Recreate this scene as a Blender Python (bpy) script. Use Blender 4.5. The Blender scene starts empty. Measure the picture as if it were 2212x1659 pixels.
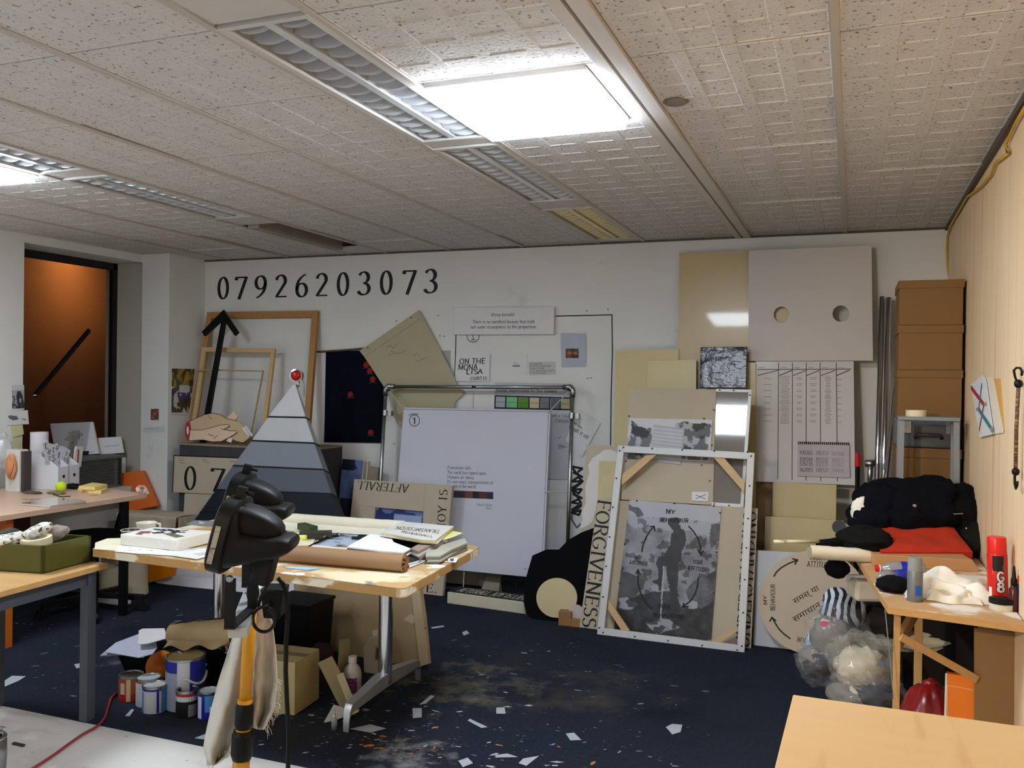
import bpy, math, random
import numpy as np
from mathutils import Vector, Matrix, noise as mnoise
from mathutils.geometry import tessellate_polygon
random.seed(7)
rng = np.random.default_rng(5)
SC = bpy.context.scene
COL = SC.collection
# ------------------------------------------------------------------ camera (image frame 2212 x 1659)
FPX, YAW, PIT, ROL = 1904.3, 0.36865, -0.00509, -0.01321
HC = 1.5
CAM = Vector((0, 0, HC))
_f = Vector((-math.sin(YAW) * math.cos(PIT), math.cos(YAW) * math.cos(PIT), math.sin(PIT)))
_r = Vector((math.cos(YAW), math.sin(YAW), 0))
_d = _f.cross(_r)
RIGHT = math.cos(ROL) * _r + math.sin(ROL) * _d
DOWN = -math.sin(ROL) * _r + math.cos(ROL) * _d
FWD = _f
cd = bpy.data.cameras.new('camera')
cam = bpy.data.objects.new('camera', cd); COL.objects.link(cam)
cam.matrix_world = Matrix(((RIGHT.x, -DOWN.x, -FWD.x, 0), (RIGHT.y, -DOWN.y, -FWD.y, 0), (RIGHT.z, -DOWN.z, -FWD.z, HC), (0, 0, 0, 1)))
cd.sensor_width = 36; cd.lens = FPX / 2212 * 36; cd.clip_start = 0.05
SC.camera = cam
# ------------------------------------------------------------------ exposure, world, lights
vs = SC.view_settings
vs.view_transform = 'Standard'; vs.look = 'None'; vs.gamma = 1; vs.use_curve_mapping = False
vs.exposure = EXPO = 0.55
W = bpy.data.worlds.new('night'); SC.world = W; W.use_nodes = True
W.node_tree.nodes['Background'].inputs[0].default_value = (0.30, 0.20, 0.12, 1)
W.node_tree.nodes['Background'].inputs[1].default_value = 0.012
XL, XR, D, H, YB = -5.27, 0.5245, 5.88, 2.449, -2.6
LED_E, LED2_E, BACK_W, WARM_W = 34.0, 26.0, 40.0, 230.0
def area(name, loc, rot, sx, sy, power, col):
    l = bpy.data.lights.new(name, 'AREA'); l.shape = 'RECTANGLE'; l.size = sx; l.size_y = sy; l.energy = power; l.color = col
    o = bpy.data.objects.new(name, l); COL.objects.link(o); o.location = loc; o.rotation_euler = rot
    return o
# the rest of the ceiling lights behind the camera, and a warm lamp by the right partition
area('ceiling_panel_light', (-2.5, -1.2, H - .03), (0, 0, 0), .55, .55, BACK_W, (.80, .90, 1.0))
area('ceiling_panel_light', (-3.9, 0.5, H - .03), (0, 0, 0), .55, .55, BACK_W * .5, (.82, .91, 1.0))
wl = bpy.data.lights.new('warm_lamp', 'SPOT'); wl.spot_size = .95; wl.spot_blend = .8; wl.energy = WARM_W; wl.color = (1.0, .74, .46); wl.shadow_soft_size = .06
wo = bpy.data.objects.new('warm_lamp', wl); COL.objects.link(wo); wo.location = (-1.9, -1.0, 2.2); wo.rotation_euler = (Vector((.6, 2.7, 1.25)) - wo.location).to_track_quat('-Z', 'Y').to_euler()
# outdoor lamp under the soffit beyond the window
ol = bpy.data.lights.new('soffit_lamp', 'AREA'); ol.energy = 20; ol.color = (1, .50, .20); ol.shape = 'RECTANGLE'; ol.size = .15; ol.size_y = 2.4
oo = bpy.data.objects.new('soffit_lamp', ol); COL.objects.link(oo); oo.location = (-8.80, 8.1, 3.35); oo.rotation_euler = Vector((-.75, 0, -.45)).to_track_quat('-Z', 'Y').to_euler()

# ------------------------------------------------------------------ geometry of sight lines -> planes of the room
def ray(px, py):
    return RIGHT * ((px - 1106) / FPX) + DOWN * ((py - 829.5) / FPX) + FWD
def hit(px, py, P0, n):
    r = ray(px, py); t = (P0 - CAM).dot(n) / r.dot(n); return CAM + r * t
def pz(px, py, z=0.0): return hit(px, py, Vector((0, 0, z)), Vector((0, 0, 1)))
def pY(px, py, Y): return hit(px, py, Vector((0, Y, 0)), Vector((0, 1, 0)))
def pX(px, py, X): return hit(px, py, Vector((X, 0, 0)), Vector((1, 0, 0)))
def pD(px, py, d): return CAM + ray(px, py) * d      # at forward distance d
class Pl:                                            # a plane with local axes u, v and normal n
    def __init__(s, P0, u, v):
        s.P0 = Vector(P0); s.u = Vector(u).normalized(); s.v = Vector(v).normalized(); s.n = s.u.cross(s.v).normalized()
    def hit(s, q): return hit(q[0], q[1], s.P0, s.n)
    def loc(s, q):
        w = s.hit(q) - s.P0; return Vector((w.dot(s.u), w.dot(s.v), 0))
    def M(s):
        return Matrix(((s.u.x, s.v.x, s.n.x, s.P0.x), (s.u.y, s.v.y, s.n.y, s.P0.y), (s.u.z, s.v.z, s.n.z, s.P0.z), (0, 0, 0, 1)))
    def at(s, P): return Pl(P, s.u, s.v)
    def off(s, d): return Pl(s.P0 + s.n * d, s.u, s.v)
def wallY(Y, yaw=0): return Pl((0, Y, 0), (math.cos(yaw), math.sin(yaw), 0), (0, 0, 1))
def wallX(X, s=1): return Pl((X, 0, 0), (0, s, 0), (0, 0, 1))      # s=1 faces +X, s=-1 faces -X
def flat(z): return Pl((0, 0, z), (1, 0, 0), (0, 1, 0))
def lean(P0, deg, yaw=0):
    a = math.radians(deg); b = math.radians(yaw)
    u = Vector((math.cos(b), math.sin(b), 0)); back = Vector((-math.sin(b), math.cos(b), 0))
    return Pl(P0, u, Vector((0, 0, 1)) * math.cos(a) + back * math.sin(a))
# ------------------------------------------------------------------ materials
def lin(c):
    f = lambda v: (v / 255 / 12.92) if v / 255 <= .04045 else ((v / 255 + .055) / 1.055) ** 2.4
    return (f(c[0]), f(c[1]), f(c[2]), 1)
MATS = {}
def mat(name, col, rough=.6, metal=0, var=.06, vscale=9, bump=0, bscale=60, layers=(), spec=.4, stretch=(1, 1, 1), coat=0, alpha=1, trans=0):
    """layers: (colour, scale, threshold, softness, stretch, seed)"""
    if name in MATS: return MATS[name]
    m = bpy.data.materials.new(name); MATS[name] = m; m.use_nodes = True
    nt = m.node_tree; N = nt.nodes; L = nt.links; b = N['Principled BSDF']
    b.inputs['Roughness'].default_value = rough; b.inputs['Metallic'].default_value = metal
    b.inputs['Specular IOR Level'].default_value = spec; b.inputs['Coat Weight'].default_value = coat
    b.inputs['Alpha'].default_value = alpha; b.inputs['Transmission Weight'].default_value = trans
    b.inputs['Coat Roughness'].default_value = .05
    tc = N.new('ShaderNodeTexCoord')
    def nz(scale, st=(1, 1, 1), seed=0, det=4):
        mp = N.new('ShaderNodeMapping'); mp.inputs['Scale'].default_value = st; mp.inputs['Location'].default_value = (seed * 3.7, seed * 1.3, seed * 2.1)
        L.new(tc.outputs['Object'], mp.inputs[0]); n = N.new('ShaderNodeTexNoise'); n.inputs['Scale'].default_value = scale; n.inputs['Detail'].default_value = det
        L.new(mp.outputs[0], n.inputs['Vector']); return n
    base = lin(col); cur = None
    mx = N.new('ShaderNodeMix'); mx.data_type = 'RGBA'
    mx.inputs['A'].default_value = tuple(max(0, c * (1 - var * 2)) for c in base[:3]) + (1,)
    mx.inputs['B'].default_value = tuple(min(1, c * (1 + var * 2)) for c in base[:3]) + (1,)
    L.new(nz(vscale, stretch).outputs['Fac'], mx.inputs['Factor']); cur = mx.outputs['Result']
    for (lc, sc, th, so, st, sd) in layers:
        n = nz(sc, st, sd, 5); rm = N.new('ShaderNodeMapRange'); rm.inputs['From Min'].default_value = th; rm.inputs['From Max'].default_value = th + so
        L.new(n.outputs['Fac'], rm.inputs['Value']); m2 = N.new('ShaderNodeMix'); m2.data_type = 'RGBA'
        L.new(rm.outputs[0], m2.inputs['Factor']); L.new(cur, m2.inputs['A']); m2.inputs['B'].default_value = lin(lc); cur = m2.outputs['Result']
    L.new(cur, b.inputs['Base Color'])
    if bump:
        bp = N.new('ShaderNodeBump'); bp.inputs['Strength'].default_value = bump; bp.inputs['Distance'].default_value = .01
        L.new(nz(bscale, stretch, 5).outputs['Fac'], bp.inputs['Height']); L.new(bp.outputs[0], b.inputs['Normal'])
    return m
def emat(name, col, e):
    if name in MATS: return MATS[name]
    m = bpy.data.materials.new(name); MATS[name] = m; m.use_nodes = True; nt = m.node_tree
    b = nt.nodes['Principled BSDF']; b.inputs['Base Color'].default_value = (.8, .8, .8, 1)
    b.inputs['Emission Color'].default_value = tuple(col) + (1,); b.inputs['Emission Strength'].default_value = e
    return m
def pmat():                                           # printed sheets: ink colours kept in a colour attribute
    if 'print' in MATS: return MATS['print']
    m = bpy.data.materials.new('print'); MATS['print'] = m; m.use_nodes = True; nt = m.node_tree
    a = nt.nodes.new('ShaderNodeAttribute'); a.attribute_name = 'ink'
    nt.links.new(a.outputs['Color'], nt.nodes['Principled BSDF'].inputs['Base Color'])
    nt.nodes['Principled BSDF'].inputs['Roughness'].default_value = .55
    return m
# ------------------------------------------------------------------ mesh building
WB = None
class MB:
    def __init__(s): s.v = []; s.f = []
    def add(s, vs, fs):
        o = len(s.v); s.v += [tuple(x) for x in vs]; s.f += [tuple(i + o for i in f) for f in fs]; return s
    def box(s, x0, y0, z0, x1, y1, z1):
        return s.add([(x0, y0, z0), (x1, y0, z0), (x1, y1, z0), (x0, y1, z0), (x0, y0, z1), (x1, y0, z1), (x1, y1, z1), (x0, y1, z1)],
                     [(3, 2, 1, 0), (4, 5, 6, 7), (0, 1, 5, 4), (1, 2, 6, 5), (2, 3, 7, 6), (3, 0, 4, 7)])
    def hexa(s, b, t):                                # 4 bottom, 4 top corners (ccw from above)
        return s.add(list(b) + list(t), [(3, 2, 1, 0), (4, 5, 6, 7), (0, 1, 5, 4), (1, 2, 6, 5), (2, 3, 7, 6), (3, 0, 4, 7)])
    def bar(s, a, b, w, h, up=(0, 0, 1)):             # rectangular bar from a to b
        a = Vector(a); b = Vector(b); d = (b - a).normalized(); up = Vector(up)
        if abs(d.dot(up)) > .98: up = Vector((0, 1, 0))
        sx = d.cross(up).normalized() * w / 2; sy = sx.cross(d).normalized() * h / 2
        A = [a - sx - sy, a + sx - sy, a + sx + sy, a - sx + sy]; B = [p + (b - a) for p in A]
        return s.add(A + B, [(0, 1, 2, 3)[::-1], (4, 5, 6, 7), (0, 1, 5, 4), (1, 2, 6, 5), (2, 3, 7, 6), (3, 0, 4, 7)])
    def tube(s, pts, r, n=8, caps=True):
        pts = [Vector(p) for p in pts]; R = r if isinstance(r, (list, tuple)) else [r] * len(pts)
        prev = None; rings = []
        for i, p in enumerate(pts):
            d = ((pts[min(i + 1, len(pts) - 1)] - pts[max(i - 1, 0)])).normalized()
            if prev is None:
                a = Vector((0, 0, 1)) if abs(d.z) < .9 else Vector((1, 0, 0)); x = d.cross(a).normalized()
            else:
                x = (prev - d * prev.dot(d)).normalized()
            prev = x; y = d.cross(x)
            rings.append([p + (x * math.cos(2 * math.pi * k / n) + y * math.sin(2 * math.pi * k / n)) * R[i] for k in range(n)])
        o = []; F = []
        for rg in rings: o += rg
        for i in range(len(rings) - 1):
            for k in range(n):
                F.append((i * n + k, i * n + (k + 1) % n, (i + 1) * n + (k + 1) % n, (i + 1) * n + k))
        if caps: F.append(tuple(range(n))[::-1]); F.append(tuple((len(rings) - 1) * n + k for k in range(n)))
        return s.add(o, F)
    def lathe(s, prof, n=20, c=(0, 0, 0), caps=False):  # prof: (r, z)
        o = []; F = []; m = len(prof)
        for k in range(n):
            a = 2 * math.pi * k / n
            for r, z in prof: o.append((c[0] + r * math.cos(a), c[1] + r * math.sin(a), c[2] + z))
        for k in range(n):
            for i in range(m - 1):
                F.append((k * m + i, ((k + 1) % n) * m + i, ((k + 1) % n) * m + i + 1, k * m + i + 1))
        if caps:
            F.append(tuple(k * m for k in range(n))[::-1]); F.append(tuple(k * m + m - 1 for k in range(n)))
        return s.add(o, F)
    def prism(s, poly, z0, z1, holes=()):             # polygon in xy extruded in z
        loops = [list(map(lambda p: (p[0], p[1]), poly))] + [[(p[0], p[1]) for p in h] for h in holes]
        area2 = sum(a[0] * b[1] - b[0] * a[1] for a, b in zip(loops[0], loops[0][1:] + loops[0][:1]))
        if area2 < 0: loops[0].reverse()
        for h in loops[1:]:
            if sum(a[0] * b[1] - b[0] * a[1] for a, b in zip(h, h[1:] + h[:1])) > 0: h.reverse()
        allp = [p for l in loops for p in l]; n = len(allp)
        if len(loops) == 1 and len(loops[0]) == 4: tri = [(0, 1, 2, 3)]
        else:
            tri = []
            for t in tessellate_polygon([[Vector((p[0], p[1], 0)) for p in l] for l in loops]):
                a, b, c = (allp[i] for i in t)
                tri.append(tuple(t) if (b[0] - a[0]) * (c[1] - a[1]) - (c[0] - a[0]) * (b[1] - a[1]) > 0 else tuple(t)[::-1])
        V = [(p[0], p[1], z1) for p in allp] + [(p[0], p[1], z0) for p in allp]
        F = list(tri) + [tuple(i + n for i in t[::-1]) for t in tri]
        o = 0
        for l in loops:
            for i in range(len(l)):
                a, b = o + i, o + (i + 1) % len(l); F.append((a, a + n, b + n, b))
            o += len(l)
        return s.add(V, F)
    def loft(s, secs, caps=True):                     # list of equal-length rings
        n = len(secs[0]); o = []; F = []
        for r in secs: o += list(r)
        for i in range(len(secs) - 1):
            for k in range(n): F.append((i * n + k, i * n + (k + 1) % n, (i + 1) * n + (k + 1) % n, (i + 1) * n + k))
        if caps: F.append(tuple(range(n))[::-1]); F.append(tuple((len(secs) - 1) * n + k for k in range(n)))
        return s.add(o, F)
    def grid(s, fn, nu, nv):
        V = [fn(i / nu, j / nv) for j in range(nv + 1) for i in range(nu + 1)]
        F = [(j * (nu + 1) + i, j * (nu + 1) + i + 1, (j + 1) * (nu + 1) + i + 1, (j + 1) * (nu + 1) + i) for j in range(nv) for i in range(nu)]
        return s.add(V, F)
    def blob(s, c, r, seed=0, amp=.15, freq=2.0, ridge=.0, flat=None, nu=28, nv=16):
        off = Vector((seed * 7.13, seed * 3.1, seed * 1.7)); c = Vector(c); V = []; F = []
        for j in range(nv + 1):
            th = math.pi * j / nv
            for i in range(nu):
                ph = 2 * math.pi * i / nu
                d = Vector((math.sin(th) * math.cos(ph), math.sin(th) * math.sin(ph), math.cos(th)))
                k = mnoise.noise(d * freq + off) * amp
                if ridge: k += ridge * (1 - 2 * abs(mnoise.noise(d * freq * 2.1 + off * 2)))
                p = Vector((d.x * r[0], d.y * r[1], d.z * r[2])) * (1 + k) + c
                if flat is not None and p.z < flat: p.z = flat
                V.append(p)
        for j in range(nv):
            for i in range(nu):
                F.append((j * nu + i, (j + 1) * nu + i, (j + 1) * nu + (i + 1) % nu, j * nu + (i + 1) % nu))
        return s.add(V, F)
    def mesh(s, name, m, smooth=False):
        me = bpy.data.meshes.new(name); me.from_pydata(s.v, [], s.f)
        if m is not None: me.materials.append(m)
        if smooth: me.polygons.foreach_set('use_smooth', [True] * len(me.polygons))
        me.update(); return me
    def build(s, name, m, parent=None, M=None, smooth=False, bevel=0, kind=None, label=None, sharp=None):
        me = s.mesh(name, m, smooth)
        if smooth and sharp: me.set_sharp_from_angle(angle=math.radians(sharp))
        o = bpy.data.objects.new(name, me); COL.objects.link(o)
        if parent is not None: o.parent = parent
        if M is not None: o.matrix_local = M
        if bevel:
            bv = o.modifiers.new('bevel', 'BEVEL'); bv.width = bevel; bv.segments = 2; bv.limit_method = 'ANGLE'
        if kind: o['kind'] = kind
        if label: o['label'] = label
        return o
def tag(o, label=None, cat=None, group=None, kind=None):
    if label: o['label'] = label
    if cat: o['category'] = cat
    if group: o['group'] = group
    if kind: o['kind'] = kind
    return o
def empty(name, M, label, cat, group=None):
    o = bpy.data.objects.new(name, None); COL.objects.link(o); o.empty_display_size = .1
    o.matrix_world = M if isinstance(M, Matrix) else Matrix.Translation(Vector(M))
    return tag(o, label, cat, group)
def base_of(pl, pts):                                 # plane re-seated at the bottom centre of a pixel polygon
    h = [pl.hit(p) for p in pts]; vs_ = [(q - pl.P0).dot(pl.v) for q in h]; us_ = [(q - pl.P0).dot(pl.u) for q in h]
    return pl.at(pl.P0 + pl.u * (min(us_) + max(us_)) / 2 + pl.v * min(vs_))
def panel(name, label, cat, pl, pts, th, m, holes=(), bevel=0, kind=None, parent=None, group=None):
    """flat board whose front lies in pl; pts are the outline; th is its thickness (backwards)"""
    p2 = base_of(pl, pts)
    b = MB().prism([p2.loc(q) for q in pts], -th, 0, [[p2.loc(q) for q in h] for h in holes])
    o = b.build(name, m, None, None, bevel=bevel); o.matrix_world = p2.M()
    tag(o, label, cat, group, kind); return o, p2
def part(parent, pl, name, pts, th, m, off=0.0, label=None, bevel=0, holes=()):
    """flat child in the same plane, its front off+th above the parent's front"""
    return MB().prism([pl.loc(q) for q in pts], off, off + th, [[pl.loc(q) for q in h] for h in holes]).build(name, m, parent, label=label, bevel=bevel)
def ell(cx, cy, rx, ry, n=28, a0=0): return [(cx + rx * math.cos(a0 + 2 * math.pi * k / n), cy + ry * math.sin(a0 + 2 * math.pi * k / n)) for k in range(n)]
def copy_tree(o, M=None):
    c = o.copy(); COL.objects.link(c)
    for ch in [x for x in bpy.data.objects if x.parent == o]:
        d = ch.copy(); COL.objects.link(d); d.parent = c
        for g in [x for x in bpy.data.objects if x.parent == ch]:
            e = g.copy(); COL.objects.link(e); e.parent = d
    if M is not None: c.matrix_world = M
    return c
# ------------------------------------------------------------------ lettering: a skeleton alphabet drawn as ribbons
def A(cx, cy, rx, ry, a0, a1, n=None):
    n = n or max(4, int(abs(a1 - a0) / 18))
    return [(cx + rx * math.cos(math.radians(a0 + (a1 - a0) * k / n)), cy + ry * math.sin(math.radians(a0 + (a1 - a0) * k / n))) for k in range(n + 1)]
G = {
 '0': (.56, [A(.28, .5, .21, .48, 90, 450)]), '1': (.40, [[(.06, .80), (.23, .98), (.23, 0)]]),
 '2': (.52, [A(.25, .74, .19, .24, 165, -30) + [(.06, .04), (.48, .04)]]),
 '3': (.50, [A(.23, .75, .18, .23, 150, -85), A(.22, .27, .22, .25, 88, -150)]),
 '4': (.56, [[(.40, 0), (.40, .98), (.03, .28), (.54, .28)]]), '5': (.50, [[(.45, .95), (.13, .95), (.10, .56)] + A(.23, .30, .23, .29, 125, -145)]),
 '6': (.54, [[(.45, .97), (.36, .94)] + A(.46, .40, .39, .52, 115, 180)[1:] + [(.07, .3)], A(.28, .30, .21, .29, 0, 360)]),
 '7': (.50, [[(.05, .86), (.055, .93)], [(.04, .95), (.47, .95), (.17, 0)]]), '8': (.54, [A(.27, .76, .18, .22, 0, 360), A(.27, .27, .22, .27, 0, 360)]),
 '9': (.54, [[(.09, .02), (.18, .06)] + A(.08, .60, .39, .52, -65, 0)[1:] + [(.47, .7)], A(.26, .69, .21, .29, 0, 360)]),
 'A': (.66, [[(.04, 0), (.33, 1)], [(.33, 1), (.62, 0)], [(.15, .36), (.51, .36)]]), 'B': (.60, [[(.10, 0), (.10, 1)], [(.10, 1), (.30, 1)] + A(.30, .77, .20, .23, 90, -90) + [(.10, .54)], [(.3, .54)] + A(.32, .27, .23, .27, 90, -90) + [(.10, 0)]]),
 'C': (.60, [A(.34, .5, .29, .5, 50, 310)]), 'D': (.68, [[(.10, 0), (.10, 1)], [(.10, 1), (.28, 1)] + A(.28, .5, .34, .5, 90, -90) + [(.10, 0)]]),
 'E': (.56, [[(.10, 0), (.10, 1)], [(.10, 1), (.50, 1)], [(.10, .52), (.42, .52)], [(.10, 0), (.52, 0)]]), 'F': (.54, [[(.10, 0), (.10, 1)], [(.10, 1), (.50, 1)], [(.10, .50), (.42, .50)]]),
 'G': (.68, [A(.36, .5, .31, .5, 50, 330) + [(.60, .42)], [(.40, .42), (.62, .42)]]), 'H': (.72, [[(.11, 0), (.11, 1)], [(.61, 0), (.61, 1)], [(.11, .52), (.61, .52)]]),
 'I': (.34, [[(.17, 0), (.17, 1)]]), 'J': (.40, [[(.26, 1), (.26, .05)] + A(.10, .05, .16, .24, 0, -110)]), 'K': (.66, [[(.10, 0), (.10, 1)], [(.58, 1), (.12, .46)], [(.26, .62), (.62, 0)]]),
 'L': (.54, [[(.10, 1), (.10, 0)], [(.10, 0), (.50, 0)]]), 'M': (.84, [[(.11, 0), (.11, 1)], [(.11, 1), (.42, .1)], [(.42, .1), (.73, 1)], [(.73, 1), (.73, 0)]]),
 'N': (.72, [[(.11, 0), (.11, 1)], [(.11, 1), (.61, 0)], [(.61, 0), (.61, 1)]]), 'O': (.70, [A(.35, .5, .30, .5, 90, 450)]), 'P': (.58, [[(.10, 0), (.10, 1)], [(.10, 1), (.30, 1)] + A(.30, .74, .22, .26, 90, -90) + [(.10, .48)]]),
 'Q': (.70, [A(.35, .5, .30, .5, 90, 450), [(.4, .2), (.66, -.1)]]), 'R': (.64, [[(.10, 0), (.10, 1)], [(.10, 1), (.30, 1)] + A(.30, .75, .22, .25, 90, -90) + [(.10, .50)], [(.30, .50), (.60, 0)]]),
 'S': (.52, [A(.26, .75, .19, .24, 40, 250) + A(.26, .26, .21, .26, 80, -145)[1:]]), 'T': (.60, [[(.30, 0), (.30, 1)], [(.04, 1), (.56, 1)]]),
 'U': (.70, [[(.11, 1), (.11, .3)] + A(.35, .3, .24, .3, 180, 360) + [(.59, 1)]]), 'V': (.66, [[(.04, 1), (.33, 0)], [(.33, 0), (.62, 1)]]), 'W': (.92, [[(.04, 1), (.25, 0)], [(.25, 0), (.46, .9)], [(.46, .9), (.67, 0)], [(.67, 0), (.88, 1)]]),
 'X': (.62, [[(.04, 1), (.58, 0)], [(.04, 0), (.58, 1)]]), 'Y': (.62, [[(.03, 1), (.31, .46), (.31, 0)], [(.59, 1), (.31, .46)]]), 'Z': (.58, [[(.06, 1), (.52, 1), (.06, 0), (.52, 0)]]),
 'a': (.48, [A(.22, .48, .17, .18, 150, 0) + [(.39, .06), (.45, .02)], A(.21, .19, .16, .18, 0, 360)]), 'b': (.50, [[(.09, 1), (.09, 0)], A(.27, .33, .18, .32, 0, 360)]), 'c': (.42, [A(.24, .33, .19, .32, 50, 310)]),
 'd': (.50, [[(.41, 1), (.41, 0)], A(.23, .33, .18, .32, 0, 360)]), 'e': (.44, [[(.06, .36), (.40, .36)] + A(.23, .33, .18, .32, 10, 310)]), 'f': (.30, [A(.28, .78, .14, .20, 70, 180) + [(.14, 0)], [(.03, .62), (.27, .62)]]),
 'g': (.48, [A(.22, .42, .16, .22, 0, 360), [(.38, .6), (.38, -.05)] + A(.21, -.08, .17, .18, 0, -160)]), 'h': (.52, [[(.09, 1), (.09, 0)], A(.26, .44, .17, .21, 180, 0) + [(.43, 0)]]), 'i': (.24, [[(.12, .64), (.12, 0)], [(.12, .82), (.12, .9)]]),
 'j': (.24, [[(.14, .64), (.14, -.1), (.02, -.22)], [(.14, .82), (.14, .9)]]), 'k': (.48, [[(.09, 1), (.09, 0)], [(.42, .64), (.10, .30)], [(.20, .40), (.45, 0)]]), 'l': (.24, [[(.12, 1), (.12, 0)]]),
 'm': (.78, [[(.09, .64), (.09, 0)], A(.24, .44, .15, .21, 180, 0) + [(.39, 0)], A(.54, .44, .15, .21, 180, 0) + [(.69, 0)]]), 'n': (.52, [[(.09, .64), (.09, 0)], A(.26, .44, .17, .21, 180, 0) + [(.43, 0)]]),
 'o': (.48, [A(.24, .33, .18, .32, 90, 450)]), 'p': (.50, [[(.09, .64), (.09, -.26)], A(.27, .33, .18, .32, 0, 360)]), 'q': (.5, [[(.41, .64), (.41, -.26)], A(.23, .33, .18, .32, 0, 360)]), 'r': (.36, [[(.09, .64), (.09, 0)], A(.25, .46, .16, .19, 180, 50)]),
 's': (.38, [A(.19, .49, .12, .15, 40, 250) + A(.19, .17, .14, .17, 80, -145)[1:]]), 't': (.30, [[(.14, .84), (.14, .1), (.26, .03)], [(.03, .62), (.27, .62)]]), 'u': (.52, [[(.09, .64), (.09, .2)] + A(.26, .2, .17, .19, 180, 360) + [(.43, .64)], [(.43, .64), (.43, 0)]]),
 'v': (.46, [[(.03, .64), (.23, 0)], [(.23, 0), (.43, .64)]]), 'w': (.68, [[(.03, .64), (.18, 0)], [(.18, 0), (.34, .6)], [(.34, .6), (.5, 0)], [(.5, 0), (.65, .64)]]), 'x': (.46, [[(.04, .64), (.42, 0)], [(.04, 0), (.42, .64)]]),
 'y': (.46, [[(.03, .64), (.23, .02)], [(.43, .64), (.16, -.26)]]), 'z': (.42, [[(.05, .62), (.37, .62), (.05, .02), (.37, .02)]]),
 '.': (.20, [[(.08, 0), (.08, .07)]]), ',': (.20, [[(.1, .07), (.06, -.12)]]), '(': (.30, [A(.34, .42, .24, .62, 120, 240)]), ')': (.30, [A(-.04, .42, .24, .62, 60, -60)]), '/': (.40, [[(.04, -.05), (.36, 1.02)]]),
 ':': (.20, [[(.1, 0), (.1, .08)], [(.1, .5), (.1, .58)]]), "'": (.16, [[(.08, 1), (.08, .75)]]), '-': (.3, [[(.04, .35), (.26, .35)]]), ' ': (.28, []),
}
def ribbon(out, pts, wf):
    pts = [Vector((p[0], p[1])) for p in pts]
    closed = (pts[0] - pts[-1]).length < 1e-5 and len(pts) > 4
    segs = [(pts[i + 1] - pts[i]) for i in range(len(pts) - 1)]
    runs = []; cur = [0]
    for i in range(1, len(segs)):
        if segs[i].length < 1e-6 or segs[i - 1].length < 1e-6: continue
        if abs(segs[i].angle_signed(segs[i - 1])) > .8: runs.append(cur); cur = []
        cur.append(i)
    runs.append(cur)
    for run in runs:
        P = [pts[i] for i in run] + [pts[run[-1] + 1]]; n = len(P); Ls = []; Rs = []
        for i in range(n):
            if closed and len(runs) == 1 and i in (0, n - 1): d = (P[1] - P[0]).normalized() + (P[-1] - P[-2]).normalized()
            else:
                d = Vector((0, 0))
                if i > 0: d += (P[i] - P[i - 1]).normalized()
                if i < n - 1: d += (P[i + 1] - P[i]).normalized()
            if d.length < 1e-6: d = Vector((1, 0))
            d.normalize(); w = wf(d) / 2; nn = Vector((-d.y, d.x)) * w; p = P[i].copy()
            if not (closed and len(runs) == 1):
                if i == 0: p -= d * w * .5
                if i == n - 1: p += d * w * .5
            Ls.append(p + nn); Rs.append(p - nn)
        for i in range(n - 1): out.append([Ls[i], Rs[i], Rs[i + 1], Ls[i + 1]])
def glyphs(s, style='serif', weight=1.0, track=.06, jit=0.0):
    out = []; x = 0; R = random.Random(hash(s) % 9973 if False else sum(map(ord, s)))
    for ch in s:
        w, st = G.get(ch, G['-']); local = []
        jj = lambda: (R.uniform(-jit, jit), R.uniform(-jit, jit))
        if style == 'serif':
            wf = lambda d: weight * (.045 + .072 * abs(math.cos(math.atan2(d.y, d.x) - math.radians(102))) ** 1.4)
        else:
            wf = lambda d: weight * .10
        allp = [(k, Vector(p)) for k, q in enumerate(st) for p in q]
        for k, q in enumerate(st):
            dj = jj(); q2 = [(p[0] + dj[0] + R.uniform(-jit, jit) * .5, p[1] + dj[1] + R.uniform(-jit, jit) * .5) for p in q]
            ribbon(local, q2, wf)
            if style == 'serif':
                for e, e2 in ((0, 1), (-1, -2)):
                    p = Vector(q[e]); dd = p - Vector(q[e2]); h = ch.islower() and .64 or 1
                    if any(kk != k and (p - pp).length < .09 for kk, pp in allp): continue
                    if abs(dd.y) > 1.2 * abs(dd.x) and dd.length > .2 and (min(abs(p.y), abs(p.y - h), abs(p.y - 1), abs(p.y + .26)) < .03) and not ch.isdigit() and ch not in "()/'":
                        a = .12 * (.8 if ch.islower() else 1); y = p.y; t = .045 * max(1, weight * .9); sgn = -1 if y > .3 else 1
                        local.append([Vector((p.x - a, y)), Vector((p.x + a, y)), Vector((p.x + a, y + sgn * t)), Vector((p.x - a, y + sgn * t))])
                    elif abs(dd.x) > 2 * abs(dd.y) and ch in 'EFLTZ' and dd.length > .05:
                        lo = p.y - (.17 if p.y > .9 else .08 if p.y > .2 else 0); hi = p.y + (.17 if p.y < .1 else .08 if p.y < .9 else 0)
                        local.append([Vector((p.x - .03, lo)), Vector((p.x + .03, lo)), Vector((p.x + .03, hi)), Vector((p.x - .03, hi))])
        for q in local: out.append([(p.x + x, p.y) for p in q])
        x += w + track
    return out, max(x - track, .01)
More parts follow.
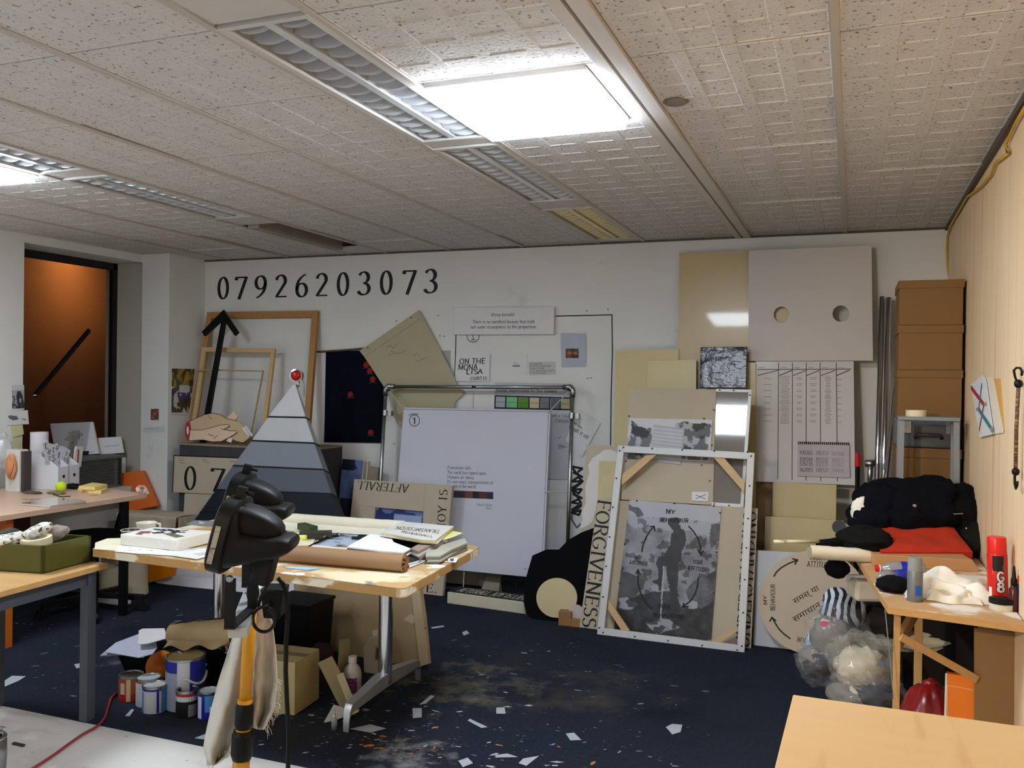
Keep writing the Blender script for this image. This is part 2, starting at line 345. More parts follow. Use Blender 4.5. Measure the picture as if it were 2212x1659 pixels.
def letters(parent, pl, rows, m, name='lettering', style='serif', weight=1.0, track=.06, jit=0.0, off=.0008, label=None):
    """rows: (text, baseline start, baseline end, top of cap at start) as points on the plane"""
    b = MB()
    for (s, p0, p1, pt) in rows:
        o = pl.loc(p0); U = pl.loc(p1) - o; V = pl.loc(pt) - o; qs, w = glyphs(s, style, weight, track, jit)
        for k, q in enumerate(qs):
            z = off + (k % 5) * 1e-5
            V4 = [o + U * (p[0] / w) + V * p[1] for p in q]
            n = (V4[1] - V4[0]).cross(V4[2] - V4[0]).z
            if n < 0: V4.reverse()
            b.add([(p.x, p.y, z) for p in V4], [(0, 1, 2, 3)])
    return b.build(name, m, parent, pl.M() if parent is WB else None, label=label, kind='stuff')
def strokes(parent, pl, lines, wpx, m, name='drawn_line', off=.0008, label=None):
    """lines drawn on a plane: each a list of points; wpx is the pen width in metres"""
    b = MB(); k = 0
    for ln in lines:
        out = []; ribbon(out, [pl.loc(q).xy for q in ln], lambda d: wpx)
        for q in out:
            V4 = [Vector((p[0], p[1], off + (k % 7) * 1e-5)) for p in q]; k += 1
            if (V4[1] - V4[0]).cross(V4[2] - V4[0]).z < 0: V4.reverse()
            b.add(V4, [(0, 1, 2, 3)])
    return b.build(name, m, parent, pl.M() if parent is WB else None, label=label, kind='stuff')
def text_mesh(parent, pl, s, p0, p1, m, name='lettering', off=.0008, hpx=None):
    """words in the built-in font (used for the Devanagari)"""
    c = bpy.data.curves.new('words', 'FONT'); c.body = s
    o = bpy.data.objects.new('words', c); COL.objects.link(o); bpy.context.view_layer.update()
    me = o.to_mesh(); vs_ = [v.co.copy() for v in me.vertices]; fs = [tuple(p.vertices) for p in me.polygons]; o.to_mesh_clear()
    bpy.data.objects.remove(o); bpy.data.curves.remove(c)
    w = max(v.x for v in vs_); a = pl.loc(p0); U = pl.loc(p1) - a; V = pl.loc(hpx) - a; h = .72
    b = MB(); b.add([a + U * (v.x / w) + V * (v.y / h) + Vector((0, 0, off)) for v in vs_], fs)
    return b.build(name, m, parent, kind='stuff')
# ------------------------------------------------------------------ ink pictures
def vnoise(u, v, f, seed):
    r = np.random.default_rng(seed); g = r.random((64, 64)); x = u * f; y = v * f; xi = np.floor(x).astype(int); yi = np.floor(y).astype(int)
    fx = x - xi; fy = y - yi; fx = fx * fx * (3 - 2 * fx); fy = fy * fy * (3 - 2 * fy); a = lambda i, j: g[(yi + j) % 64, (xi + i) % 64]
    return (a(0, 0) * (1 - fx) + a(1, 0) * fx) * (1 - fy) + (a(0, 1) * (1 - fx) + a(1, 1) * fx) * fy
def fbm(u, v, f, seed, o=5): return sum(vnoise(u, v, f * 2 ** k, seed + k) * .5 ** (k + 1) for k in range(o)) / (1 - .5 ** o)
def inpoly(u, v, poly):
    r = np.zeros(u.shape, bool); n = len(poly); j = n - 1
    for i in range(n):
        xi, yi = poly[i]; xj, yj = poly[j]
        if yi != yj: r ^= ((yi > v) != (yj > v)) & (u < (xj - xi) * (v - yi) / (yj - yi) + xi)
        j = i
    return r
def ink(name, parent, pl, quad, nx, ny, fn, off=.0008, th=.0, label=None, cat=None, M=None, curl=None):
    """picture printed on a sheet: quad = TL, TR, BR, BL; fn(u, v) -> rgb arrays (0-255), v runs down"""
    c = [pl.loc(q) for q in quad]
    V = []; F = []
    for j in range(ny + 1):
        for i in range(nx + 1):
            u, v = i / nx, j / ny; p = (c[0] * (1 - u) + c[1] * u) * (1 - v) + (c[3] * (1 - u) + c[2] * u) * v
            V.append((p.x, p.y, off + (curl(u, v) if curl else 0)))
    for j in range(ny):
        for i in range(nx): a = j * (nx + 1) + i; F.append((a, a + nx + 1, a + nx + 2, a + 1))
    me = bpy.data.meshes.new(name); me.from_pydata(V, [], F); me.materials.append(pmat())
    uu, vv = np.meshgrid(np.linspace(0, 1, nx + 1), np.linspace(0, 1, ny + 1)); rgb = np.clip(np.asarray(fn(uu, vv), float), 0, 255)
    l = np.where(rgb / 255 <= .04045, rgb / 255 / 12.92, ((rgb / 255 + .055) / 1.055) ** 2.4)
    at = me.color_attributes.new('ink', 'FLOAT_COLOR', 'POINT'); buf = np.ones((len(V), 4)); buf[:, :3] = l.reshape(3, -1).T
    at.data.foreach_set('color', buf.ravel().astype(np.float32)); me.update()
    o = bpy.data.objects.new(name, me); COL.objects.link(o)
    if parent is not None: o.parent = parent
    if label: tag(o, label, cat)
    return o
# ================================================================== SETTING
white = mat('wall_paint', (222, 222, 218), .75, var=.03, vscale=3, bump=.04, layers=[((178, 177, 170), 3, .68, .2, (1, 1, 1), 3)])
black = mat('black_print', (16, 15, 17), .6, var=.02)
ink_grey = mat('grey_print', (90, 90, 98), .7, var=.02)
paper = mat('white_paper', (222, 221, 222), .7, var=.02)
wood = mat('pine', (206, 172, 125), .55, var=.10, vscale=14, stretch=(1, 8, 8), bump=.05)
woodw = mat('brown_pine', (176, 128, 76), .55, var=.10, vscale=12, stretch=(8, 1, 8))
cream = mat('cream_board', (205, 190, 150), .35, var=.03, vscale=4)
linen = mat('primed_linen', (187, 174, 152), .75, var=.04, vscale=6, bump=.05, bscale=300)
blackm = mat('black_plastic', (8, 8, 9), .5, spec=.22, var=.05, bump=.05, bscale=250)
blackc = mat('black_cloth', (13, 13, 16), .95, var=.15, vscale=12, bump=.35, bscale=18, spec=.1)
chrome = mat('chrome', (205, 205, 208), .16, 1, var=.02)
steel = mat('galvanised_steel', (165, 168, 170), .32, 1, var=.1, vscale=25)
greym = mat('grey_paint_steel', (72, 78, 88), .5, var=.05)
conc = mat('concrete_floor', (206, 203, 198), .55, var=.10, vscale=2.2, layers=[((120, 112, 102), 1.6, .56, .2, (1, 2.5, 1), 2), ((225, 222, 214), 5, .62, .1, (1, 1, 1), 4), ((90, 84, 76), 24, .70, .04, (1, 1, 1), 7)])
def struct(name, b, m, parent=None, **k):
    o = b.build(name, m, parent, **k); 
    if parent is None: o['kind'] = 'structure'
    return o
struct('floor', MB().box(-5.7, YB, -.12, XR + .3, D + .1, -.006), conc)
struct('wall_back', MB().box(-5.0, D, 0, XR + .1, D + .1, H + .1), white); WB = bpy.data.objects['wall_back']
ply = mat('plywood_hoarding', (236, 208, 168), .5, var=.07, vscale=2.4, stretch=(1, 6, .45), layers=[((196, 160, 122), 1.7, .56, .25, (1, 7, .5), 3), ((236, 216, 190), 2, .62, .2, (1, 5, .4), 6)])
struct('wall_right', MB().box(XR, YB, -.006, XR + .06, D, H + .1), ply)
wall_l = MB().box(-5.62, YB, -.006, XL, 4.40, H + .1).box(-5.62, 4.40, 2.39, XL, 5.47, H + .1).box(-5.62, 4.40, -.006, -5.42, 5.47, .845)
struct('wall_left', wall_l, white)
struct('wall_front', MB().box(-5.62, YB - .1, -.006, XR + .1, YB, H + .1), white)
struct('trim_1', MB().box(XL, 5.47, 0, -5.0, D, H + .1), white, label='white corner pillar between window and back wall')
struct('trim_2', MB().box(-5.66, 5.485, -.006, XL, 5.62, H + .1), mat('jamb_paint', (178, 174, 160), .7, var=.03), label='grey beige window jamb beside the pillar')
# outside of the window: a concrete building face under a lit soffit
struct('wall_outside', MB().box(-9.2, 4.5, -1, -9.0, 13, 4.6).box(-9.2, 4.5, 4.4, -5.8, 13, 4.6), mat('outside_concrete', (120, 88, 60), .9, var=.14, vscale=1.5), label='concrete building face outside the window')
w1 = empty('window_1', (-5.56, 4.95, .95), 'tall dark window with black frame beside the pillar', None); w1['kind'] = 'structure'
I4 = Matrix.Translation((-5.56, 4.95, .95)).inverted()
MB().box(-.02, -.56, -.08, .02, .54, -.05).box(-.02, .49, -.08, .02, .535, 1.44).box(-.02, -.56, 1.385, .02, .54, 1.44).build('window_frame', mat('black_frame', (24, 19, 20), .5), w1)
gl = mat('window_glass', (30, 24, 20), .03, var=0, alpha=.12, spec=.5)
MB().box(-.004, -.55, -.05, .004, .49, 1.385).build('pane', gl, w1)
a = pX(75, 855, -5.545); b = pX(193, 713, -5.545)
MB().bar(I4 @ a, I4 @ b, .018, .03).build('window_stay', blackm, w1)
MB().lathe([(0, .012), (.012, .008), (.014, 0)], 10, I4 @ a).build('stay_knob', mat('knob_white', (230, 225, 215), .4), w1)
# sill casing with grille
rad = mat('casing_grey', (96, 98, 92), .55, var=.04)
rc = struct('trim_3', MB().box(-5.40, 2.9, .63, XL - .02, 5.30, .855).box(-5.41, 2.9, .855, XL, 5.32, .87).box(-5.60, 4.41, .85, -5.41, 5.46, .87), rad, label='grey convector casing forming the window sill')
for k in range(11):
    MB().box(XL - .021, 4.42, .665 + k * .017, XL - .012, 5.22, .675 + k * .017).build('slat', mat('slat_grey', (78, 80, 75), .5), rc)
for k in range(12):
    MB().box(XL - .02, 5.26, .65 + k * .017, XL - .008, 5.285, .659 + k * .017).build('slot', black, rc)
MB().box(-5.40, 2.9, .52, XL + .03, 5.40, .63).build('pipe_cover', mat('cover_white', (200, 198, 192), .6), rc)
# ------------------------------------------------------------------ ceiling
slab = struct('ceiling', MB().box(-5.7, YB, H + .15, XR + .1, D + .1, H + .25), mat('void_dark', (52, 49, 47), .9))
tilem = mat('ceiling_tile', (206, 203, 200), .9, var=.05, vscale=8, bump=.3, bscale=70, spec=.1, layers=[((128, 118, 110), 70, .615, .05, (1, 1, 1), 3), ((182, 174, 166), 30, .64, .08, (1, 1, 1), 4)])
plain = mat('ceiling_plate', (200, 196, 192), .7, var=.02)
barm = mat('ceiling_bar', (186, 178, 170), .5, var=.03)
TC = {}
def tile_mesh(w, d):
    key = (round(w, 2), round(d, 2))
    if key in TC: return TC[key]
    b = MB(); nx = max(1, round(w / .145)); ny = max(1, round(d / .145)); gx, gy, z1 = .044, .010, .0022
    xs = [0.0]; ys = [0.0]
    cw = (w - gx * (nx - 1) - .024) / nx; cdp = (d - gy * (ny - 1) - .012) / ny; x = .012
    for i in range(nx): xs += [x, x + cw]; x += cw + gx
    y = .006
    for i in range(ny): ys += [y, y + cdp]; y += cdp + gy
    xs.append(w); ys.append(d)
    for j in range(len(ys) - 1):
        for i in range(len(xs) - 1):
            cell = i % 2 == 1 and j % 2 == 1; z = z1 if cell else 0; e = .003 if cell else 0
            x0, x1, y0, y1 = xs[i], xs[i + 1], ys[j], ys[j + 1]
            if cell:
                b.add([(x0, y0, 0), (x1, y0, 0), (x1, y1, 0), (x0, y1, 0), (x0 + e, y0 + e, z), (x1 - e, y0 + e, z), (x1 - e, y1 - e, z), (x0 + e, y1 - e, z)],
                      [(7, 6, 5, 4), (0, 4, 5, 1), (1, 5, 6, 2), (2, 6, 7, 3), (3, 7, 4, 0)])
            else: b.add([(x0, y0, 0), (x1, y0, 0), (x1, y1, 0), (x0, y1, 0)], [(3, 2, 1, 0)])
    b.add([(0, 0, .018), (w, 0, .018), (w, d, .018), (0, d, .018), (0, 0, 0), (w, 0, 0), (w, d, 0), (0, d, 0)], [(0, 1, 2, 3), (4, 5, 1, 0), (5, 6, 2, 1), (6, 7, 3, 2), (7, 4, 0, 3)])
    TC[key] = b.mesh('ceiling_tile', tilem); return TC[key]
def tile(x0, x1, y0, y1, dz=0, rx=0, ry=0):
    g = .003; me = tile_mesh(x1 - x0 - 2 * g, y1 - y0 - 2 * g)
    o = bpy.data.objects.new('ceiling_tile', me); COL.objects.link(o); o.parent = slab
    o.location = (x0 + g, y0 + g, H + .002 + dz); o.rotation_euler = (rx, ry, 0)
def plate(x0, x1, y0, y1): MB().box(x0 + .003, y0 + .003, H + .001, x1 - .003, y1 - .003, H + .014).build('ceiling_plate', plain, slab)
ysn = [.83, 1.40, 1.97, 2.545, 3.115, 3.69, 4.26, 4.83, 5.40, D]
cols = [(-.057, XR - .01), (-.627, -.057), (-1.33, -.725), (-2.205, -1.64), (-2.775, -2.205), (-3.30, -2.775), (-4.19, -3.62), (-4.76, -4.19), (-5.27, -4.76)]
tilt = {(0, 5): (.012, 0, 0), (1, 4): (.0, .014, .012), (1, 6): (.016, 0, 0), (0, 2): (.004, .008, 0), (1, 2): (0, .0, .01), (4, 3): (.004, .006, 0), (5, 7): (.01, 0, .01), (6, 7): (.02, 0, 0), (6, 8): (.006, .012, 0), (3, 8): (.012, 0, 0), (7, 7): (.01, .0, .008)}
for ci, (x0, x1) in enumerate(cols):
    for ri in range(len(ysn) - 1):
        if (ci == 2 and ri == 3) or (ci == 6 and ri == 3): continue
        t = tilt.get((ci, ri), (0, 0, 0)); tile(x0, x1, ysn[ri], ysn[ri + 1], t[0] * .5 + abs(t[1]) * (ysn[ri + 1] - ysn[ri]), -abs(t[1]), t[2] * -1)
for x in (-.057, -1.33, -1.64, -2.205, -2.775, -3.30, -3.62, -4.19, -4.76):
    MB().box(x - .011, .83, H - .006, x + .011, D, H + .001).box(x - .003, .83, H + .001, x + .003, D, H + .04).build('ceiling_bar', barm, slab)
MB().box(-.725, .83, H - .012, -.687, D, H + .05).box(-.675, .83, H - .012, -.627, D, H + .05).box(-.687, .83, H + .01, -.675, D, H + .05).build('ceiling_beam', plain, slab)
MB().box(XR - .02, .83, H - .02, XR, D, H + .01).box(-5.0, D - .012, H - .012, XR, D, H + .0).build('ceiling_edge_trim', mat('edge_dark', (88, 80, 72), .7), slab)
MB().box(-5.62, YB, H, XR, .83, H + .03).build('ceiling_plaster', plain, slab)
for (x0, x1, ys_) in ((-1.64, -1.33, [(.83, 1.94), (3.19, 3.27), (4.44, 4.63), (5.755, D)]), (-3.62, -3.30, [(.83, 1.9), (3.11, 3.21), (4.34, 4.57), (5.60, D)])):
    for y0, y1 in ys_: plate(x0, x1, y0, y1)
# open service tray in the left strip
MB().box(-3.62, 4.57, H + .005, -3.60, 5.6, H + .13).box(-3.32, 4.57, H + .005, -3.30, 5.6, H + .13).box(-3.60, 4.57, H + .10, -3.32, 5.6, H + .12).build('service_tray', mat('tray_grey', (112, 106, 98), .6), slab)
MB().box(-3.58, 4.6, H - .015, -3.50, 5.58, H + .05).build('cable_trunking', mat('trunk_grey', (150, 142, 132), .6), slab)
# ceiling lights
housing = mat('light_housing', (206, 206, 208), .35, var=.03); blade = mat('louvre_blade', (214, 215, 218), .3, .15, var=.03)
def louvre(x0, x1, y0, y1, n, label, bm=None):
    t = empty('louvre_light', ((x0 + x1) / 2, (y0 + y1) / 2, H), label, 'ceiling light', 'unlit louvre lights'); w = (x1 - x0) / 2; d = (y1 - y0) / 2
    MB().box(-w, -d, .005, -w + .008, d, .1).box(w - .008, -d, .005, w, d, .1).box(-w + .008, -d, .005, w - .008, -d + .008, .1).box(-w + .008, d - .008, .005, w - .008, d, .1).box(-w + .008, -d + .008, .09, w - .008, d - .008, .1).build('housing', housing, t)
    MB().box(-w, -d, -.006, -w + .022, d, .005).box(w - .022, -d, -.006, w, d, .005).box(-w + .022, -d, -.006, w - .022, -d + .022, .005).box(-w + .022, d - .022, -.006, w - .022, d, .005).build('rim', plain, t)
    m = bm or blade
    MB().prism([(-.014, 0), (.014, 0), (.003, .055), (-.003, .055)], -d + .023, d - .023).build('divider', m, t, Matrix(((1, 0, 0, 0), (0, 0, -1, 0), (0, 1, 0, 0), (0, 0, 0, 1))))
    me = None
    for k in range(n):
        y = -d + .022 + (2 * d - .044) * (k + .5) / n
        if me is None:
            b = MB()
            for s in (-1, 1):
                xa, xb = (s * .015, s * (w - .024)); xa, xb = min(xa, xb), max(xa, xb)
                b.grid(lambda u, v: (xa + (xb - xa) * u, (.010 - .008 * v) * (1 if True else 0), .002 + .045 * v + .012 * (1 - (2 * u - 1) ** 2) * -1 * (1 - v)), 8, 1)
                b.grid(lambda u, v: (xb + (xa - xb) * u, -(.010 - .008 * v), .002 + .045 * v + .012 * (1 - (2 * u - 1) ** 2) * -1 * (1 - v)), 8, 1)
            me = b.mesh('louvre_blade', m, True)
        o = bpy.data.objects.new('louvre_blade', me); COL.objects.link(o); o.parent = t; o.location = (0, y, .008)
    for s in (-1, 1): MB().tube([(s * w * .5, -d + .05, .075), (s * w * .5, d - .05, .075)], .012, 8).build('fluorescent_tube', mat('unlit_tube', (205, 205, 205), .3), t, smooth=True)
    return t
louvre(-1.635, -1.335, 1.95, 3.18, 15, 'long unlit louvre ceiling light nearest the camera, left of the bright panel')
louvre(-1.635, -1.335, 3.28, 4.43, 15, 'unlit louvre ceiling light in the middle of the row, past the bright panel')
louvre(-1.635, -1.335, 4.64, 5.745, 15, 'louvre ceiling light nearest the back wall with yellowish blades', mat('louvre_blade_warmlit', (232, 218, 176), .3, .1))  # warm reflected light put into the blade colour
louvre(-3.615, -3.305, 1.92, 3.10, 14, 'louvre ceiling light at the left picture edge beside a lit panel')
louvre(-3.615, -3.305, 3.22, 4.33, 14, 'unlit louvre ceiling light in the left row before the open tray')
def led(x0, x1, y0, y1, e, label):
    t = empty('ceiling_light', ((x0 + x1) / 2, (y0 + y1) / 2, H), label, 'ceiling light'); w = (x1 - x0) / 2; d = (y1 - y0) / 2
    MB().box(-w, -d, -.010, -w + .012, d, .02).box(w - .012, -d, -.010, w, d, .02).box(-w + .012, -d, -.010, w - .012, -d + .012, .02).box(-w + .012, d - .012, -.010, w - .012, d, .02).build('frame', plain, t)
    MB().box(-w + .012, -d + .012, -.040, w - .012, d - .012, .01).build('diffuser', emat('led_%g' % e, (.80, .89, 1.0), e), t)
led(-1.31, -.765, 2.56, 3.13, LED_E, 'square ceiling panel glowing bright white above the studio')
led(-4.18, -3.635, 2.56, 3.11, LED2_E, 'bright ceiling panel cut off at the left picture edge')
plate(-1.33, -1.31, 2.545, 3.14); plate(-.765, -.725, 2.545, 3.14)
o = MB().lathe([(0, -.004), (.035, -.003), (.045, .004)], 16).build('ceiling_rose', mat('rose_grey', (120, 112, 104), .6), slab); q = pz(1460, 221, H); o.location = (q.x, q.y, H - .002)
# yellow cable along the partition top and down the corner
pts = [(2216, 228), (2196, 262), (2178, 300), (2172, 312), (2178, 330), (2160, 345), (2150, 352), (2140, 378), (2120, 402), (2100, 418), (2090, 424), (2072, 455), (2052, 489)]
cp = [pX(x, y, XR - .012) for x, y in pts] + [pY(x, y, D - .015) for x, y in [(2047, 510), (2045, 540), (2047, 575), (2050, 598)]]
tag(MB().tube(cp, .006, 6).build('yellow_cable', mat('yellow_cable', (200, 160, 50), .5), smooth=True), 'thin yellow cable tacked along the top of the partition', 'cable')
# ------------------------------------------------------------------ carpet with dried paint
e0, e1 = pz(0, 1521), pz(651, 1653); sl = (e1.y - e0.y) / (e1.x - e0.x)
ye = lambda x: e0.y + sl * (x - e0.x)
carp = mat('navy_carpet', (37, 43, 55), .95, var=.16, vscale=60, bump=.6, bscale=260, spec=.1, layers=[((62, 68, 82), 130, .60, .10, (1, 1, 1), 2), ((48, 47, 48), 1.5, .55, .28, (1, 1, 1), 5), ((27, 32, 43), 2.2, .56, .2, (1, 1, 1), 8)])
cb = MB().prism([(-5.26, ye(-5.26)), (XR - .005, ye(XR)), (XR - .005, D - .005), (-5.0, D - .005), (-5.0, 5.46), (-5.26, 5.46)], -.006, 0)
nt = carp.node_tree; pb_ = nt.nodes['Principled BSDF']; src = pb_.inputs['Base Color'].links[0].from_socket
def dust_patch(src, px_, py_, rad, col, scale, th):          # trodden-in dust with an uneven outline of its own
    c = pz(px_, py_); N = nt.nodes; L = nt.links; tc = N.new('ShaderNodeTexCoord'); vm = N.new('ShaderNodeVectorMath'); vm.operation = 'DISTANCE'; vm.inputs[1].default_value = (c.x, c.y, 0)
    L.new(tc.outputs['Object'], vm.inputs[0]); mr = N.new('ShaderNodeMapRange'); mr.inputs['From Min'].default_value = 0; mr.inputs['From Max'].default_value = rad; mr.inputs['To Min'].default_value = .32; mr.inputs['To Max'].default_value = -.12
    L.new(vm.outputs['Value'], mr.inputs['Value']); nz = N.new('ShaderNodeTexNoise'); nz.inputs['Scale'].default_value = scale; nz.inputs['Detail'].default_value = 6; nz.inputs['Roughness'].default_value = .65; L.new(tc.outputs['Object'], nz.inputs['Vector'])
    ad = N.new('ShaderNodeMath'); L.new(nz.outputs['Fac'], ad.inputs[0]); L.new(mr.outputs[0], ad.inputs[1]); m2 = N.new('ShaderNodeMapRange'); m2.inputs['From Min'].default_value = th; m2.inputs['From Max'].default_value = th + .3; L.new(ad.outputs[0], m2.inputs['Value'])
    mx = N.new('ShaderNodeMix'); mx.data_type = 'RGBA'; L.new(m2.outputs[0], mx.inputs['Factor']); L.new(src, mx.inputs['A']); mx.inputs['B'].default_value = lin(col); return mx.outputs['Result']
for a_ in ((1010, 1480, .85, (112, 106, 92), 6, .66), (880, 1630, .55, (150, 150, 148), 9, .70), (330, 1420, .7, (118, 120, 122), 8, .72), (1290, 1500, .7, (76, 72, 66), 4, .62)): src = dust_patch(src, *a_)
nt.links.new(src, pb_.inputs['Base Color'])
carpet = tag(cb.build('carpet', carp), 'large navy blue carpet spattered with dried paint', 'carpet')
def scuff(c, r, col, n, seed, name):
    R = random.Random(seed); b = MB()
    for k in range(n):
        a = R.uniform(0, 6.28); q = math.sqrt(R.random()); x = c[0] + r[0] * q * math.cos(a); y = c[1] + r[1] * q * math.sin(a)
        if y < ye(x) + .02 or y > D - .05 or x > XR - .02: continue
        L_ = R.choice([.006, .008, .010, .012, .018, .026, .04]) * R.uniform(.6, 1.4); wd = L_ * R.uniform(.12, .55); th = R.gauss(.35, .5)
        ns = R.choice([4, 5, 6, 7]); ps = []
        for j in range(ns):
            t = 6.283 * j / ns; rr = R.uniform(.7, 1.15); px_, py_ = L_ / 2 * math.cos(t) * rr, wd / 2 * math.sin(t) * rr
            ps.append((x + px_ * math.cos(th) - py_ * math.sin(th), y + px_ * math.sin(th) + py_ * math.cos(th), .0008 + (k % 40) * 4e-5))
        b.add(ps, [tuple(range(ns))])
    o = b.build(name, col, carpet, kind='stuff'); return o
pw = mat('paint_white', (176, 180, 188), .7); pg = mat('paint_grey', (96, 101, 112), .8); po = mat('paint_orange', (190, 120, 70), .7); pb = mat('paint_paleblue', (140, 165, 205), .7); pk = mat('paint_black', (18, 18, 22), .7)
cA = pz(1080, 1500); cB = pz(900, 1600); cL = pz(300, 1420)
scuff((cA.x - .2, cA.y), (1.05, .9), pw, 80, 1, 'paint_marks'); scuff((cB.x, cB.y), (1.2, .45), pw, 130, 2, 'paint_marks')
scuff((cA.x - .15, cA.y), (1.2, 1.0), pg, 240, 3, 'paint_marks'); scuff((cL.x, cL.y), (1.5, 1.1), pg, 260, 4, 'paint_marks'); scuff((cL.x, cL.y), (1.3, 1.0), pw, 90, 5, 'paint_marks')
scuff((cA.x + .5, cA.y + .2), (2.0, 1.5), pg, 50, 6, 'paint_marks')
q = pz(865, 1610); scuff((q.x, q.y), (.22, .09), po, 60, 7, 'paint_marks'); q = pz(1010, 1560); scuff((q.x, q.y), (.9, .3), po, 12, 8, 'paint_marks')
q = pz(890, 1572); scuff((q.x, q.y), (.12, .05), pb, 10, 9, 'paint_marks'); scuff((cA.x, cA.y), (1.6, 1.0), pk, 70, 10, 'paint_marks')
b = MB()                                               # the larger single flakes
for fl in [[(905, 1524), (930, 1503), (939, 1505), (920, 1521)], [(891, 1531), (911, 1531), (911, 1551), (892, 1553)], [(1072, 1530), (1090, 1529), (1092, 1543), (1072, 1543)], [(420, 1596), (478, 1573), (488, 1575), (450, 1600)], [(270, 1548), (284, 1533), (290, 1534), (280, 1549)],
           [(1438, 1572), (1452, 1565), (1474, 1567), (1470, 1583), (1452, 1588)], [(1222, 1586), (1240, 1584), (1256, 1600), (1232, 1601)], [(930, 1356), (958, 1352), (960, 1355), (935, 1359)], [(998, 1367), (1008, 1363), (1014, 1369), (1002, 1374)], [(0, 1478), (26, 1461), (56, 1462), (40, 1472), (2, 1488)],
           [(1070, 1633), (1095, 1629), (1120, 1637), (1070, 1638)], [(990, 1645), (1010, 1638), (1022, 1650), (1000, 1659)], [(1015, 1554), (1053, 1572), (1040, 1574), (1010, 1558)], [(160, 1436), (200, 1430), (205, 1437), (165, 1445)], [(1137, 1656), (1165, 1634), (1130, 1640), (1120, 1650)], [(755, 1576), (800, 1566), (835, 1575), (800, 1584)]]:
    ps = [pz(*p) for p in fl]; b.add([(p.x, p.y, .003) for p in ps][::-1], [tuple(range(len(ps)))])
b.build('paint_flakes', pw, carpet, kind='stuff')
dust = mat('dust_brown', (92, 88, 78), .95, var=.2, vscale=14)
# ================================================================== BACK WALL, LEFT PART
wp = wallY(D)
# big number written on the wall
rows = []
for k, ch in enumerate('07926203073'):
    cx = [172, 330, 505, 685, 865, 1045, 1232, 1420, 1615, 1820, 2010][k] * .2441 + 440
    t = (cx - 482) / 449; base = 646.5 - 12.7 * t; top = 598.8 - 17.3 * t; hw = 12.6 + 1.8 * t
    rows.append((ch, (cx - hw, base), (cx + hw, base - .5), (cx - hw + .6, top)))
letters(WB, wp, rows, black, name='wall_number', weight=1.25)
# drawn frame and marks on the wall
strokes(WB, wp, [[(1197, 683), (1240, 682), (1322, 680)], [(1322, 680), (1323, 760), (1320, 860), (1319, 965)], [(985, 724), (984, 770), (982, 822)], [(1184, 1035), (1234, 1036)]], .008, black)
strokes(WB, wp, [ell(1022, 727, 13, 12, 24) + [(1035, 727)], [(1018, 734), (1027, 734)], [(1022, 722), (1022, 734)]], .005, black)
strokes(WB, wp, [[(x, y), (x + 3, y + 1)] for x, y in ((945, 681), (949, 725), (958, 726), (855, 693), (1268, 817), (1275, 816), (1266, 671), (1312, 668), (906, 1020), (850, 958))], .006, ink_grey, name='wall_mark')
def sheet(name, label, cat, pts, m, d=.004, th=.0015, pl=None, group=None):
    return panel(name, label, cat, (pl or wp).off(d), pts, th, m, group=group)
# plinth in the corner
P = pY(388, 957, 5.43); P2 = pY(668, 968, 5.43); ZT = P.z
plin = MB().box(P.x, 5.43, 0, P2.x, D - .005, ZT - .012).build('plinth', mat('plinth_grey', (62, 60, 62), .8, var=.08, bump=.1), None)
tag(plin, 'tall dark grey plinth in the back corner carrying wooden frames', 'plinth')
MB().box(P.x - .006, 5.424, ZT - .012, P2.x, D - .005, ZT).build('top_board', mat('plinth_top', (148, 132, 110), .7), plin)
def frame_thing(name, label, pl, outer, wd, th, m, grp=None, cat='frame', inner=None):
    """mitred rectangular frame: outer TL,TR,BR,BL pixels, bar width in metres"""
    p2 = base_of(pl, outer); c = [p2.loc(q) for q in outer]; ctr = sum(c, Vector((0, 0, 0))) / 4
    t = empty(name, p2.M(), label, cat, grp)
    inn = []
    for i in range(4):
        a = (c[i - 1] - c[i]).normalized(); b = (c[(i + 1) % 4] - c[i]).normalized(); s = abs(a.cross(b).z); inn.append(c[i] + (a + b) * wd / s)
    for i in range(4):
        j = (i + 1) % 4; q = [c[i], c[j], inn[j], inn[i]]
        MB().prism([(p.x, p.y) for p in q], -th, 0).build('bar', m, t, bevel=.0015)
    return t, p2, inn
lp = lean(Vector((0, 5.60, ZT)), 13)
def footpl(px, py, z, deg, yaw=0): return lean(pz(px, py, z), deg, yaw)
lpA = lean(Vector((0, 5.66, ZT)), 10)
frame_thing('wooden_frame', 'large bare wooden stretcher frame leaning behind the black arrow', lpA, [(447, 674), (686, 671), (665, 962), (403, 958)], .052, .03, woodw)
lpB = lean(Vector((0, 5.60, ZT)), 10)
frame_thing('wooden_frame', 'small pale pine frame leaning inside the large stretcher frame', lpB, [(436, 750), (594, 752), (569, 960), (407, 957)], .036, .022, wood)
lpC = lean(Vector((0, 5.55, ZT)), 10)
frame_thing('stick_stretcher', 'thin stick frame leaning in front of the pale pine frame', lpC, [(422, 797), (569, 800), (538, 960), (399, 956)], .010, .010, mat('stick_wood', (170, 148, 112), .6))
# arrow
lpD = lean(Vector((0, 5.50, ZT)), 10); p2 = lpD.at(lpD.hit((437, 956)))
ar = empty('arrow', p2.M(), 'tall black wooden arrow pointing up, leaning on the plinth', 'arrow')
for q in ([(430, 956), (441, 956), (487, 690), (478, 690)], ):
    MB().prism([p2.loc(x) for x in q], -.022, 0).build('shaft', blackm, ar, bevel=.002)
part(ar, p2, 'arrow_arm', [(483, 669), (488, 684), (442, 726), (436, 717)], .022, blackm, off=-.018, bevel=.002)
part(ar, p2, 'arrow_arm', [(483, 669), (515, 718), (507, 725), (479, 684)], .022, blackm, off=-.0175, bevel=.002)
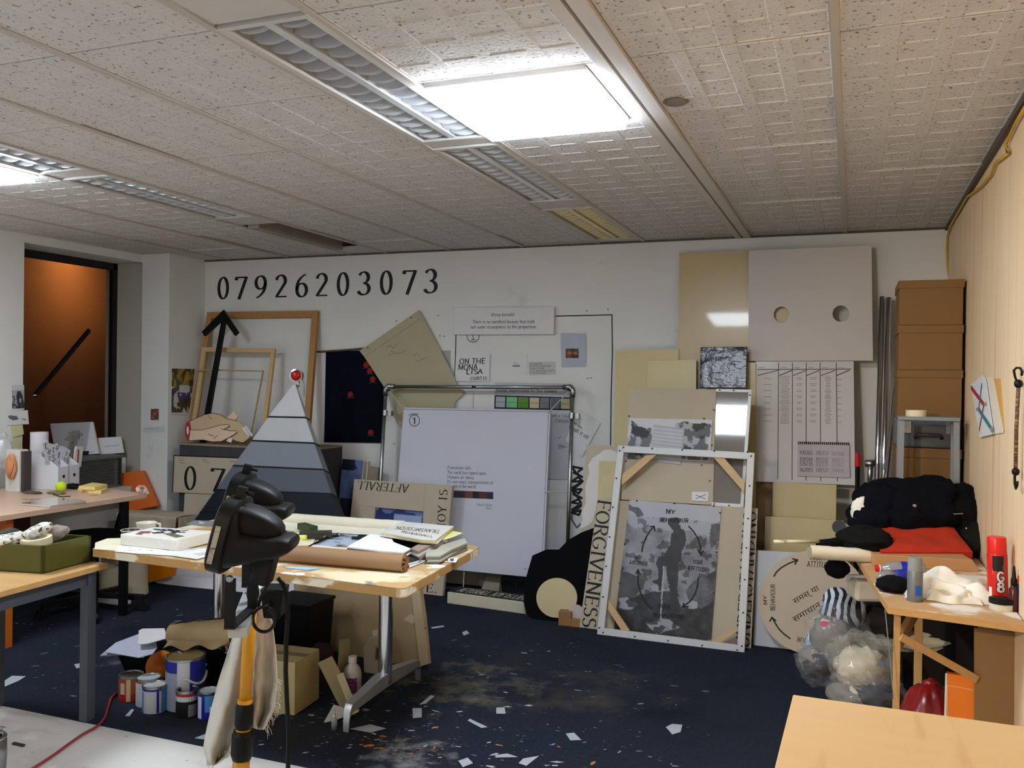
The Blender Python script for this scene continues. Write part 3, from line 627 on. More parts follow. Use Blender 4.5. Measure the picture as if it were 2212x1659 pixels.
# painted hands cut from board
cx3 = lambda L: [(360 + x * .2532, 640 + y * .2532) for x, y in L]
skin = mat('hand_tan', (204, 176, 140), .6, var=.03); skin2 = mat('hand_pink', (226, 196, 166), .6, var=.03); redp = mat('cut_red', (170, 52, 62), .6)
lpE = lean(Vector((0, 5.475, ZT)), 6); p2 = lpE.at(lpE.hit((480, 957)))
hd = empty('cutout_hands', p2.M(), 'painted cutout board of two severed hands lying against the arrow', 'cutout')
big = cx3([(196, 1072), (250, 1045), (330, 1010), (400, 998), (470, 1010), (520, 1045), (600, 1060), (650, 1100), (690, 1150), (722, 1205), (660, 1250), (600, 1238), (560, 1215), (520, 1190), (400, 1200), (210, 1190)])
sm = cx3([(205, 1142), (330, 1141), (400, 1121), (470, 1101), (540, 1095), (551, 1110), (500, 1138), (560, 1150), (610, 1148), (613, 1165), (560, 1200), (480, 1240), (400, 1243), (330, 1226), (208, 1233)])
part(hd, p2, 'upper_hand', big, .010, skin); part(hd, p2, 'lower_hand', sm, .010, skin2, off=.011)
part(hd, p2, 'wrist_cut', [(360 + .2532 * (195 + 22 * math.cos(t)), 640 + .2532 * (1150 + 82 * math.sin(t))) for t in [2 * math.pi * k / 20 for k in range(20)]], .011, redp, off=.0115)
part(hd, p2, 'bone', ell(410, 930, 2.2, 9, 16), .012, paper, off=.0118)
part(hd, p2, 'finger', cx3([(515, 1042), (580, 978), (612, 1030), (592, 1056)]), .009, skin2, off=-.002)
part(hd, p2, 'finger', cx3([(610, 1066), (630, 1068), (745, 1190), (728, 1202)]), .009, skin, off=.003)
for L_ in ([(655, 1128), (672, 1118), (720, 1190), (706, 1196)], [(672, 1112), (690, 1104), (748, 1186), (735, 1192)], [(520, 1235), (545, 1205), (575, 1215), (560, 1250)]):
    part(hd, p2, 'slip', cx3(L_), .005, paper, off=.012)
strokes(hd, p2, [big + big[:1]], .0045, black, 'outline', off=.0105); strokes(hd, p2, [sm + sm[:1], cx3([(480, 1130), (500, 1138), (560, 1150)]), cx3([(370, 1175), (400, 1190), (420, 1192)]), cx3([(420, 1215), (450, 1190)]), cx3([(380, 1020), (372, 1030)]), cx3([(395, 1035), (390, 1050)])], .004, black, 'outline', off=.0215)
# small flower poster on the pillar side
ps = wallX(-4.997, 1)
def flowers(u, v):
    n = fbm(u, v, 6, 3); n2 = fbm(u, v, 9, 11); r = 40 + 90 * (n > .5) * (v < .45) + 60 * n2; g = 42 + 60 * (n > .5) * (v < .45) + 50 * n2; b = 30 + 30 * n2
    w = (fbm(u, v, 5, 21) > .60) & (v > .4); r = np.where(w, 205, r); g = np.where(w, 190, g); b = np.where(w, 190, b)
    bl = (v > .45) & (v < .68) & (fbm(u, v, 4, 31) > .52) & ~w; b = np.where(bl, 120, b)
    lab = (u > .36) & (u < .82) & (v > .38) & (v < .55); return [np.where(lab, 200, r), np.where(lab, 202, g), np.where(lab, 208, b)]
fo, f2 = panel('poster', 'small dark flower poster pinned on the side of the white pillar', 'poster', ps.off(.003), [(371, 796), (420, 797), (414, 896), (370, 895)], .002, paper)
ink('picture', fo, f2, [(371, 796), (420, 797), (414, 892), (370, 891)], 36, 60, flowers)
# boards with numbers in front of the plinth
bp = wallY(5.395)
nb, n2 = panel('number_board', 'cream canvas board lettered 0 7 with black edges, on the plinth front', 'board', bp, [(376, 984), (560, 991), (556, 1072), (373, 1063)], .03, linen)
letters(nb, n2, [('0', (397, 1058), (424, 1059), (398, 1007)), ('7', (453, 1060), (483, 1062), (456, 1010))], black, weight=1.1)
strokes(nb, n2, [[(376, 984), (560, 991)], [(376, 984), (373, 1063)]], .008, black, 'edge_line'); strokes(nb, n2, [[(x, y), (x + 12, y + 2)] for x, y in ((385, 989), (386, 994), (436, 992), (440, 997), (497, 996), (388, 999))], .003, ink_grey, 'small_print')
lb, l2 = panel('canvas_board', 'blank cream canvas board standing below the numbered board', 'board', wallY(5.39), [(399, 1066), (560, 1073), (550, 1268), (388, 1260)], .03, linen)
# ------------------------------------------------------------------ pyramid
tone = [(212, 213, 216), (200, 202, 206), (138, 144, 153), (98, 105, 116), (28, 34, 44)]
pfr = lean(Vector((0, 5.235, 0)), .8); pbk = lean(Vector((0, 5.345, 0)), 0)
Lp = [(636, 827), (580, 899.5), (544, 951), (504, 1005), (467, 1057), (433, 1105), (400, 1152)]
Rp = [(637, 827), (660, 901), (678.5, 956.5), (698, 1013.5), (716, 1066), (733, 1115), (748, 1160)]
Bp = [(639, 828), (668, 906), (690, 963), (711, 1021), (729, 1073), (745, 1116), (760, 1162)]
p2 = pfr.at(pfr.hit((590, 1160)))
py = empty('pyramid', p2.M(), 'grey graded wooden pyramid with black bands and red button on its tip', 'sculpture')
inv = p2.M().inverted()
pedz = .60
for k in range(6):
    f0 = [inv @ pfr.hit(Lp[k]), inv @ pfr.hit(Rp[k]), inv @ pbk.hit(Bp[k])]; f1 = [inv @ pfr.hit(Lp[k + 1]), inv @ pfr.hit(Rp[k + 1]), inv @ pbk.hit(Bp[k + 1])]
    mk = lambda t, e=0: [a + (b - a) * t for a, b in zip(f0, f1)]
    def ring(t, g=0):
        r = mk(t); l = r[0]; rr = r[1]; bb = r[2]; b2 = Vector((l.x, bb.y, bb.z)); R = [l, rr, bb, b2]
        if g: c = sum(R, Vector((0, 0, 0))) / 4; R = [p + (p - c).normalized() * g for p in R]
        return R
    MB().loft([ring(1), ring(.05)]).build('tier', mat('tier_%d' % min(k, 4), tone[min(k, 4)], .55, var=.03), py)
    if k: MB().loft([ring(.05, .002), ring(-.02, .002)]).build('band', black, py)
B0 = pfr.hit(Lp[6]); B1 = pfr.hit(Rp[6])
tag(MB().box(B0.x - .02, 5.24, 0, B1.x + .04, 5.345, min(B0.z, B1.z) - .006).build('pedestal', mat('pedestal_black', (26, 27, 31), .6)), 'low black pedestal under the grey pyramid behind the table', 'pedestal')
q = pfr.hit((640, 811)); bt = empty('push_button', Pl(q, RIGHT, Vector((0, 0, 1))).M(), 'round red button with chrome ring standing on the pyramid tip', 'button')
Rz = Matrix.Identity(4)
MB().lathe([(.040, -.05), (.043, -.02), (.040, 0)], 24, caps=True).build('button_body', blackm, bt, smooth=True, sharp=40)
MB().lathe([(.036, -.005), (.046, -.005), (.046, .008), (.037, .010), (.036, -.005)], 24).build('ring', chrome, bt, smooth=True, sharp=40)
MB().lathe([(.0, .020), (.02, .018), (.032, .012), (.037, .004), (.037, -.004)], 24).build('red_cap', mat('red_cap', (190, 20, 22), .3), bt, smooth=True)
MB().box(-.012, -.062, -.04, .016, -.035, -.02).build('bracket', steel, bt)
MB().tube([(.035, -.02, -.04), (.045, -.07, -.04), (.044, -.15, -.05)], .004, 6).build('chain', steel, bt)
# curved black handle by the pyramid foot
hp = [pY(x, y, 4.85) for x, y in ((424, 1128), (428, 1106), (440, 1093), (458, 1088), (474, 1090))]
# ------------------------------------------------------------------ hanging cloths
tag(MB().tube([pY(684, 760, D - .02), pY(735, 757, D - .022), pY(795, 752, D - .02)], .008, 6).build('hanging_rod', mat('rod_brown', (86, 74, 52), .7), smooth=True), 'thin brown rod on the back wall carrying the dark cloth', 'rod')
nv = mat('navy_cloth', (12, 14, 28), .95, var=.1, bump=.1, bscale=200, spec=.1)
co, c2 = panel('rose_cloth', 'black cloth printed with red roses hanging on the back wall', 'cloth', wp.off(.016), [(704, 758), (828, 757), (830, 860), (826, 957), (780, 956), (700, 955), (702, 860)], .006, nv)
rr_ = mat('rose_red', (150, 18, 26), .9); gg_ = mat('rose_leaf', (18, 50, 40), .9)
for (x, y) in ((791, 788), (799, 801), (805, 819), (757, 852), (801, 934)):
    part(co, c2, 'leaf', [(x - 9, y + 9), (x - 2, y + 1), (x, y + 8)], .0006, gg_); part(co, c2, 'leaf', [(x + 9, y + 9), (x + 2, y + 1), (x, y + 8)], .0006, gg_)
    part(co, c2, 'rose', [(x + 6 * math.cos(t) * (1 + .12 * math.sin(5 * t)), y + 6 * math.sin(t) * (1 + .12 * math.cos(4 * t))) for t in [k * 2 * math.pi / 18 for k in range(18)]], .0012, rr_)
lsm = mat('loose_canvas', (178, 170, 140), .8, var=.04, vscale=5, bump=.08)
lo, l2 = panel('loose_canvas', 'beige unstretched canvas nailed askew over the dark cloth', 'canvas', wp.off(.026), [(905, 670), (913, 684), (982, 814), (983, 824), (992, 836), (1002, 850), (982, 869), (981, 890), (940, 930), (866, 925), (851, 899), (842, 862), (829, 835), (787, 771), (777, 758)], .003, lsm)
part(lo, l2, 'hem', [(905, 670), (913, 685), (788, 771), (777, 758)], .004, lsm)
strokes(lo, l2, [[(835, 750), (842, 746), (850, 752), (858, 744)], [(840, 768), (850, 764), (866, 762), (876, 757)], [(892, 768), (900, 764), (908, 769)], [(898, 782), (912, 776), (924, 772)], [(845, 758), (852, 762)]], .004, mat('pencil', (128, 122, 104), .8), 'pencil_note')
for q in ((795, 751), (889, 686)): part(lo, l2, 'nail', ell(q[0], q[1], 1.6, 1.6, 8), .006, ink_grey, off=.004)
# ------------------------------------------------------------------ signs and papers on the wall
so, s2 = panel('text_sign', 'white block sign reading (Deep breath) There is no excellent beauty', 'sign', wp.off(.035), [(981, 664), (1197, 663), (1196, 722), (980, 723)], .034, paper, bevel=.002)
letters(so, s2, [('(Deep breath)', (1061, 683), (1111, 682.6), (1061, 676.4)), ('There is no excellent beauty that hath', (1021, 698.5), (1155, 698), (1021, 691.5)), ('not some strangeness in the proportion.', (1017, 709.6), (1160, 709), (1017, 702.5))], ink_grey, weight=1.15)
def wallpaper_(name, label, pts, m=paper, d=.004): return panel(name, label, 'paper', wp.off(d), pts, .0018, m)
o, q2 = wallpaper_('paper_note', 'white note with hand lettering ON THE MONA LISA', [(985, 766), (1058, 765), (1056.5, 823), (982, 824)], paper, .012)
letters(o, q2, [('ON THE', (992, 786), (1048, 785), (993, 775)), ('MONA', (990, 799), (1031, 798.4), (990.5, 787.5)), ('LISA', (1007, 808.3), (1043, 807), (1007.6, 798)), ('CURTIS', (1016, 821), (1051.5, 820), (1016.6, 814.4))], black, style='marker', weight=1.35, jit=.035)
o, q2 = wallpaper_('paper_note', 'faint white sheet with tiny black caption beside the mona lisa note', [(1095, 765), (1138, 766), (1138, 812), (1095, 811)])
strokes(o, q2, [[(1108, 790.5), (1123, 790.5)]], .007, black, 'caption'); strokes(o, q2, [[(1109, 784), (1120, 784)], [(1109, 787), (1121, 787)]], .002, ink_grey, 'caption')
TXT = ['A mountain falls.', 'The earth has ripped open.', 'Humans are dying.', "It's one man's interpretation of", 'the end of the world.']
o, q2 = wallpaper_('paper_label', 'small torn paper label printed with five lines of text', [(1142, 782), (1199, 781), (1201, 809), (1180, 810), (1143, 811)], mat('label_paper', (196, 196, 196), .7))
letters(o, q2, [(t, (1143.5, 787 + k * 5.0), (1143.5 + w, 787 + k * 5.0), (1143.5, 783.2 + k * 5.0)) for k, (t, w) in enumerate(zip(TXT, (29, 47, 33, 54, 36)))], ink_grey)
o, q2 = wallpaper_('photo_sheet', 'pale blue sheet with a small dark photograph, on the wall', [(1211, 719), (1265.5, 720), (1265.5, 792), (1213, 793)], mat('blue_sheet', (176, 184, 198), .6), .008)
ink('photograph', o, q2, [(1222, 753), (1250, 753), (1250, 773.5), (1222, 773.5)], 28, 20, lambda u, v: [40 + 120 * np.exp(-((u - .25) ** 2 + (v - .45) ** 2) / .04) + 110 * np.exp(-((u - .75) ** 2 + (v - .5) ** 2) / .02) + 60 * (fbm(u, v, 5, 4) > .5), 30 + 80 * np.exp(-((u - .25) ** 2 + (v - .45) ** 2) / .04) + 80 * np.exp(-((u - .75) ** 2 + (v - .5) ** 2) / .02) + 22 * (fbm(u, v, 5, 4) > .5), 24 + 60 * np.exp(-((u - .75) ** 2 + (v - .5) ** 2) / .02)], off=.001)
o, q2 = wallpaper_('paper_note', 'plain grey sheet peeking out behind the beige loose canvas', [(950, 757), (973, 757), (973, 800), (950, 800)], mat('grey_sheet', (168, 170, 176), .7))
o, q2 = wallpaper_('chart_poster', 'large poster reading blank expression to the viewer above colour squares', [(1069, 826), (1236, 829), (1233, 1037), (1060, 1030)], mat('poster_paper', (190, 194, 202), .6))
letters(o, q2, [('blank expression to the viewer', (1072, 846.5), (1204, 848.5), (1072, 838.6)), ('77cm x 53cm', (1183, 900), (1233, 902), (1183, 893.5)), ('1503/6', (1199, 912), (1229, 913.5), (1199, 905.5))], ink_grey, weight=1.2)
for k, (c, x0, x1) in enumerate([((172, 174, 182), 1070, 1093), ((120, 200, 128), 1093, 1119), ((86, 148, 22), 1119, 1143), ((204, 186, 154), 1143, 1166.5), ((120, 121, 132), 1166.5, 1187.5), ((98, 99, 106), 1187.5, 1210.5), ((178, 168, 126), 1210.5, 1233)]):
    yy = lambda x: 855 + (x - 1070) * .031; yb = lambda x: 881 + (x - 1070) * .022
    part(o, q2, 'swatch', [(x0 + 2, yy(x0) + 2), (x1 - 2, yy(x1) + 2), (x1 - 2, yb(x1) - 1), (x0 + 2, yb(x0) - 1)], .0006, mat('swatch_%d' % k, c, .7, var=.05))
strokes(o, q2, [[(1070, 855), (1233, 860)], [(1070, 881), (1233, 885)]] + [[(x, 855 + (x - 1070) * .031), (x - .5, 882 + (x - 1070) * .02)] for x in (1070, 1093, 1119, 1143, 1166.5, 1187.5, 1210.5, 1233)], .010, black, off=.0016)
strokes(o, q2, [[(1071, 868), (1232, 873)]], .003, ink_grey, off=.0017)
strokes(o, q2, [[(1206, 946), (1213, 944)], [(1206, 960), (1213, 962), (1224, 966)], [(1206, 964), (1220, 966)], [(1206, 968), (1216, 968)]], .004, ink_grey, 'small_print')
o, q2 = wallpaper_('paper_note', 'tilted white sheet lettered laugh it off, right of the pipe frame', [(1247, 884), (1297, 914), (1257, 988), (1222, 950)], paper, .012)
letters(o, q2, [('So on:', (1236, 913), (1257, 928), (1239, 907)), ('laugh it off', (1229, 923), (1269, 949), (1233, 916))], ink_grey, weight=1.4)
# ------------------------------------------------------------------ galvanised pipe frame with the hanging white canvas
yf = 5.60; pf = lean(Vector((0, yf, 0)), 6.2)
fl, fr_ = pf.at(Vector((0, yf, .0))), None
A_, B_, C_, D_ = (834, 835), (1238, 837), (1222, 1297), (809, 1257)
p2 = pf.at(pf.hit((1010, 1280))); 
pt = empty('pipe_rail', p2.M(), 'rectangular galvanised pipe frame leaning on the wall around a white canvas', 'frame')
a, b_, c_, d_ = (p2.loc(q) for q in (A_, B_, C_, D_)); r = .0135
MB().tube([a, b_], r, 12).build('top_pipe', steel, pt, smooth=True); MB().tube([a, d_], r, 12).build('post', steel, pt, smooth=True)
MB().tube([b_, c_], r, 12).build('post', steel, pt, smooth=True); MB().tube([d_, c_], r, 12).build('bottom_pipe', steel, pt, smooth=True)
for q, s in ((a, 1), (b_, -1)):
    MB().tube([q + Vector((s * .07, 0, 0)), q + Vector((s * .02, .004, 0)), q + Vector((0, -.02, 0)), q + Vector((0, -.07, 0))], .020, 12).build('elbow', steel, pt, smooth=True)
for q in ((832, 892), (1235.5, 898)):
    w = p2.loc(q); MB().tube([w + Vector((0, .02, 0)), w + Vector((0, -.02, 0))], .021, 12).box(w.x + .01, w.y - .018, -.05, w.x + .045, w.y + .018, -.005).build('clamp', steel, pt, smooth=True, sharp=40)
cvm = mat('white_canvas', (200, 201, 214), .65, var=.015, vscale=3)
hc, h2 = panel('hanging_canvas', 'large white canvas with poem text hung inside the pipe frame', 'canvas', pf.off(.004), [(872, 880), (1189, 887), (1174, 1234), (1147, 1247), (845, 1218)], .022, cvm, bevel=.002)
letters(hc, h2, [('1', (890, 915.5), (900, 916), (890, 902))], black, weight=.9)
strokes(hc, h2, [ell(895.5, 908.5, 11, 12, 24) + [(906.5, 908.5)], [(884, 897), (890, 894), (904, 895)]], .005, black, 'circle')
y0s = (1012.8, 1023.2, 1033.2, 1043.3, 1052.8); ws = (52.5, 85.5, 58.5, 99, 63)
letters(hc, h2, [(t, (966, y), (966 + w, y + w * .030), (966.3, y - 6.8)) for t, y, w in zip(TXT, y0s, ws)] + [('196cm x 303cm', (1029, 1092), (1063, 1093.3), (1029, 1087.5)), ('1853', (1049.5, 1100), (1062, 1100.5), (1049.5, 1095.5))], ink_grey, weight=1.15)
for k, (c, x0, x1) in enumerate([((72, 64, 72), 965, 978), ((70, 63, 72), 978, 992), ((58, 54, 68), 992, 1005), ((112, 62, 46), 1005, 1021), ((30, 24, 32), 1021, 1035), ((88, 46, 38), 1035, 1052), ((38, 42, 62), 1052, 1065.5)]):
    ty = lambda x: 1059.2 + (x - 976) * .042
    part(hc, h2, 'swatch', [(x0, ty(x0)), (x1, ty(x1)), (x1, ty(x1) + 15.4), (x0, ty(x0) + 15.4)], .0006, mat('dark_swatch_%d' % k, c, .7))
strokes(hc, h2, [[(1131, 1228), (1142, 1230), (1158, 1233)], [(1146, 1231.5), (1158, 1232)]], .003, ink_grey, 'signature')
strokes(hc, h2, [[(874, 884), (1185, 890), (1170, 1232)]], .003, ink_grey, 'seam')
cord = mat('white_cord', (176, 176, 174), .6)
p3 = pf.off(.012)
for pa, pb in (((1025.5, 832), (1023.5, 883)), ((1004, 1234), (1002.5, 1277)), ((1179, 1063), (1228, 1063.5)), ((874, 884), (837, 838)), ((1187, 890), (1234, 842))):
    MB().tube([p2.loc(pa) + Vector((0, 0, .012)), p2.loc(pb) + Vector((0, 0, .016))], .004, 6).build('tie_cord', cord, pt)
for q in ((1025, 836), (841, 843), (1231, 843)):
    w = p2.loc(q); MB().box(w.x - .012, w.y - .008, .010, w.x + .012, w.y + .006, .022).build('cord_clip', blackm, pt)
# ------------------------------------------------------------------ AFTERALL board and the blue book behind it
ap = footpl(955, 1289, 0, 6)
q = [(765, 1035), (977, 1049), (956, 1288), (742, 1262)]; hole = [(811, 1096), (915, 1105), (905, 1206), (800, 1196)]
ab, a2 = panel('lettered_board', 'cream board lettered AFTERALL JOY IS LIFE around a blue picture', 'board', ap, q, .035, linen, holes=[hole], bevel=.002)
letters(ab, a2, [('AFTERALL', (884, 1047.5), (774, 1039.5), (880, 1064.5)), ('JOY IS', (961, 1140), (967, 1058.5), (943.5, 1138.5)), ('LIFE.', (873, 1275), (944, 1280.5), (874, 1257.5))], black, weight=1.05, track=.12)
strokes(ab, a2, [[(919, 1045), (914, 1104)], [(774, 1091), (811, 1096)]], .002, mat('seam_tan', (150, 138, 116), .8), 'joint')
def bluepic(u, v):
    n = fbm(u, v, 4, 8); r = 22 + 70 * (n > .55) + 18 * v; g = 34 + 80 * (n > .55) + 20 * v; b = 96 + 70 * (n > .55) + 20 * v
    w = (u > .38) & (u < .93) & (v > .12) & (v < .8); r = np.where(w, 150, r); g = np.where(w, 165, g); b = np.where(w, 205, b)
    c = ((u + v * 1.0) < .10) | ((1 - u) + v < .10); return [np.where(c, 200, r), np.where(c, 198, g), np.where(c, 192, b)]
ink('blue_picture', ab, a2, [(809, 1094), (917, 1103), (907, 1208), (798, 1198)], 40, 36, bluepic, off=-.02)
bk, b2 = panel('blue_book', 'large blue printed cover leaning on the wall left of the pipe frame', 'poster', lean(Vector((0, 5.62, .30)), 9), [(740, 991), (785, 995), (769, 1168), (726, 1163)], .02, paper)
def bookpic(u, v):
    n = fbm(u, v * 2, 4, 17); l = 60 + 75 * n * (v > .16); d_ = (v < .17) & (u < .62)
    dk = v > .62; return [np.where(d_, 12, np.where(dk, 24, 60 + 60 * n)), np.where(d_, 18, np.where(dk, 32, 76 + 62 * n)), np.where(d_, 40, np.where(dk, 52, 122 + 70 * n))]
ink('cover', bk, b2, [(740, 991), (785, 995), (772, 1130), (730, 1126)], 30, 60, bookpic)
letters(bk, b2, [('nook', (748, 1013), (772, 1014), (748, 1003))], mat('ink_navy', (14, 20, 44), .6), weight=1.6)
panel('canvas_board', 'narrow cream canvas edge standing behind the blue cover', 'board', lean(Vector((0, 5.665, .30)), 9), [(784, 994), (797, 996), (777, 1170), (763, 1168)], .02, linen)
panel('canvas_board', 'small grey beige board behind the pipe frame post', 'board', lean(Vector((0, 5.70, .28)), 6), [(797, 1007), (818, 1010), (802, 1172), (780, 1169)], .015, mat('dull_board', (140, 132, 116), .8))
tag(MB().box(pY(700, 1150, 5.6).x, 5.5, 0, pY(835, 1150, 5.6).x, D - .03, .28).build('low_crate', blackm), 'low black crate on the floor behind the lettered board', 'crate')
# ------------------------------------------------------------------ things on the floor below the canvas
bpk = footpl(1153, 1337, 0, 9)
blk, k2 = panel('black_board', 'black curved cutout board with a cream disc at its foot', 'board', bpk, [(1283, 1140), (1256, 1150), (1228, 1166), (1207, 1187), (1180, 1187), (1150, 1200), (1134, 1255), (1131, 1300), (1137, 1327), (1153, 1337), (1200, 1341), (1255, 1346), (1262, 1340), (1274, 1250)], .02, blackc)
cdp = bpk.off(.014)
co_, cc2 = panel('cream_disc', 'round cream disc propped against the black cutout board', 'disc', cdp, ell(1202.5, 1291.5, 44, 43, 40), .012, cream)
panel('white_disc', 'small pale grey disc half hidden beside the lettered board foot', 'disc', bpk.off(.045), ell(1244, 1325, 17, 19, 24), .01, mat('pale_disc', (190, 182, 176), .6))
q = pz(1228, 1351, 0); tag(MB().box(-.06, -.02, 0, .02, .05, .085).box(.02, -.03, 0, .10, .04, .045).build('wood_block', mat('block_brown', (150, 112, 70), .7, var=.1), M=Matrix.Translation(q) @ Matrix.Rotation(.1, 4, 'Z'), bevel=.003), 'brown wooden offcut on the carpet below the pale disc', 'block')
# long narrow lettered box lying on the floor
f0, f1 = pz(966, 1303, 0), pz(1136, 1327, 0); dv = (f1 - f0); ln = dv.length; ang = math.atan2(dv.y, dv.x)
lbM = Matrix.Translation(f0) @ Matrix.Rotation(ang, 4, 'Z')
lb = empty('lettered_box', lbM, 'long low cream box with black lettered top lying on the carpet', 'box')
MB().box(0, 0, 0, ln, .17, .075).build('body', mat('box_cream', (206, 200, 178), .6, layers=[((40, 38, 34), 9, .60, .15, (1, 1, 3), 4)]), lb, bevel=.003)
MB().box(.0, .012, .075, ln, .165, .079).build('black_top', black, lb)
tp = Pl((0, 0, .0795), (1, 0, 0), (0, 1, 0)); b = MB()
qs, w = glyphs('AFTERALL JOY IS LIFE', 'serif', 1.3)
for k, qd in enumerate(qs): b.add([(.05 + p[0] / w * (ln - .08), .035 + p[1] * .10, .0797 + (k % 5) * 1e-5) for p in (qd if True else qd)], [(0, 1, 2, 3)])
b.build('lettering', mat('letter_cream', (200, 194, 172), .6), lb)
o = MB().bar((.02, .19, .105), (ln * .8, .2, .105), .02, .02).build('x', chrome); bpy.data.objects.remove(o)
g0 = pz(1052, 1283, 0)
tag(MB().hexa([(-.05, 0, 0), (.09, 0, 0), (.09, .1, 0), (-.05, .1, 0)], [(-.02, .12, .16), (.07, .12, .16), (.07, .18, .16), (-.02, .18, .16)]).build('concrete_block', mat('block_grey', (140, 134, 118), .85, bump=.2), M=Matrix.Translation(g0 + Vector((0, -.02, 0)))), 'tapered grey block standing under the hanging canvas', 'block')
g1 = pz(1110, 1284, 0)
tag(MB().box(-.14, 0, 0, .16, .18, .11).build('black_case', mat('case_black', (22, 23, 26), .35, layers=[((90, 92, 98), 20, .6, .15, (1, 3, 1), 3)]), M=Matrix.Translation(g1 + Vector((0, .0, 0))), bevel=.008), 'low black case behind the long lettered box', 'case')
# scribbled black loops on the wall right of the pipe frame
strokes(WB, wp, [[(1247 + 12 * math.sin(k * 2.1) + 2 * math.cos(k * 5), 1010 + k * 3.2 + 9 * math.cos(k * 1.7)) for k in range(33)]], .016, black, 'black_scribble')
strokes(WB, wp, [[(1240, 1100), (1234, 1120), (1246, 1140), (1258, 1128)], [(1242, 1104), (1250, 1090), (1262, 1086)]], .012, ink_grey, 'black_scribble')
# ================================================================== BACK WALL, RIGHT PART
glossc = mat('gloss_cream', (205, 188, 142), .22, var=.03, vscale=4, coat=.5)
tanb = mat('tan_board', (198, 176, 132), .3, var=.03, vscale=3, coat=.3)
def footfix(pl, pts): return pts
panel('cream_board', 'tall glossy tan board standing on the back wall left of the holed board', 'board', lean(Vector((0, 5.70, 0)), 3.0), [(1468, 547), (1742, 537), (1744, 1366), (1452, 1330)], .03, tanb)
panel('cream_board', 'cream board leaning left of the tall tan board, partly overlapped', 'board', lean(Vector((0, 5.56, 0)), 7.3), [(1330, 757), (1466, 754), (1462, 1322), (1316, 1306)], .025, mat('cream2', (206, 190, 140), .35, var=.02))
panel('cream_board', 'smaller cream board in front of the tan board, left of the black square', 'board', lean(Vector((0, 5.49, 0)), 8.5), [(1400, 780), (1504, 777), (1500, 1332), (1388, 1320)], .025, mat('cream3', (212, 198, 150), .35, var=.02))
panel('cream_board', 'glossy yellowish board strip showing right of the black square', 'board', lean(Vector((0, 5.60, 0)), 4.5), [(1560, 784), (1632, 783), (1634, 1372), (1552, 1364)], .025, glossc)
bt = wallY(5.80)
hb, h2 = panel('holed_board', 'large white square board with two round holes high on the wall', 'board', lean(Vector((0, 5.63, 0)), 3.6), [(1617, 541), (1883, 530), (1886, 779), (1617, 780)], .03, mat('holed_white', (208, 200, 194), .6, var=.02), holes=[ell(1688, 679.5, 16.5, 17, 36), ell(1816.5, 677.5, 18, 17.5, 36)], bevel=.002)
# printed chart board under it
cpl = lean(Vector((0, 5.59, 0)), 5.5)
gw = mat('gloss_white', (212, 208, 206), .12, var=.01, coat=.6)
cb_, c2 = panel('chart_board', 'glossy white board ruled into columns of tiny print', 'board', cpl, [(1632, 780.5), (1844, 780), (1847, 1048), (1628, 1040)], .02, gw)
ln = []
for xt, xb, yb_ in ((1682, 1680, 1035), (1711.7, 1711, 1036.6), (1741.6, 1741, 1037.5), (1771.6, 1773, 1039), (1806.5, 1809, 1040)): ln.append([(xt, 784), (xb, yb_)])
ln.append([(1636, 798.3), (1838, 797.2)]); strokes(cb_, c2, ln, .0045, mat('rule_dark', (58, 50, 50), .5))
strokes(cb_, c2, [[(x0, 811), (x1, 800)] for x0, x1 in ((1637, 1681), (1714, 1741), (1743, 1770), (1774, 1804))], .005, mat('rule_red', (110, 40, 44), .5), off=.0012)
strokes(cb_, c2, [[(1684, 811), (1711, 800)], [(1808, 811), (1835, 799.5)]], .005, black, off=.0012)
R = random.Random(3); tl = []
for k in range(8):
    y = 817.5 + k * 13.2
    for cxm, wd, nl, dy in ((1658, 20, 1, 0), (1696, 24, 4, 3.1), (1727, 14, 2, 3.4), (1757, 16, 2, 3.6), (1789, 15, 4, 3.1), (1813, 10, 1, 0)):
        for j in range(nl):
            w = wd * R.uniform(.55, 1) / 2; yy = y + (j - (nl - 1) / 2) * dy + (2 if cxm > 1800 else 0); x = cxm - w
            while x < cxm + w - 1.5:
                e = min(x + R.uniform(2, 6), cxm + w); tl.append([(x, yy), (e, yy)]); x = e + 1.2
for x in (1640, 1687, 1716, 1746, 1776, 1811): tl.append([(x, 794.3), (x + 12, 794.2)])
strokes(cb_, c2, tl, .0032, mat('print_faint', (128, 118, 114), .5), 'small_print', off=.0008)
# spiral pad on it
sp, s2 = panel('spiral_pad', 'spiral bound pad of stamped number rows hung on the chart board', 'pad', cpl.off(.014), [(1722.7, 957), (1834.5, 959), (1836, 1032), (1722.7, 1028)], .010, mat('pad_paper', (188, 182, 186), .6))
wcol = [mat('stamp_%d' % k, c, .7) for k, c in enumerate([(112, 84, 106), (142, 122, 138), (164, 150, 160)])]
nums = [['935263', '345333', '361368'], ['039344', '493242', '108073'], ['535235', '332272', '333013'], ['562013', '340332', '349050']]
for c in range(3):
    rows = []
    for r in range(4):
        x0 = 1640 + (520, 722, 922)[c] * .1687; yb_ = 770 + (1258, 1342, 1400, 1476)[r] * .1687 + (0, .5, 2)[c]
        rows.append((nums[r][c], (x0, yb_), (x0 + 27.5, yb_ + .4), (x0, yb_ - 9)))
    letters(sp, s2, rows, wcol[c], weight=1.4)
for k in range(26):
    x = 1725 + k * 4.3; q = s2.loc((x, 956.5 + k * .08)); b = MB().tube([q + Vector((.009 * math.sin(t), .006 * math.cos(t) * 1.0 - .002, .006 + .008 * math.cos(t))) if False else q + Vector((0, .007 * math.cos(t), .000 + .010 * math.sin(t))) for t in [j * 6.2832 / 8 for j in range(9)]], .0024, 5)
    b.build('spiral_ring', black, sp)
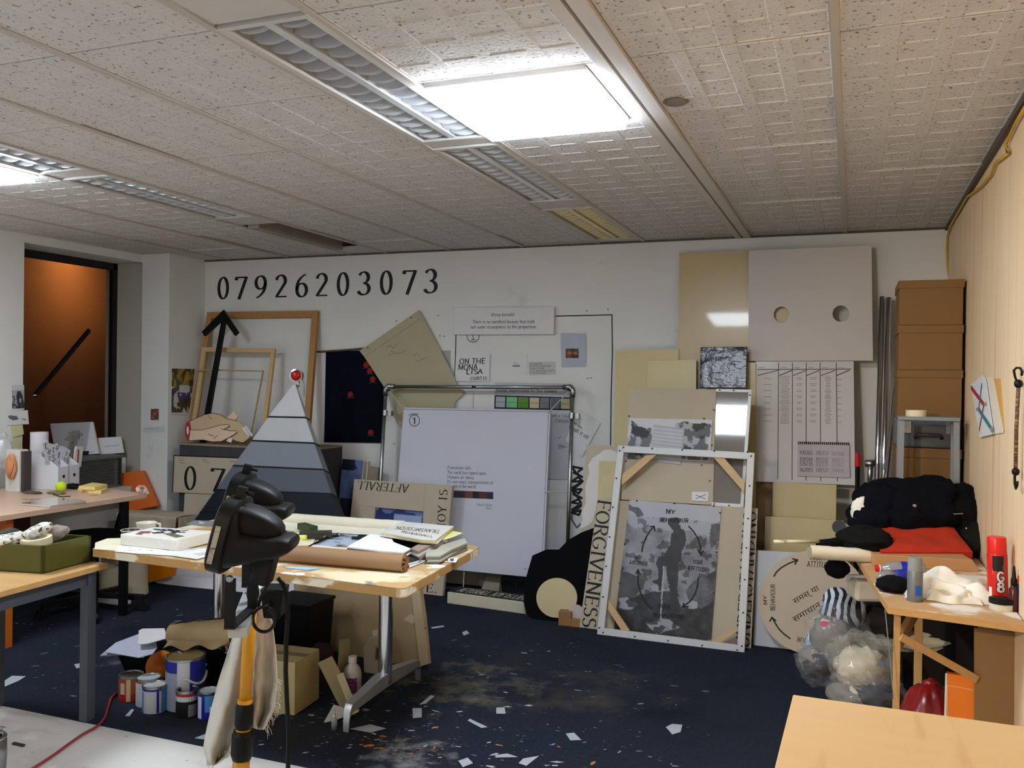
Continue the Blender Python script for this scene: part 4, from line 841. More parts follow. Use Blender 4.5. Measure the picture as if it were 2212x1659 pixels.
# black glossy square
bq, b2 = panel('black_square', 'small glossy black square canvas standing before the tan board', 'canvas', lean(Vector((0, 5.40, 0)), 8.5), [(1513.5, 750), (1614, 748.6), (1611.5, 838), (1511, 838)], .035, mat('gloss_black', (11, 13, 19), .20, var=.05, bump=.5, bscale=14, spec=.35), bevel=.003)
# lower cream boards and panels
panel('cream_board', 'glossy cream board below the ruled chart', 'board', lean(Vector((0, 5.54, 0)), 5), [(1669, 1041.5), (1807, 1047.6), (1806, 1124), (1668, 1117)], .025, glossc, bevel=.002)
panel('cream_board', 'low wide cream board behind the round white disc board', 'board', lean(Vector((0, 5.45, 0)), 6), [(1652.6, 1115), (1822, 1125), (1826, 1392), (1646, 1370)], .025, glossc, bevel=.002)
panel('brown_board', 'brown board edge standing behind the white square frame', 'board', lean(Vector((0, 5.63, 0)), 5), [(1620, 1040), (1672, 1042), (1670, 1380), (1612, 1372)], .012, mat('brown_board', (150, 124, 92), .6, var=.04))
wpn = lean(pz(1628, 1399, 0) + Vector((0, .05, 0)), 8)
panel('white_board', 'plain bluish white panel behind the round board', 'board', wpn, [(1633.5, 1188.6), (1812, 1198), (1818, 1424), (1626, 1399)], .02, mat('panel_white', (192, 196, 204), .5, var=.02))
# round board with Devanagari
rpl = lean(pz(1757, 1414, 0) + Vector((0, -.03, 0)), 8.5, 0)
ro, r2 = panel('round_board', 'round beige board lettered in Devanagari with circling arrows', 'board', rpl, ell(1757, 1301, 118, 112.5, 64), .018, mat('round_beige', (196, 180, 158), .6, var=.02))
mk = dict(style='marker', weight=1.3, jit=.03)
letters(ro, r2, [('MY', (1657.6, 1306.5), (1656, 1287), (1650, 1306)), ('BEHAVIOUR', (1674, 1319), (1674, 1262), (1664.5, 1319)), ('YOUR', (1748, 1208.5), (1776, 1211), (1749, 1197.6)), ('ATTITUDE', (1742.5, 1224), (1795, 1227), (1744, 1212.5)), ('BEHAVIOUR', (1788, 1385.5), (1722, 1376), (1787, 1395)), ('YOUR', (1785, 1397.5), (1752, 1393), (1784, 1405))], black, **mk)
text_mesh(ro, r2, 'समस् या', (1717, 1305), (1771, 1274), black, hpx=(1710.5, 1294.5)); text_mesh(ro, r2, 'समाधान भयो', (1716.5, 1344.5), (1811, 1288), black, hpx=(1710, 1333.5))
strokes(ro, r2, [[(1672, 1245), (1677, 1236), (1688, 1226), (1704, 1217), (1722, 1210)], [(1712, 1207), (1723, 1209.5), (1717, 1219)], [(1707, 1379.5), (1694, 1370), (1682, 1358), (1674, 1345), (1669, 1336)], [(1663, 1342), (1667.5, 1333.5), (1676, 1341)]], .008, black, 'arrow_line')
# ------------------------------------------------------------------ patched board, film panel, lettered board, white frame
ppl = lean(pz(1240, 1346, 0) + Vector((0, .10, 0)), 11)
pa, p2 = panel('patched_board', 'beige board patched with white paint and a cream rectangle', 'board', ppl, [(1267, 961), (1337, 963), (1345, 1338), (1240, 1330)], .025, linen)
cz = lambda L: [(1220 + x * .3616, 820 + y * .3616) for x, y in L]
part(pa, p2, 'white_patch', cz([(165, 470), (210, 440), (235, 420), (275, 418), (308, 432), (322, 470), (322, 490), (205, 488), (198, 720), (165, 850), (120, 880), (88, 890), (108, 830), (100, 790), (126, 740), (122, 640), (146, 560), (140, 510)]), .0006, mat('patch_white', (214, 210, 204), .6, var=.03))
part(pa, p2, 'cream_patch', cz([(205, 487), (322, 487), (318, 715), (196, 715)]), .0008, mat('patch_cream', (204, 188, 142), .5), off=.0004)
gpl = lean(pz(1253, 1357, 0), 10.5)
go, g2 = panel('lettered_board', 'beige board lettered FORGIVENESS and UNDERSTANDING behind the white frame', 'board', gpl, [(1292, 1078.5), (1637, 1098), (1622, 1405), (1251, 1355)], .028, linen, bevel=.002)
letters(go, g2, [('FORGIVENESS', (1292, 1079.5), (1257.5, 1353), (1320.5, 1083))], black, weight=1.05, track=.05)
letters(go, g2, [('UNDERSTANDING', (1618, 1400), (1634, 1106), (1590, 1396.5))], black, weight=1.05, track=.05)
# printed picture of a figure on a mountain
man = [(612, 350), (640, 385), (655, 415), (668, 420), (665, 440), (648, 460), (640, 540), (632, 590), (600, 640), (570, 690), (520, 700), (490, 770), (500, 800), (515, 830), (520, 930), (500, 945), (470, 945), (455, 965), (470, 980), (500, 990), (520, 1000), (525, 1060), (550, 1060), (565, 900), (580, 800), (600, 800), (605, 900), (630, 990), (640, 1080), (640, 1180), (650, 1255), (720, 1250), (715, 1150), (722, 960), (725, 870), (720, 790), (745, 740), (762, 690), (755, 650), (790, 590), (803, 520), (795, 450), (770, 410), (745, 400), (748, 370), (730, 360), (735, 310), (715, 285), (690, 280), (660, 285), (625, 295), (612, 320)]
mq = [(1360, 1079.6), (1558, 1095), (1536, 1386), (1325.6, 1362)]
qz = [(195, 95), (1162, 165), (1055, 1590), (60, 1470)]     # picture corners in the zoomed crop
def uv_of(x, y):
    u, v = .5, .5
    for _ in range(12):
        f = lambda u, v: ((qz[0][0] * (1 - u) + qz[1][0] * u) * (1 - v) + (qz[3][0] * (1 - u) + qz[2][0] * u) * v, (qz[0][1] * (1 - u) + qz[1][1] * u) * (1 - v) + (qz[3][1] * (1 - u) + qz[2][1] * u) * v)
        a = f(u, v); h = 1e-4; du = f(u + h, v); dv = f(u, v + h)
        J = [[(du[0] - a[0]) / h, (dv[0] - a[0]) / h], [(du[1] - a[1]) / h, (dv[1] - a[1]) / h]]; det = J[0][0] * J[1][1] - J[0][1] * J[1][0]
        ex, ey = x - a[0], y - a[1]; u += (J[1][1] * ex - J[0][1] * ey) / det; v += (-J[1][0] * ex + J[0][0] * ey) / det
    return u, v
manuv = [uv_of(*p) for p in man]
PG = lambda *L: [uv_of(*p) for p in L]
farl = PG((190, 140), (240, 170), (300, 180), (340, 225), (360, 265), (330, 270), (290, 285), (250, 230), (190, 200)); rgt = PG((1060, 355), (1110, 345), (1160, 370), (1140, 520), (1060, 620), (1040, 520), (1050, 430))
low1 = PG((95, 835), (240, 885), (385, 945), (360, 1040), (300, 1095), (240, 1130), (80, 1160)); low2 = PG((1110, 840), (1000, 900), (880, 960), (800, 1060), (830, 1160), (920, 1180), (920, 1300), (1090, 1420))
fg1 = PG((60, 1200), (180, 1120), (330, 1100), (470, 1060), (640, 1070), (720, 1130), (760, 1250), (960, 1240), (1090, 1160), (1070, 1590), (40, 1470)); rk1 = PG((60, 1200), (110, 1140), (200, 1130), (310, 1190), (240, 1260), (60, 1240)); rk2 = PG((380, 1380), (520, 1350), (640, 1360), (750, 1450), (600, 1480), (520, 1520), (440, 1450)); rk3 = PG((400, 1060), (470, 1010), (640, 1030), (640, 1060), (520, 1080))
def mountain(u, v):
    n = fbm(u, v * 1.45, 5, 41); n2 = fbm(u, v * 1.45, 13, 51); L = np.where(v < .16 + .10 * n, 172 - 20 * v, 128 + 120 * (n - .35)); L = np.where(n2 < .40, L - 55, L); L = np.where(v < .12, 176 + 6 * n, L)
    L = np.where(inpoly(u + .04 * (n2 - .5), v, farl) | inpoly(u + .04 * (n2 - .5), v, rgt), 84 + 70 * (n2 - .45), L)
    L = np.where(inpoly(u, v + .02 * (n2 - .5), low1), 78 + 50 * (n - .5), L); L = np.where(inpoly(u, v + .02 * (n2 - .5), low2), 74 + 130 * (fbm(u + v, v - u, 7, 61) - .5), L)
    L = np.where(inpoly(u, v + .05 * (n2 - .5), fg1), 46 + 60 * (n2 - .4), L)
    for rk in (rk1, rk2, rk3): L = np.where(inpoly(u + .03 * (n2 - .5), v + .03 * (n2 - .5), rk), np.where(n2 > .45, 158, 70), L)
    L = np.where(inpoly(u, v, manuv), 40 + 22 * n2, L)
    a, b_ = uv_of(573, 800), uv_of(548, 1350); t = np.clip((v - a[1]) / (b_[1] - a[1]), 0, 1); L = np.where((np.abs(u - (a[0] + (b_[0] - a[0]) * t)) < .0065) & (v > a[1]) & (v < b_[1]), 175, L)
    return [L * .98, L * .98, L * 1.03]
mo, m2 = panel('mountain_picture', 'black and white mountain print of a standing man with handwriting', 'poster', gpl.off(.008), mq, .006, paper)
ink('print', mo, m2, mq, 150, 200, mountain, off=.0006)
z4 = lambda x, y: (1320 + x * .2049, 1060 + y * .2049)
letters(mo, m2, [('MY', z4(580, 240), z4(672, 248), z4(583, 196)), ('BEHAVIOUR', z4(510, 328), z4(815, 336), z4(512, 286)), ('MY', z4(252, 722), z4(318, 726), z4(254, 684)), ('ATTITUDE', z4(190, 774), z4(388, 790), z4(193, 738)), ('YOUR', z4(862, 768), z4(962, 778), z4(866, 726)), ('ATTITUDE', z4(805, 836), z4(1015, 858), z4(810, 794)), ('YOUR', z4(492, 1228), z4(628, 1242), z4(494, 1190)), ('BEHAVIOUR', z4(436, 1324), z4(762, 1348), z4(438, 1286))], black, style='marker', weight=1.7, jit=.05, off=.0016)
strokes(mo, m2, [[z4(*p) for p in L] for L in ([(325, 645), (335, 580), (365, 500), (410, 425), (450, 380)], [(412, 378), (455, 376), (462, 425)], [(818, 375), (870, 430), (920, 510), (945, 600), (945, 672)], [(915, 625), (948, 678), (975, 632)], [(920, 915), (915, 990), (890, 1080), (840, 1160), (760, 1222)], [(768, 1185), (754, 1226), (815, 1222)], [(432, 1248), (370, 1190), (320, 1100), (285, 980), (285, 840)], [(262, 875), (286, 832), (306, 882)])], .0085, black, 'arrow_line', off=.0018)
for q in ((1376, 1082), (1457, 1087.5), (1541.5, 1093), (1555.5, 1108), (1350, 1176), (1339, 1260), (1548, 1193), (1542, 1281)): part(mo, m2, 'nail', ell(q[0], q[1], 1.9, 1.9, 8), .004, black, off=.001)
# film panel standing on the lettered board
kpl = lean(gpl.hit((1460, 1084)) + Vector((0, .012, 0)), 13.3, 0)
kq = [(1360, 840), (1623, 842), (1605, 1096), (1341, 1079)]
ko, k2 = panel('film_panel', 'panel half beige canvas, half glossy grey film in a white frame', 'panel', kpl, [(1360, 840), (1547, 841), (1540, 1091), (1341, 1079)], .022, linen, bevel=.001)
part(ko, k2, 'film', [(1546, 841), (1617, 842), (1600, 1093), (1539, 1090)], .002, mat('grey_film', (122, 116, 110), .045, var=.03, coat=1.0), off=-.008)
whf = mat('frame_white', (206, 206, 206), .3, var=.02)
part(ko, k2, 'bar', [(1547, 840), (1624, 842), (1623, 848), (1547, 846)], .022, whf, off=-.02); part(ko, k2, 'bar', [(1617, 846), (1623.5, 847), (1606, 1096), (1599, 1095)], .022, whf, off=-.02); part(ko, k2, 'bar', [(1538, 1085), (1601, 1089), (1600, 1096), (1537, 1092)], .022, whf, off=-.0195)
for q in ((1555, 843), (1585, 844), (1620, 854), (1542, 886), (1359, 899), (1521, 904.5), (1538, 962), (1352, 996), (1516, 1005), (1533, 1039), (1543, 1089), (1575, 1092)): part(ko, k2, 'nail', ell(q[0], q[1], 1.7, 1.7, 8), .003, black, off=.0025)
def horses(u, v):
    n = fbm(u, v * .6, 6, 71); n2 = fbm(u * 1.2, v * .5, 12, 81); L = 196 + 8 * n; ed = .09 * (n2 - .5)
    A1 = inpoly(u + ed, v + ed, [(.02, .05), (.06, .10), (.12, .20), (.20, .22), (.28, .22), (.28, 1.0), (.02, 1.0), (.0, .55), (.05, .4)]); A2 = inpoly(u + ed, v + ed, [(.58, .10), (.66, .06), (.80, .10), (.97, .09), (.97, .95), (.64, .98), (.66, .60), (.60, .30)])
    L = np.where(A1, np.where(n < .46, 42, np.where(n2 > .54, 176, 104)), L); L = np.where(A2, np.where(n < .42, 34, np.where(n2 > .53, 170, 92)), L)
    return [L, L * 1.0, L * 1.02]
hq = [(1360, 903), (1539, 907), (1533, 998), (1350, 991)]
ho, h2 = panel('ink_drawing', 'black ink wash drawing pinned on the beige film panel', 'drawing', kpl.off(.004), hq, .002, paper)
ink('ink_wash', ho, h2, hq, 90, 46, horses)
for q_, nm in (([(1412, 917), (1479, 926), (1470, 1004), (1402, 994)], 'overlay_sheet'),):
    part(ho, h2, nm, q_, .001, mat('overlay', (178, 178, 184), .7), off=.0016)
    strokes(ho, h2, [[(1413 - k * 1.1, 925 + k * 7.6), (1476 - k * 1.0, 932 + k * 7.6)] for k in range(9)], .012, mat('overlay_line', (196, 196, 202), .7), 'line', off=.003)
xo, x2 = panel('paper_label', 'small white label with a drawn cross on the film panel', 'label', kpl.off(.0045), [(1495, 1062), (1531, 1063), (1529, 1083), (1494, 1081)], .002, paper)
strokes(xo, x2, [[(1503, 1069), (1524, 1078)], [(1503, 1077), (1525, 1068)]], .003, black)
# white square frame
fpl = lean(pz(1290, 1371, 0), 11.5)
fo, f2, fin = frame_thing('canvas_stretcher', 'big empty white stretcher frame with nails leaning in front of the boards', fpl, [(1335, 962), (1630, 978), (1608, 1411), (1289.5, 1370)], .040, .03, whf)
part(fo, f2, 'corner_brace', cz([(485, 450), (545, 448), (338, 630), (340, 565)]), .018, wood, off=-.028); part(fo, f2, 'corner_brace', cz([(882, 458), (945, 460), (1074, 612), (1072, 674)]), .018, wood, off=-.028)
part(fo, f2, 'corner_brace', cz([(258, 1312), (256, 1375), (335, 1497), (385, 1500)]), .018, wood, off=-.028); part(fo, f2, 'corner_brace', cz([(868, 1562), (1032, 1478), (1030, 1500), (928, 1572)]), .018, wood, off=-.028)
for L_ in [(350, 405), (522, 412), (702, 420), (893, 427), (1091, 433), (1113, 457), (1104, 635), (1095, 830), (1085, 1005), (1075, 1195), (1066, 1392), (1058, 1592), (1030, 1615), (820, 1588), (617, 1560), (418, 1535), (229, 1511), (207, 1483), (229, 1298), (247, 1115), (268, 940), (288, 763), (308, 590), (328, 425)]:
    q = cz([L_])[0]; part(fo, f2, 'nail', ell(q[0], q[1], 1.9, 1.9, 8), .003, black, off=0)
# metal rods
for (x0, y0, x1, y1, nm) in ((1906, 641, 1891, 1180, 'leftmost'), (1920, 643, 1905, 1180, 'middle'), (1939, 823, 1896, 1190, 'shorter slanted')):
    A0 = pY(x0, y0, 5.80 if nm != 'shorter slanted' else 5.60); dirn = pY(x1, y1, 5.48 if nm[0] == 's' else 5.62) - A0; Bq = A0 + dirn * (A0.z / -dirn.z) if dirn.z < 0 else A0
    tag(MB().tube([Bq, A0], .016, 12).build('metal_rod', chrome, smooth=True), nm + ' long polished metal rod leaning in the back right corner', 'rod')
q = pY(1880, 1000, 5.5); q.z = 0
cr = empty('capped_pipe', q, 'white capped pipe standing beside the ruled chart board', 'pipe')
MB().tube([(0, 0, 0), (0, 0, .93)], .024, 12).build('pipe', mat('pipe_white', (150, 150, 150), .4), cr, smooth=True); zc = pY(1880, 990, 5.5).z
MB().tube([(-.03, 0, zc - .03), (.03, 0, zc - .03)], .022, 12).tube([(0, 0, .9), (0, 0, zc - .02)], .016, 10).build('cap', steel, cr, smooth=True)
q = pY(1853, 990, 5.52)
hm = empty('hand_tool', (q.x, 5.56, 0), 'long dark tool with a red handle tip beside the chart board', 'tool')
MB().tube([(0, 0, 0), (0, .0, q.z - .05)], .013, 8).build('shaft', blackm, hm); MB().tube([(0, 0, q.z - .05), (0, 0, q.z + .03)], .017, 8).build('handle_tip', mat('tool_red', (190, 30, 30), .4), hm)
# stack of archive boxes, grey case between, step stool in front
cardb = mat('box_card', (122, 88, 46), .7, var=.04, vscale=6)
def carton(z0, z1, lid, label, x0=.212, x1=.512, y0=4.90, y1=5.30):
    t = empty('archive_box', ((x0 + x1) / 2, (y0 + y1) / 2, z0), label, 'box', 'brown lidded archive boxes'); w = (x1 - x0) / 2 - .004; d = (y1 - y0) / 2 - .004; h = z1 - z0
    MB().box(-w, -d, 0, w, d, h - .012).build('body', cardb, t, bevel=.002); MB().box(-w - .005, -d - .005, h - lid, w + .005, d + .005, h - .001).build('lid', cardb, t, bevel=.002)
    return t
zz = lambda y: pY(2010, y, 4.9).z
carton(zz(702), zz(604), .042, 'topmost of the three stacked brown archive boxes')
carton(zz(799), zz(702), .040, 'middle of the three stacked brown archive boxes')
carton(zz(905), zz(799), .040, 'lowest of the three stacked boxes, resting on the grey case')
MB_ = empty('grey_case', ((.36), 5.10, zz(968)), 'grey toolbox case squeezed between the archive boxes', 'case'); hh = zz(905) - zz(968)
MB().box(-.148, -.19, 0, .148, .19, hh - .001).build('shell', mat('case_grey', (88, 92, 98), .5), MB_, bevel=.01); MB().tube([(-.06, -.195, hh * .35), (-.05, -.215, hh * .45), (.05, -.215, hh * .45), (.06, -.195, hh * .35)], .010, 8).build('handle', mat('handle_grey', (60, 64, 70), .5), MB_, smooth=True)
for s in (-.1, .1): MB().box(s - .02, -.199, hh * .5, s + .02, -.188, hh * .9).build('latch', steel, MB_)
carton(zz(968) - .36, zz(968) - .001, .05, 'brown archive box behind the step stool legs'); carton(0, zz(968) - .361, .05, 'bottom brown archive box standing on the carpet behind clothes')
sg = mat('stool_grey', (132, 136, 140), .5, var=.04)
q = pY(2005, 900, 4.72); st = empty('step_stool', (q.x, 4.74, 0), 'grey metal step stool in front of the archive boxes', 'stool')
hw = .135; zt = q.z
MB().box(-hw, -.08, zt - .018, hw, .08, zt).build('top_plate', sg, st, bevel=.003)
for sx in (-1, 1):
    for sy in (-1, 1): MB().bar((sx * (hw - .015), sy * .06, zt - .02), (sx * (hw - .005), sy * .11, 0), .026, .016).build('leg', sg, st)
for z in (zt * .55, zt * .3): MB().box(-hw + .02, -.10, z, hw - .02, -.075, z + .02).build('rung', sg, st)
tr = mat('tape_cream', (224, 210, 176), .6)
def tape(name, label, loc, ro, ri, h, m=tr, M=None):
    o = MB().lathe([(ri, 0), (ro, 0), (ro, h), (ri, h), (ri, 0)], 28).build(name, m, M=M or Matrix.Translation(Vector(loc)), smooth=True, sharp=40); return tag(o, label, 'tape')
q = pY(1979, 896, 4.72); tape('tape_roll', 'cream masking tape roll on top of the step stool', (q.x, 4.73, zt), .047, .034, .03)
# ------------------------------------------------------------------ things on the plywood partition
wr = wallX(XR, -1)
o, q2 = panel('pinned_sheet', 'white sheet with crossing red and teal tape lines on the partition', 'paper', wr.off(.010), [(2096.7, 830), (2123, 810), (2129, 818), (2146, 937.5), (2116, 945)], .002, paper)
strokes(o, q2, [[(2098, 837), (2125.5, 874), (2115.5, 929)]], .022, mat('line_red', (168, 40, 36), .6)); strokes(o, q2, [[(2121, 831), (2114.5, 884), (2145, 931)]], .022, mat('line_teal', (48, 128, 138), .6), off=.0014)
for q in ((2112, 884), (2129, 873), (2143, 927)): part(o, q2, 'tape_piece', ell(q[0], q[1], 3.5, 5, 4, .6), .0004, mat('tape_grey', (160, 150, 146), .5), off=.002)
o, q2 = panel('pinned_sheet', 'blank white sheet behind the crossed line sheet on the partition', 'paper', wr.off(.005), [(2122, 812), (2145, 817), (2167, 935), (2144, 938)], .002, mat('sheet_warm', (226, 214, 196), .7))
panel('pinned_sheet', 'orange yellow card edge behind the white sheets on the partition', 'paper', wr.off(.003), [(2143, 820), (2159, 817), (2168, 930), (2150, 934)], .002, mat('card_orange', (214, 160, 76), .7))
bm = mat('bungee_brown', (78, 58, 40), .7, layers=[((170, 140, 100), 60, .5, .1, (1, 1, 6), 2)]); P3 = lambda x, y, d=.02: pX(x, y, XR - d)
a0, a1 = P3(2200, 834), P3(2194, 1012)
bg = empty('bungee_cord', a1, 'brown bungee cord with black hooks hanging on the partition', 'cord'); rel = lambda p: p - a1
MB().tube([rel(a0), rel((a0 + a1) / 2 + Vector((-.0, .012, 0))), Vector((0, 0, 0))], .0062, 8).build('elastic', bm, bg, smooth=True)
MB().tube([rel(P3(x, y)) for x, y in ((2199, 830), (2193, 815), (2190, 800), (2196, 794.5), (2204, 795), (2208, 803), (2207, 811))], .004, 6).build('hook', blackm, bg, smooth=True)
MB().tube([rel(P3(x, y)) for x, y in ((2194, 1014), (2192, 1030), (2192, 1045), (2194.5, 1056), (2197, 1050), (2198, 1040))], .004, 6).build('hook', blackm, bg, smooth=True)
MB().blob(rel(P3(2200, 829)), (.013, .016, .014), 3, .1).build('knot', blackm, bg, smooth=True); MB().blob(rel(P3(2194, 1019)), (.012, .015, .013), 4, .1).build('knot', blackm, bg, smooth=True)
# ================================================================== LEFT SIDE: desk by the window
dz = .74
c0, c1, c2_ = pz(318, 1066, dz), pz(0, 1115, dz), pz(215, 1051, dz)
desk = empty('desk', (-4.7, 3.6, 0), 'pale pinkish work desk along the window wall', 'desk'); dI = Matrix.Translation((4.7, -3.6, 0))
dm = mat('desk_top', (212, 178, 152), .35, var=.05, vscale=5, layers=[((150, 118, 98), 7, .64, .06, (1, 1, 1), 3)])
MB().prism([dI @ p for p in (Vector((-5.2, 2.3, 0)), Vector((c1.x - .02, 2.3, 0)), Vector((c0.x, c0.y, 0)), Vector((-5.2, c2_.y + .05, 0)))], dz - .03, dz).build('desktop', dm, desk, bevel=.002)
edge = mat('desk_edge', (178, 150, 132), .5)
og = mat('orange_wood', (200, 104, 30), .5)
for (x, y) in ((-4.3, 3.50), (-4.36, 3.53), (-5.1, 3.5), (-4.5, 2.6)):
    q = dI @ Vector((x, y, 0)); MB().box(q.x - .022, q.y - .022, 0, q.x + .022, q.y + .022, dz - .03).build('leg', og, desk)
q = dI @ Vector((-4.22, 4.25, 0)); MB().box(q.x - .02, q.y - .02, 0, q.x + .02, q.y + .02, dz - .03).build('leg', blackm, desk)
MB().box(-.45, -.5, .1, -.43, .75, dz - .06).build('back_panel', mat('panel_redbrown', (78, 40, 26), .6), desk)
# magazine files, paper roll, etc. on the desk
fw = mat('file_white', (216, 216, 220), .5, var=.02)
def box_between(name, label, cat, px_base, w, d, h, m, rot=0, z=dz):
    q = pz(px_base[0], px_base[1], z); return q
qa = pz(125, 1059, dz); qb = pz(147.5, 1051, dz); yaw = math.atan2(qb.y - qa.y, qb.x - qa.x)
def magfile(loc, yaw, label, w=.085):
    t = empty('magazine_file', Matrix.Translation(loc) @ Matrix.Rotation(yaw, 4, 'Z'), label, 'file', 'white magazine files')
    d = .25; h = .15; hb = .235; th = .003     # front low, back high
    b = MB(); b.box(0, 0, 0, w, th, h).box(0, d - th, 0, w, d, hb).box(0, 0, 0, w, d, th)
    for x in (0, w - th): b.prism([(0, 0), (d, 0), (d, hb), (d * .45, hb), (0, h)], 0, th) if False else b.add([(x, 0, 0), (x, d, 0), (x, d, hb), (x, d * .5, hb), (x, 0, h), (x + th, 0, 0), (x + th, d, 0), (x + th, d, hb), (x + th, d * .5, hb), (x + th, 0, h)], [(0, 4, 3, 2, 1), (5, 6, 7, 8, 9), (0, 1, 6, 5), (1, 2, 7, 6), (2, 3, 8, 7), (3, 4, 9, 8), (4, 0, 5, 9)])
    b.build('body', fw, t); MB().lathe([(0, 0), (.011, 0), (.011, .001), (0, .001)], 14).build('finger_hole', black, t, Matrix.Translation((w / 2, -.0006, .085)) @ Matrix.Rotation(math.pi / 2, 4, 'X')); return t
fa = pz(126, 1059, dz); fb = pz(148.5, 1055, dz); fc = pz(172, 1051, dz)
wA = (fb - fa).length; yA = math.atan2(fb.y - fa.y, fb.x - fa.x)
mf1 = magfile(fa, yA, 'white magazine file holding the fan of number sheets', wA - .002); mf2 = magfile(fb, yA, 'white magazine file holding the red spined papers', (fc - fb).length)
ux = Vector((math.cos(yA), math.sin(yA), 0)); uy = Vector((-math.sin(yA), math.cos(yA), 0))
def fpl(k, off): return Pl(fa + uy * off, ux, Vector((0, 0, 1)))
x8 = lambda L: [(x * .1356, 900 + y * .1356) for x, y in L]
ns = mat('number_sheet', (212, 214, 222), .6)
no, n2 = panel('number_sheets', 'fan of white sheets printed with mirrored digits in the magazine file', 'paper', fpl(0, .06), x8([(650, 560), (690, 530), (670, 430), (760, 370), (780, 420), (860, 440), (920, 425), (935, 470), (1010, 470), (1130, 540), (1085, 640), (1045, 680), (1065, 740), (1030, 830), (940, 840), (830, 780), (740, 700), (660, 590)]), .004, ns)
rows = []
for ch, x, y, h, a in (('3', 745, 520, 95, -10), ('7', 840, 575, 85, 15), ('9', 905, 545, 80, 10), ('8', 770, 600, 80, 20), ('6', 700, 640, 70, -30), ('1', 935, 655, 85, 5), ('2', 865, 695, 90, -10), ('7', 775, 700, 70, 20), ('8', 845, 770, 75, -10), ('5', 945, 760, 80, 10), ('2', 1020, 710, 65, 20), ('4', 990, 810, 80, -15), ('5', 885, 830, 60, 20), ('1', 1055, 620, 60, 10)):
    ca, sa = math.cos(math.radians(a)), math.sin(math.radians(a)); w = h * .5
    P_ = lambda dx, dy: x8([(x + dx * ca - dy * sa, y + dx * sa + dy * ca)])[0]
    rows.append((ch, P_(w / 2, 0), P_(-w / 2, 0), P_(w / 2, -h)))
letters(no, n2, rows, mat('digit_dark', (52, 52, 62), .6), weight=1.2)
panel('folder', 'olive folder edge standing in the magazine file', 'folder', fpl(0, .10), x8([(1075, 800), (1140, 600), (1150, 560), (1165, 580), (1150, 700), (1110, 805)]), .004, mat('folder_olive', (140, 128, 60), .6))
o, q2 = panel('papers', 'white papers with a red spine in the right magazine file', 'paper', fpl(0, .09), x8([(1180, 800), (1200, 540), (1220, 470), (1330, 480), (1290, 800)]), .01, paper)
part(o, q2, 'red_spine', x8([(1222, 800), (1240, 520), (1262, 522), (1245, 800)]), .001, mat('spine_red', (190, 56, 48), .6))
ro_, r2 = panel('ruler', 'wide grey transparent ruler leaning out of the magazine file', 'ruler', fpl(0, .14), x8([(1100, 800), (1085, 460), (1110, 400), (1030, 370), (1140, 220), (1275, 218), (1270, 260), (1200, 560), (1170, 800)]), .003, mat('ruler_grey', (150, 142, 138), .25, alpha=.8))
strokes(ro_, r2, [x8([(1120 + k * 4, 640 - k * 40), (1150 + k * 4, 632 - k * 40)]) for k in range(9)], .004, ink_grey, 'tick'); part(ro_, r2, 'cutout', x8([(1140, 400), (1165, 395), (1160, 430), (1140, 435)]), .0006, ink_grey)
q = pz(67, 1056, dz); tag(MB().lathe([(.055, 0), (.055, .37), (.050, .37), (.046, .30), (.0, .30)], 24).build('paper_roll', mat('roll_white', (214, 208, 212), .6, var=.02), M=Matrix.Translation(q + Vector((0, .06, 0))), smooth=True, sharp=40), 'white paper roll standing upright on the desk beside the files', 'roll')
q = pz(131.8, 1062, dz); tag(MB().lathe([(.033 * math.sin(math.pi * k / 14), .033 - .033 * math.cos(math.pi * k / 14)) for k in range(15)], 24).build('tennis_ball', mat('tennis_yellow', (205, 228, 40), .9, var=.05, bump=.3, bscale=200), M=Matrix.Translation(q), smooth=True), 'bright yellow green tennis ball on the desk', 'ball')
q = pz(157, 1056, dz); tag(MB().blob((0, 0, .016), (.055, .03, .02), 2, .35, 3, flat=0).build('black_gadget', blackm, M=Matrix.Translation(q), smooth=True), 'small crumpled black gadget beside the tennis ball', 'gadget')
ylw = mat('note_yellow', (232, 206, 130), .7)
for k, (L_, z, lab) in enumerate((([(168, 1054), (190, 1058), (218, 1060), (232, 1054), (205, 1050)], 0, 'lower fanned stack of yellow notes on the desk corner'), ([(170, 1050), (200, 1042), (232, 1046), (205, 1052)], .022, 'upper stack of yellow notes resting on the other stack'))):
    fl_ = flat(dz + .021 + z); ps_ = [fl_.hit(p) for p in L_]; c = sum(ps_, Vector((0, 0, 0))) / len(ps_)
    tag(MB().prism([(p.x - c.x, p.y - c.y) for p in ps_], -.020, 0).build('note_stack', ylw, M=Matrix.Translation((c.x, c.y, dz + .021 + z))), lab, 'notes')
fl_ = flat(dz + .012); o, q2 = panel('mirror_plate', 'glossy clear acrylic plate lying on the desk front', 'plate', fl_, [(42, 1087), (120, 1074), (186, 1082), (108, 1093)], .010, mat('acrylic', (196, 178, 164), .05, var=0, coat=1))
q = [pz(x, y, dz + .004) for x, y in ((115, 1068), (122, 1070), (132, 1073), (145, 1072), (152, 1072))]; tag(MB().tube(q, .003, 6).build('earphone_wire', blackm, smooth=True), 'thin black wire lying in front of the tennis ball', 'wire')
q = pz(70, 1066, dz)
for k, (dx, dy, lab) in enumerate(((0, 0, 'small grey brown scrap at the foot of the paper roll'), (.14, .06, 'flat olive cloth scrap between roll and tennis ball'))):
    tag(MB().blob((0, 0, .006), (.07, .03, .010), 8 + k, .4, 3, flat=0).build('scrap', mat('scrap_%d' % k, [(92, 84, 72), (126, 114, 80)][k], .8), M=Matrix.Translation(q + Vector((dx, dy, 0))), smooth=True), lab, 'scrap')
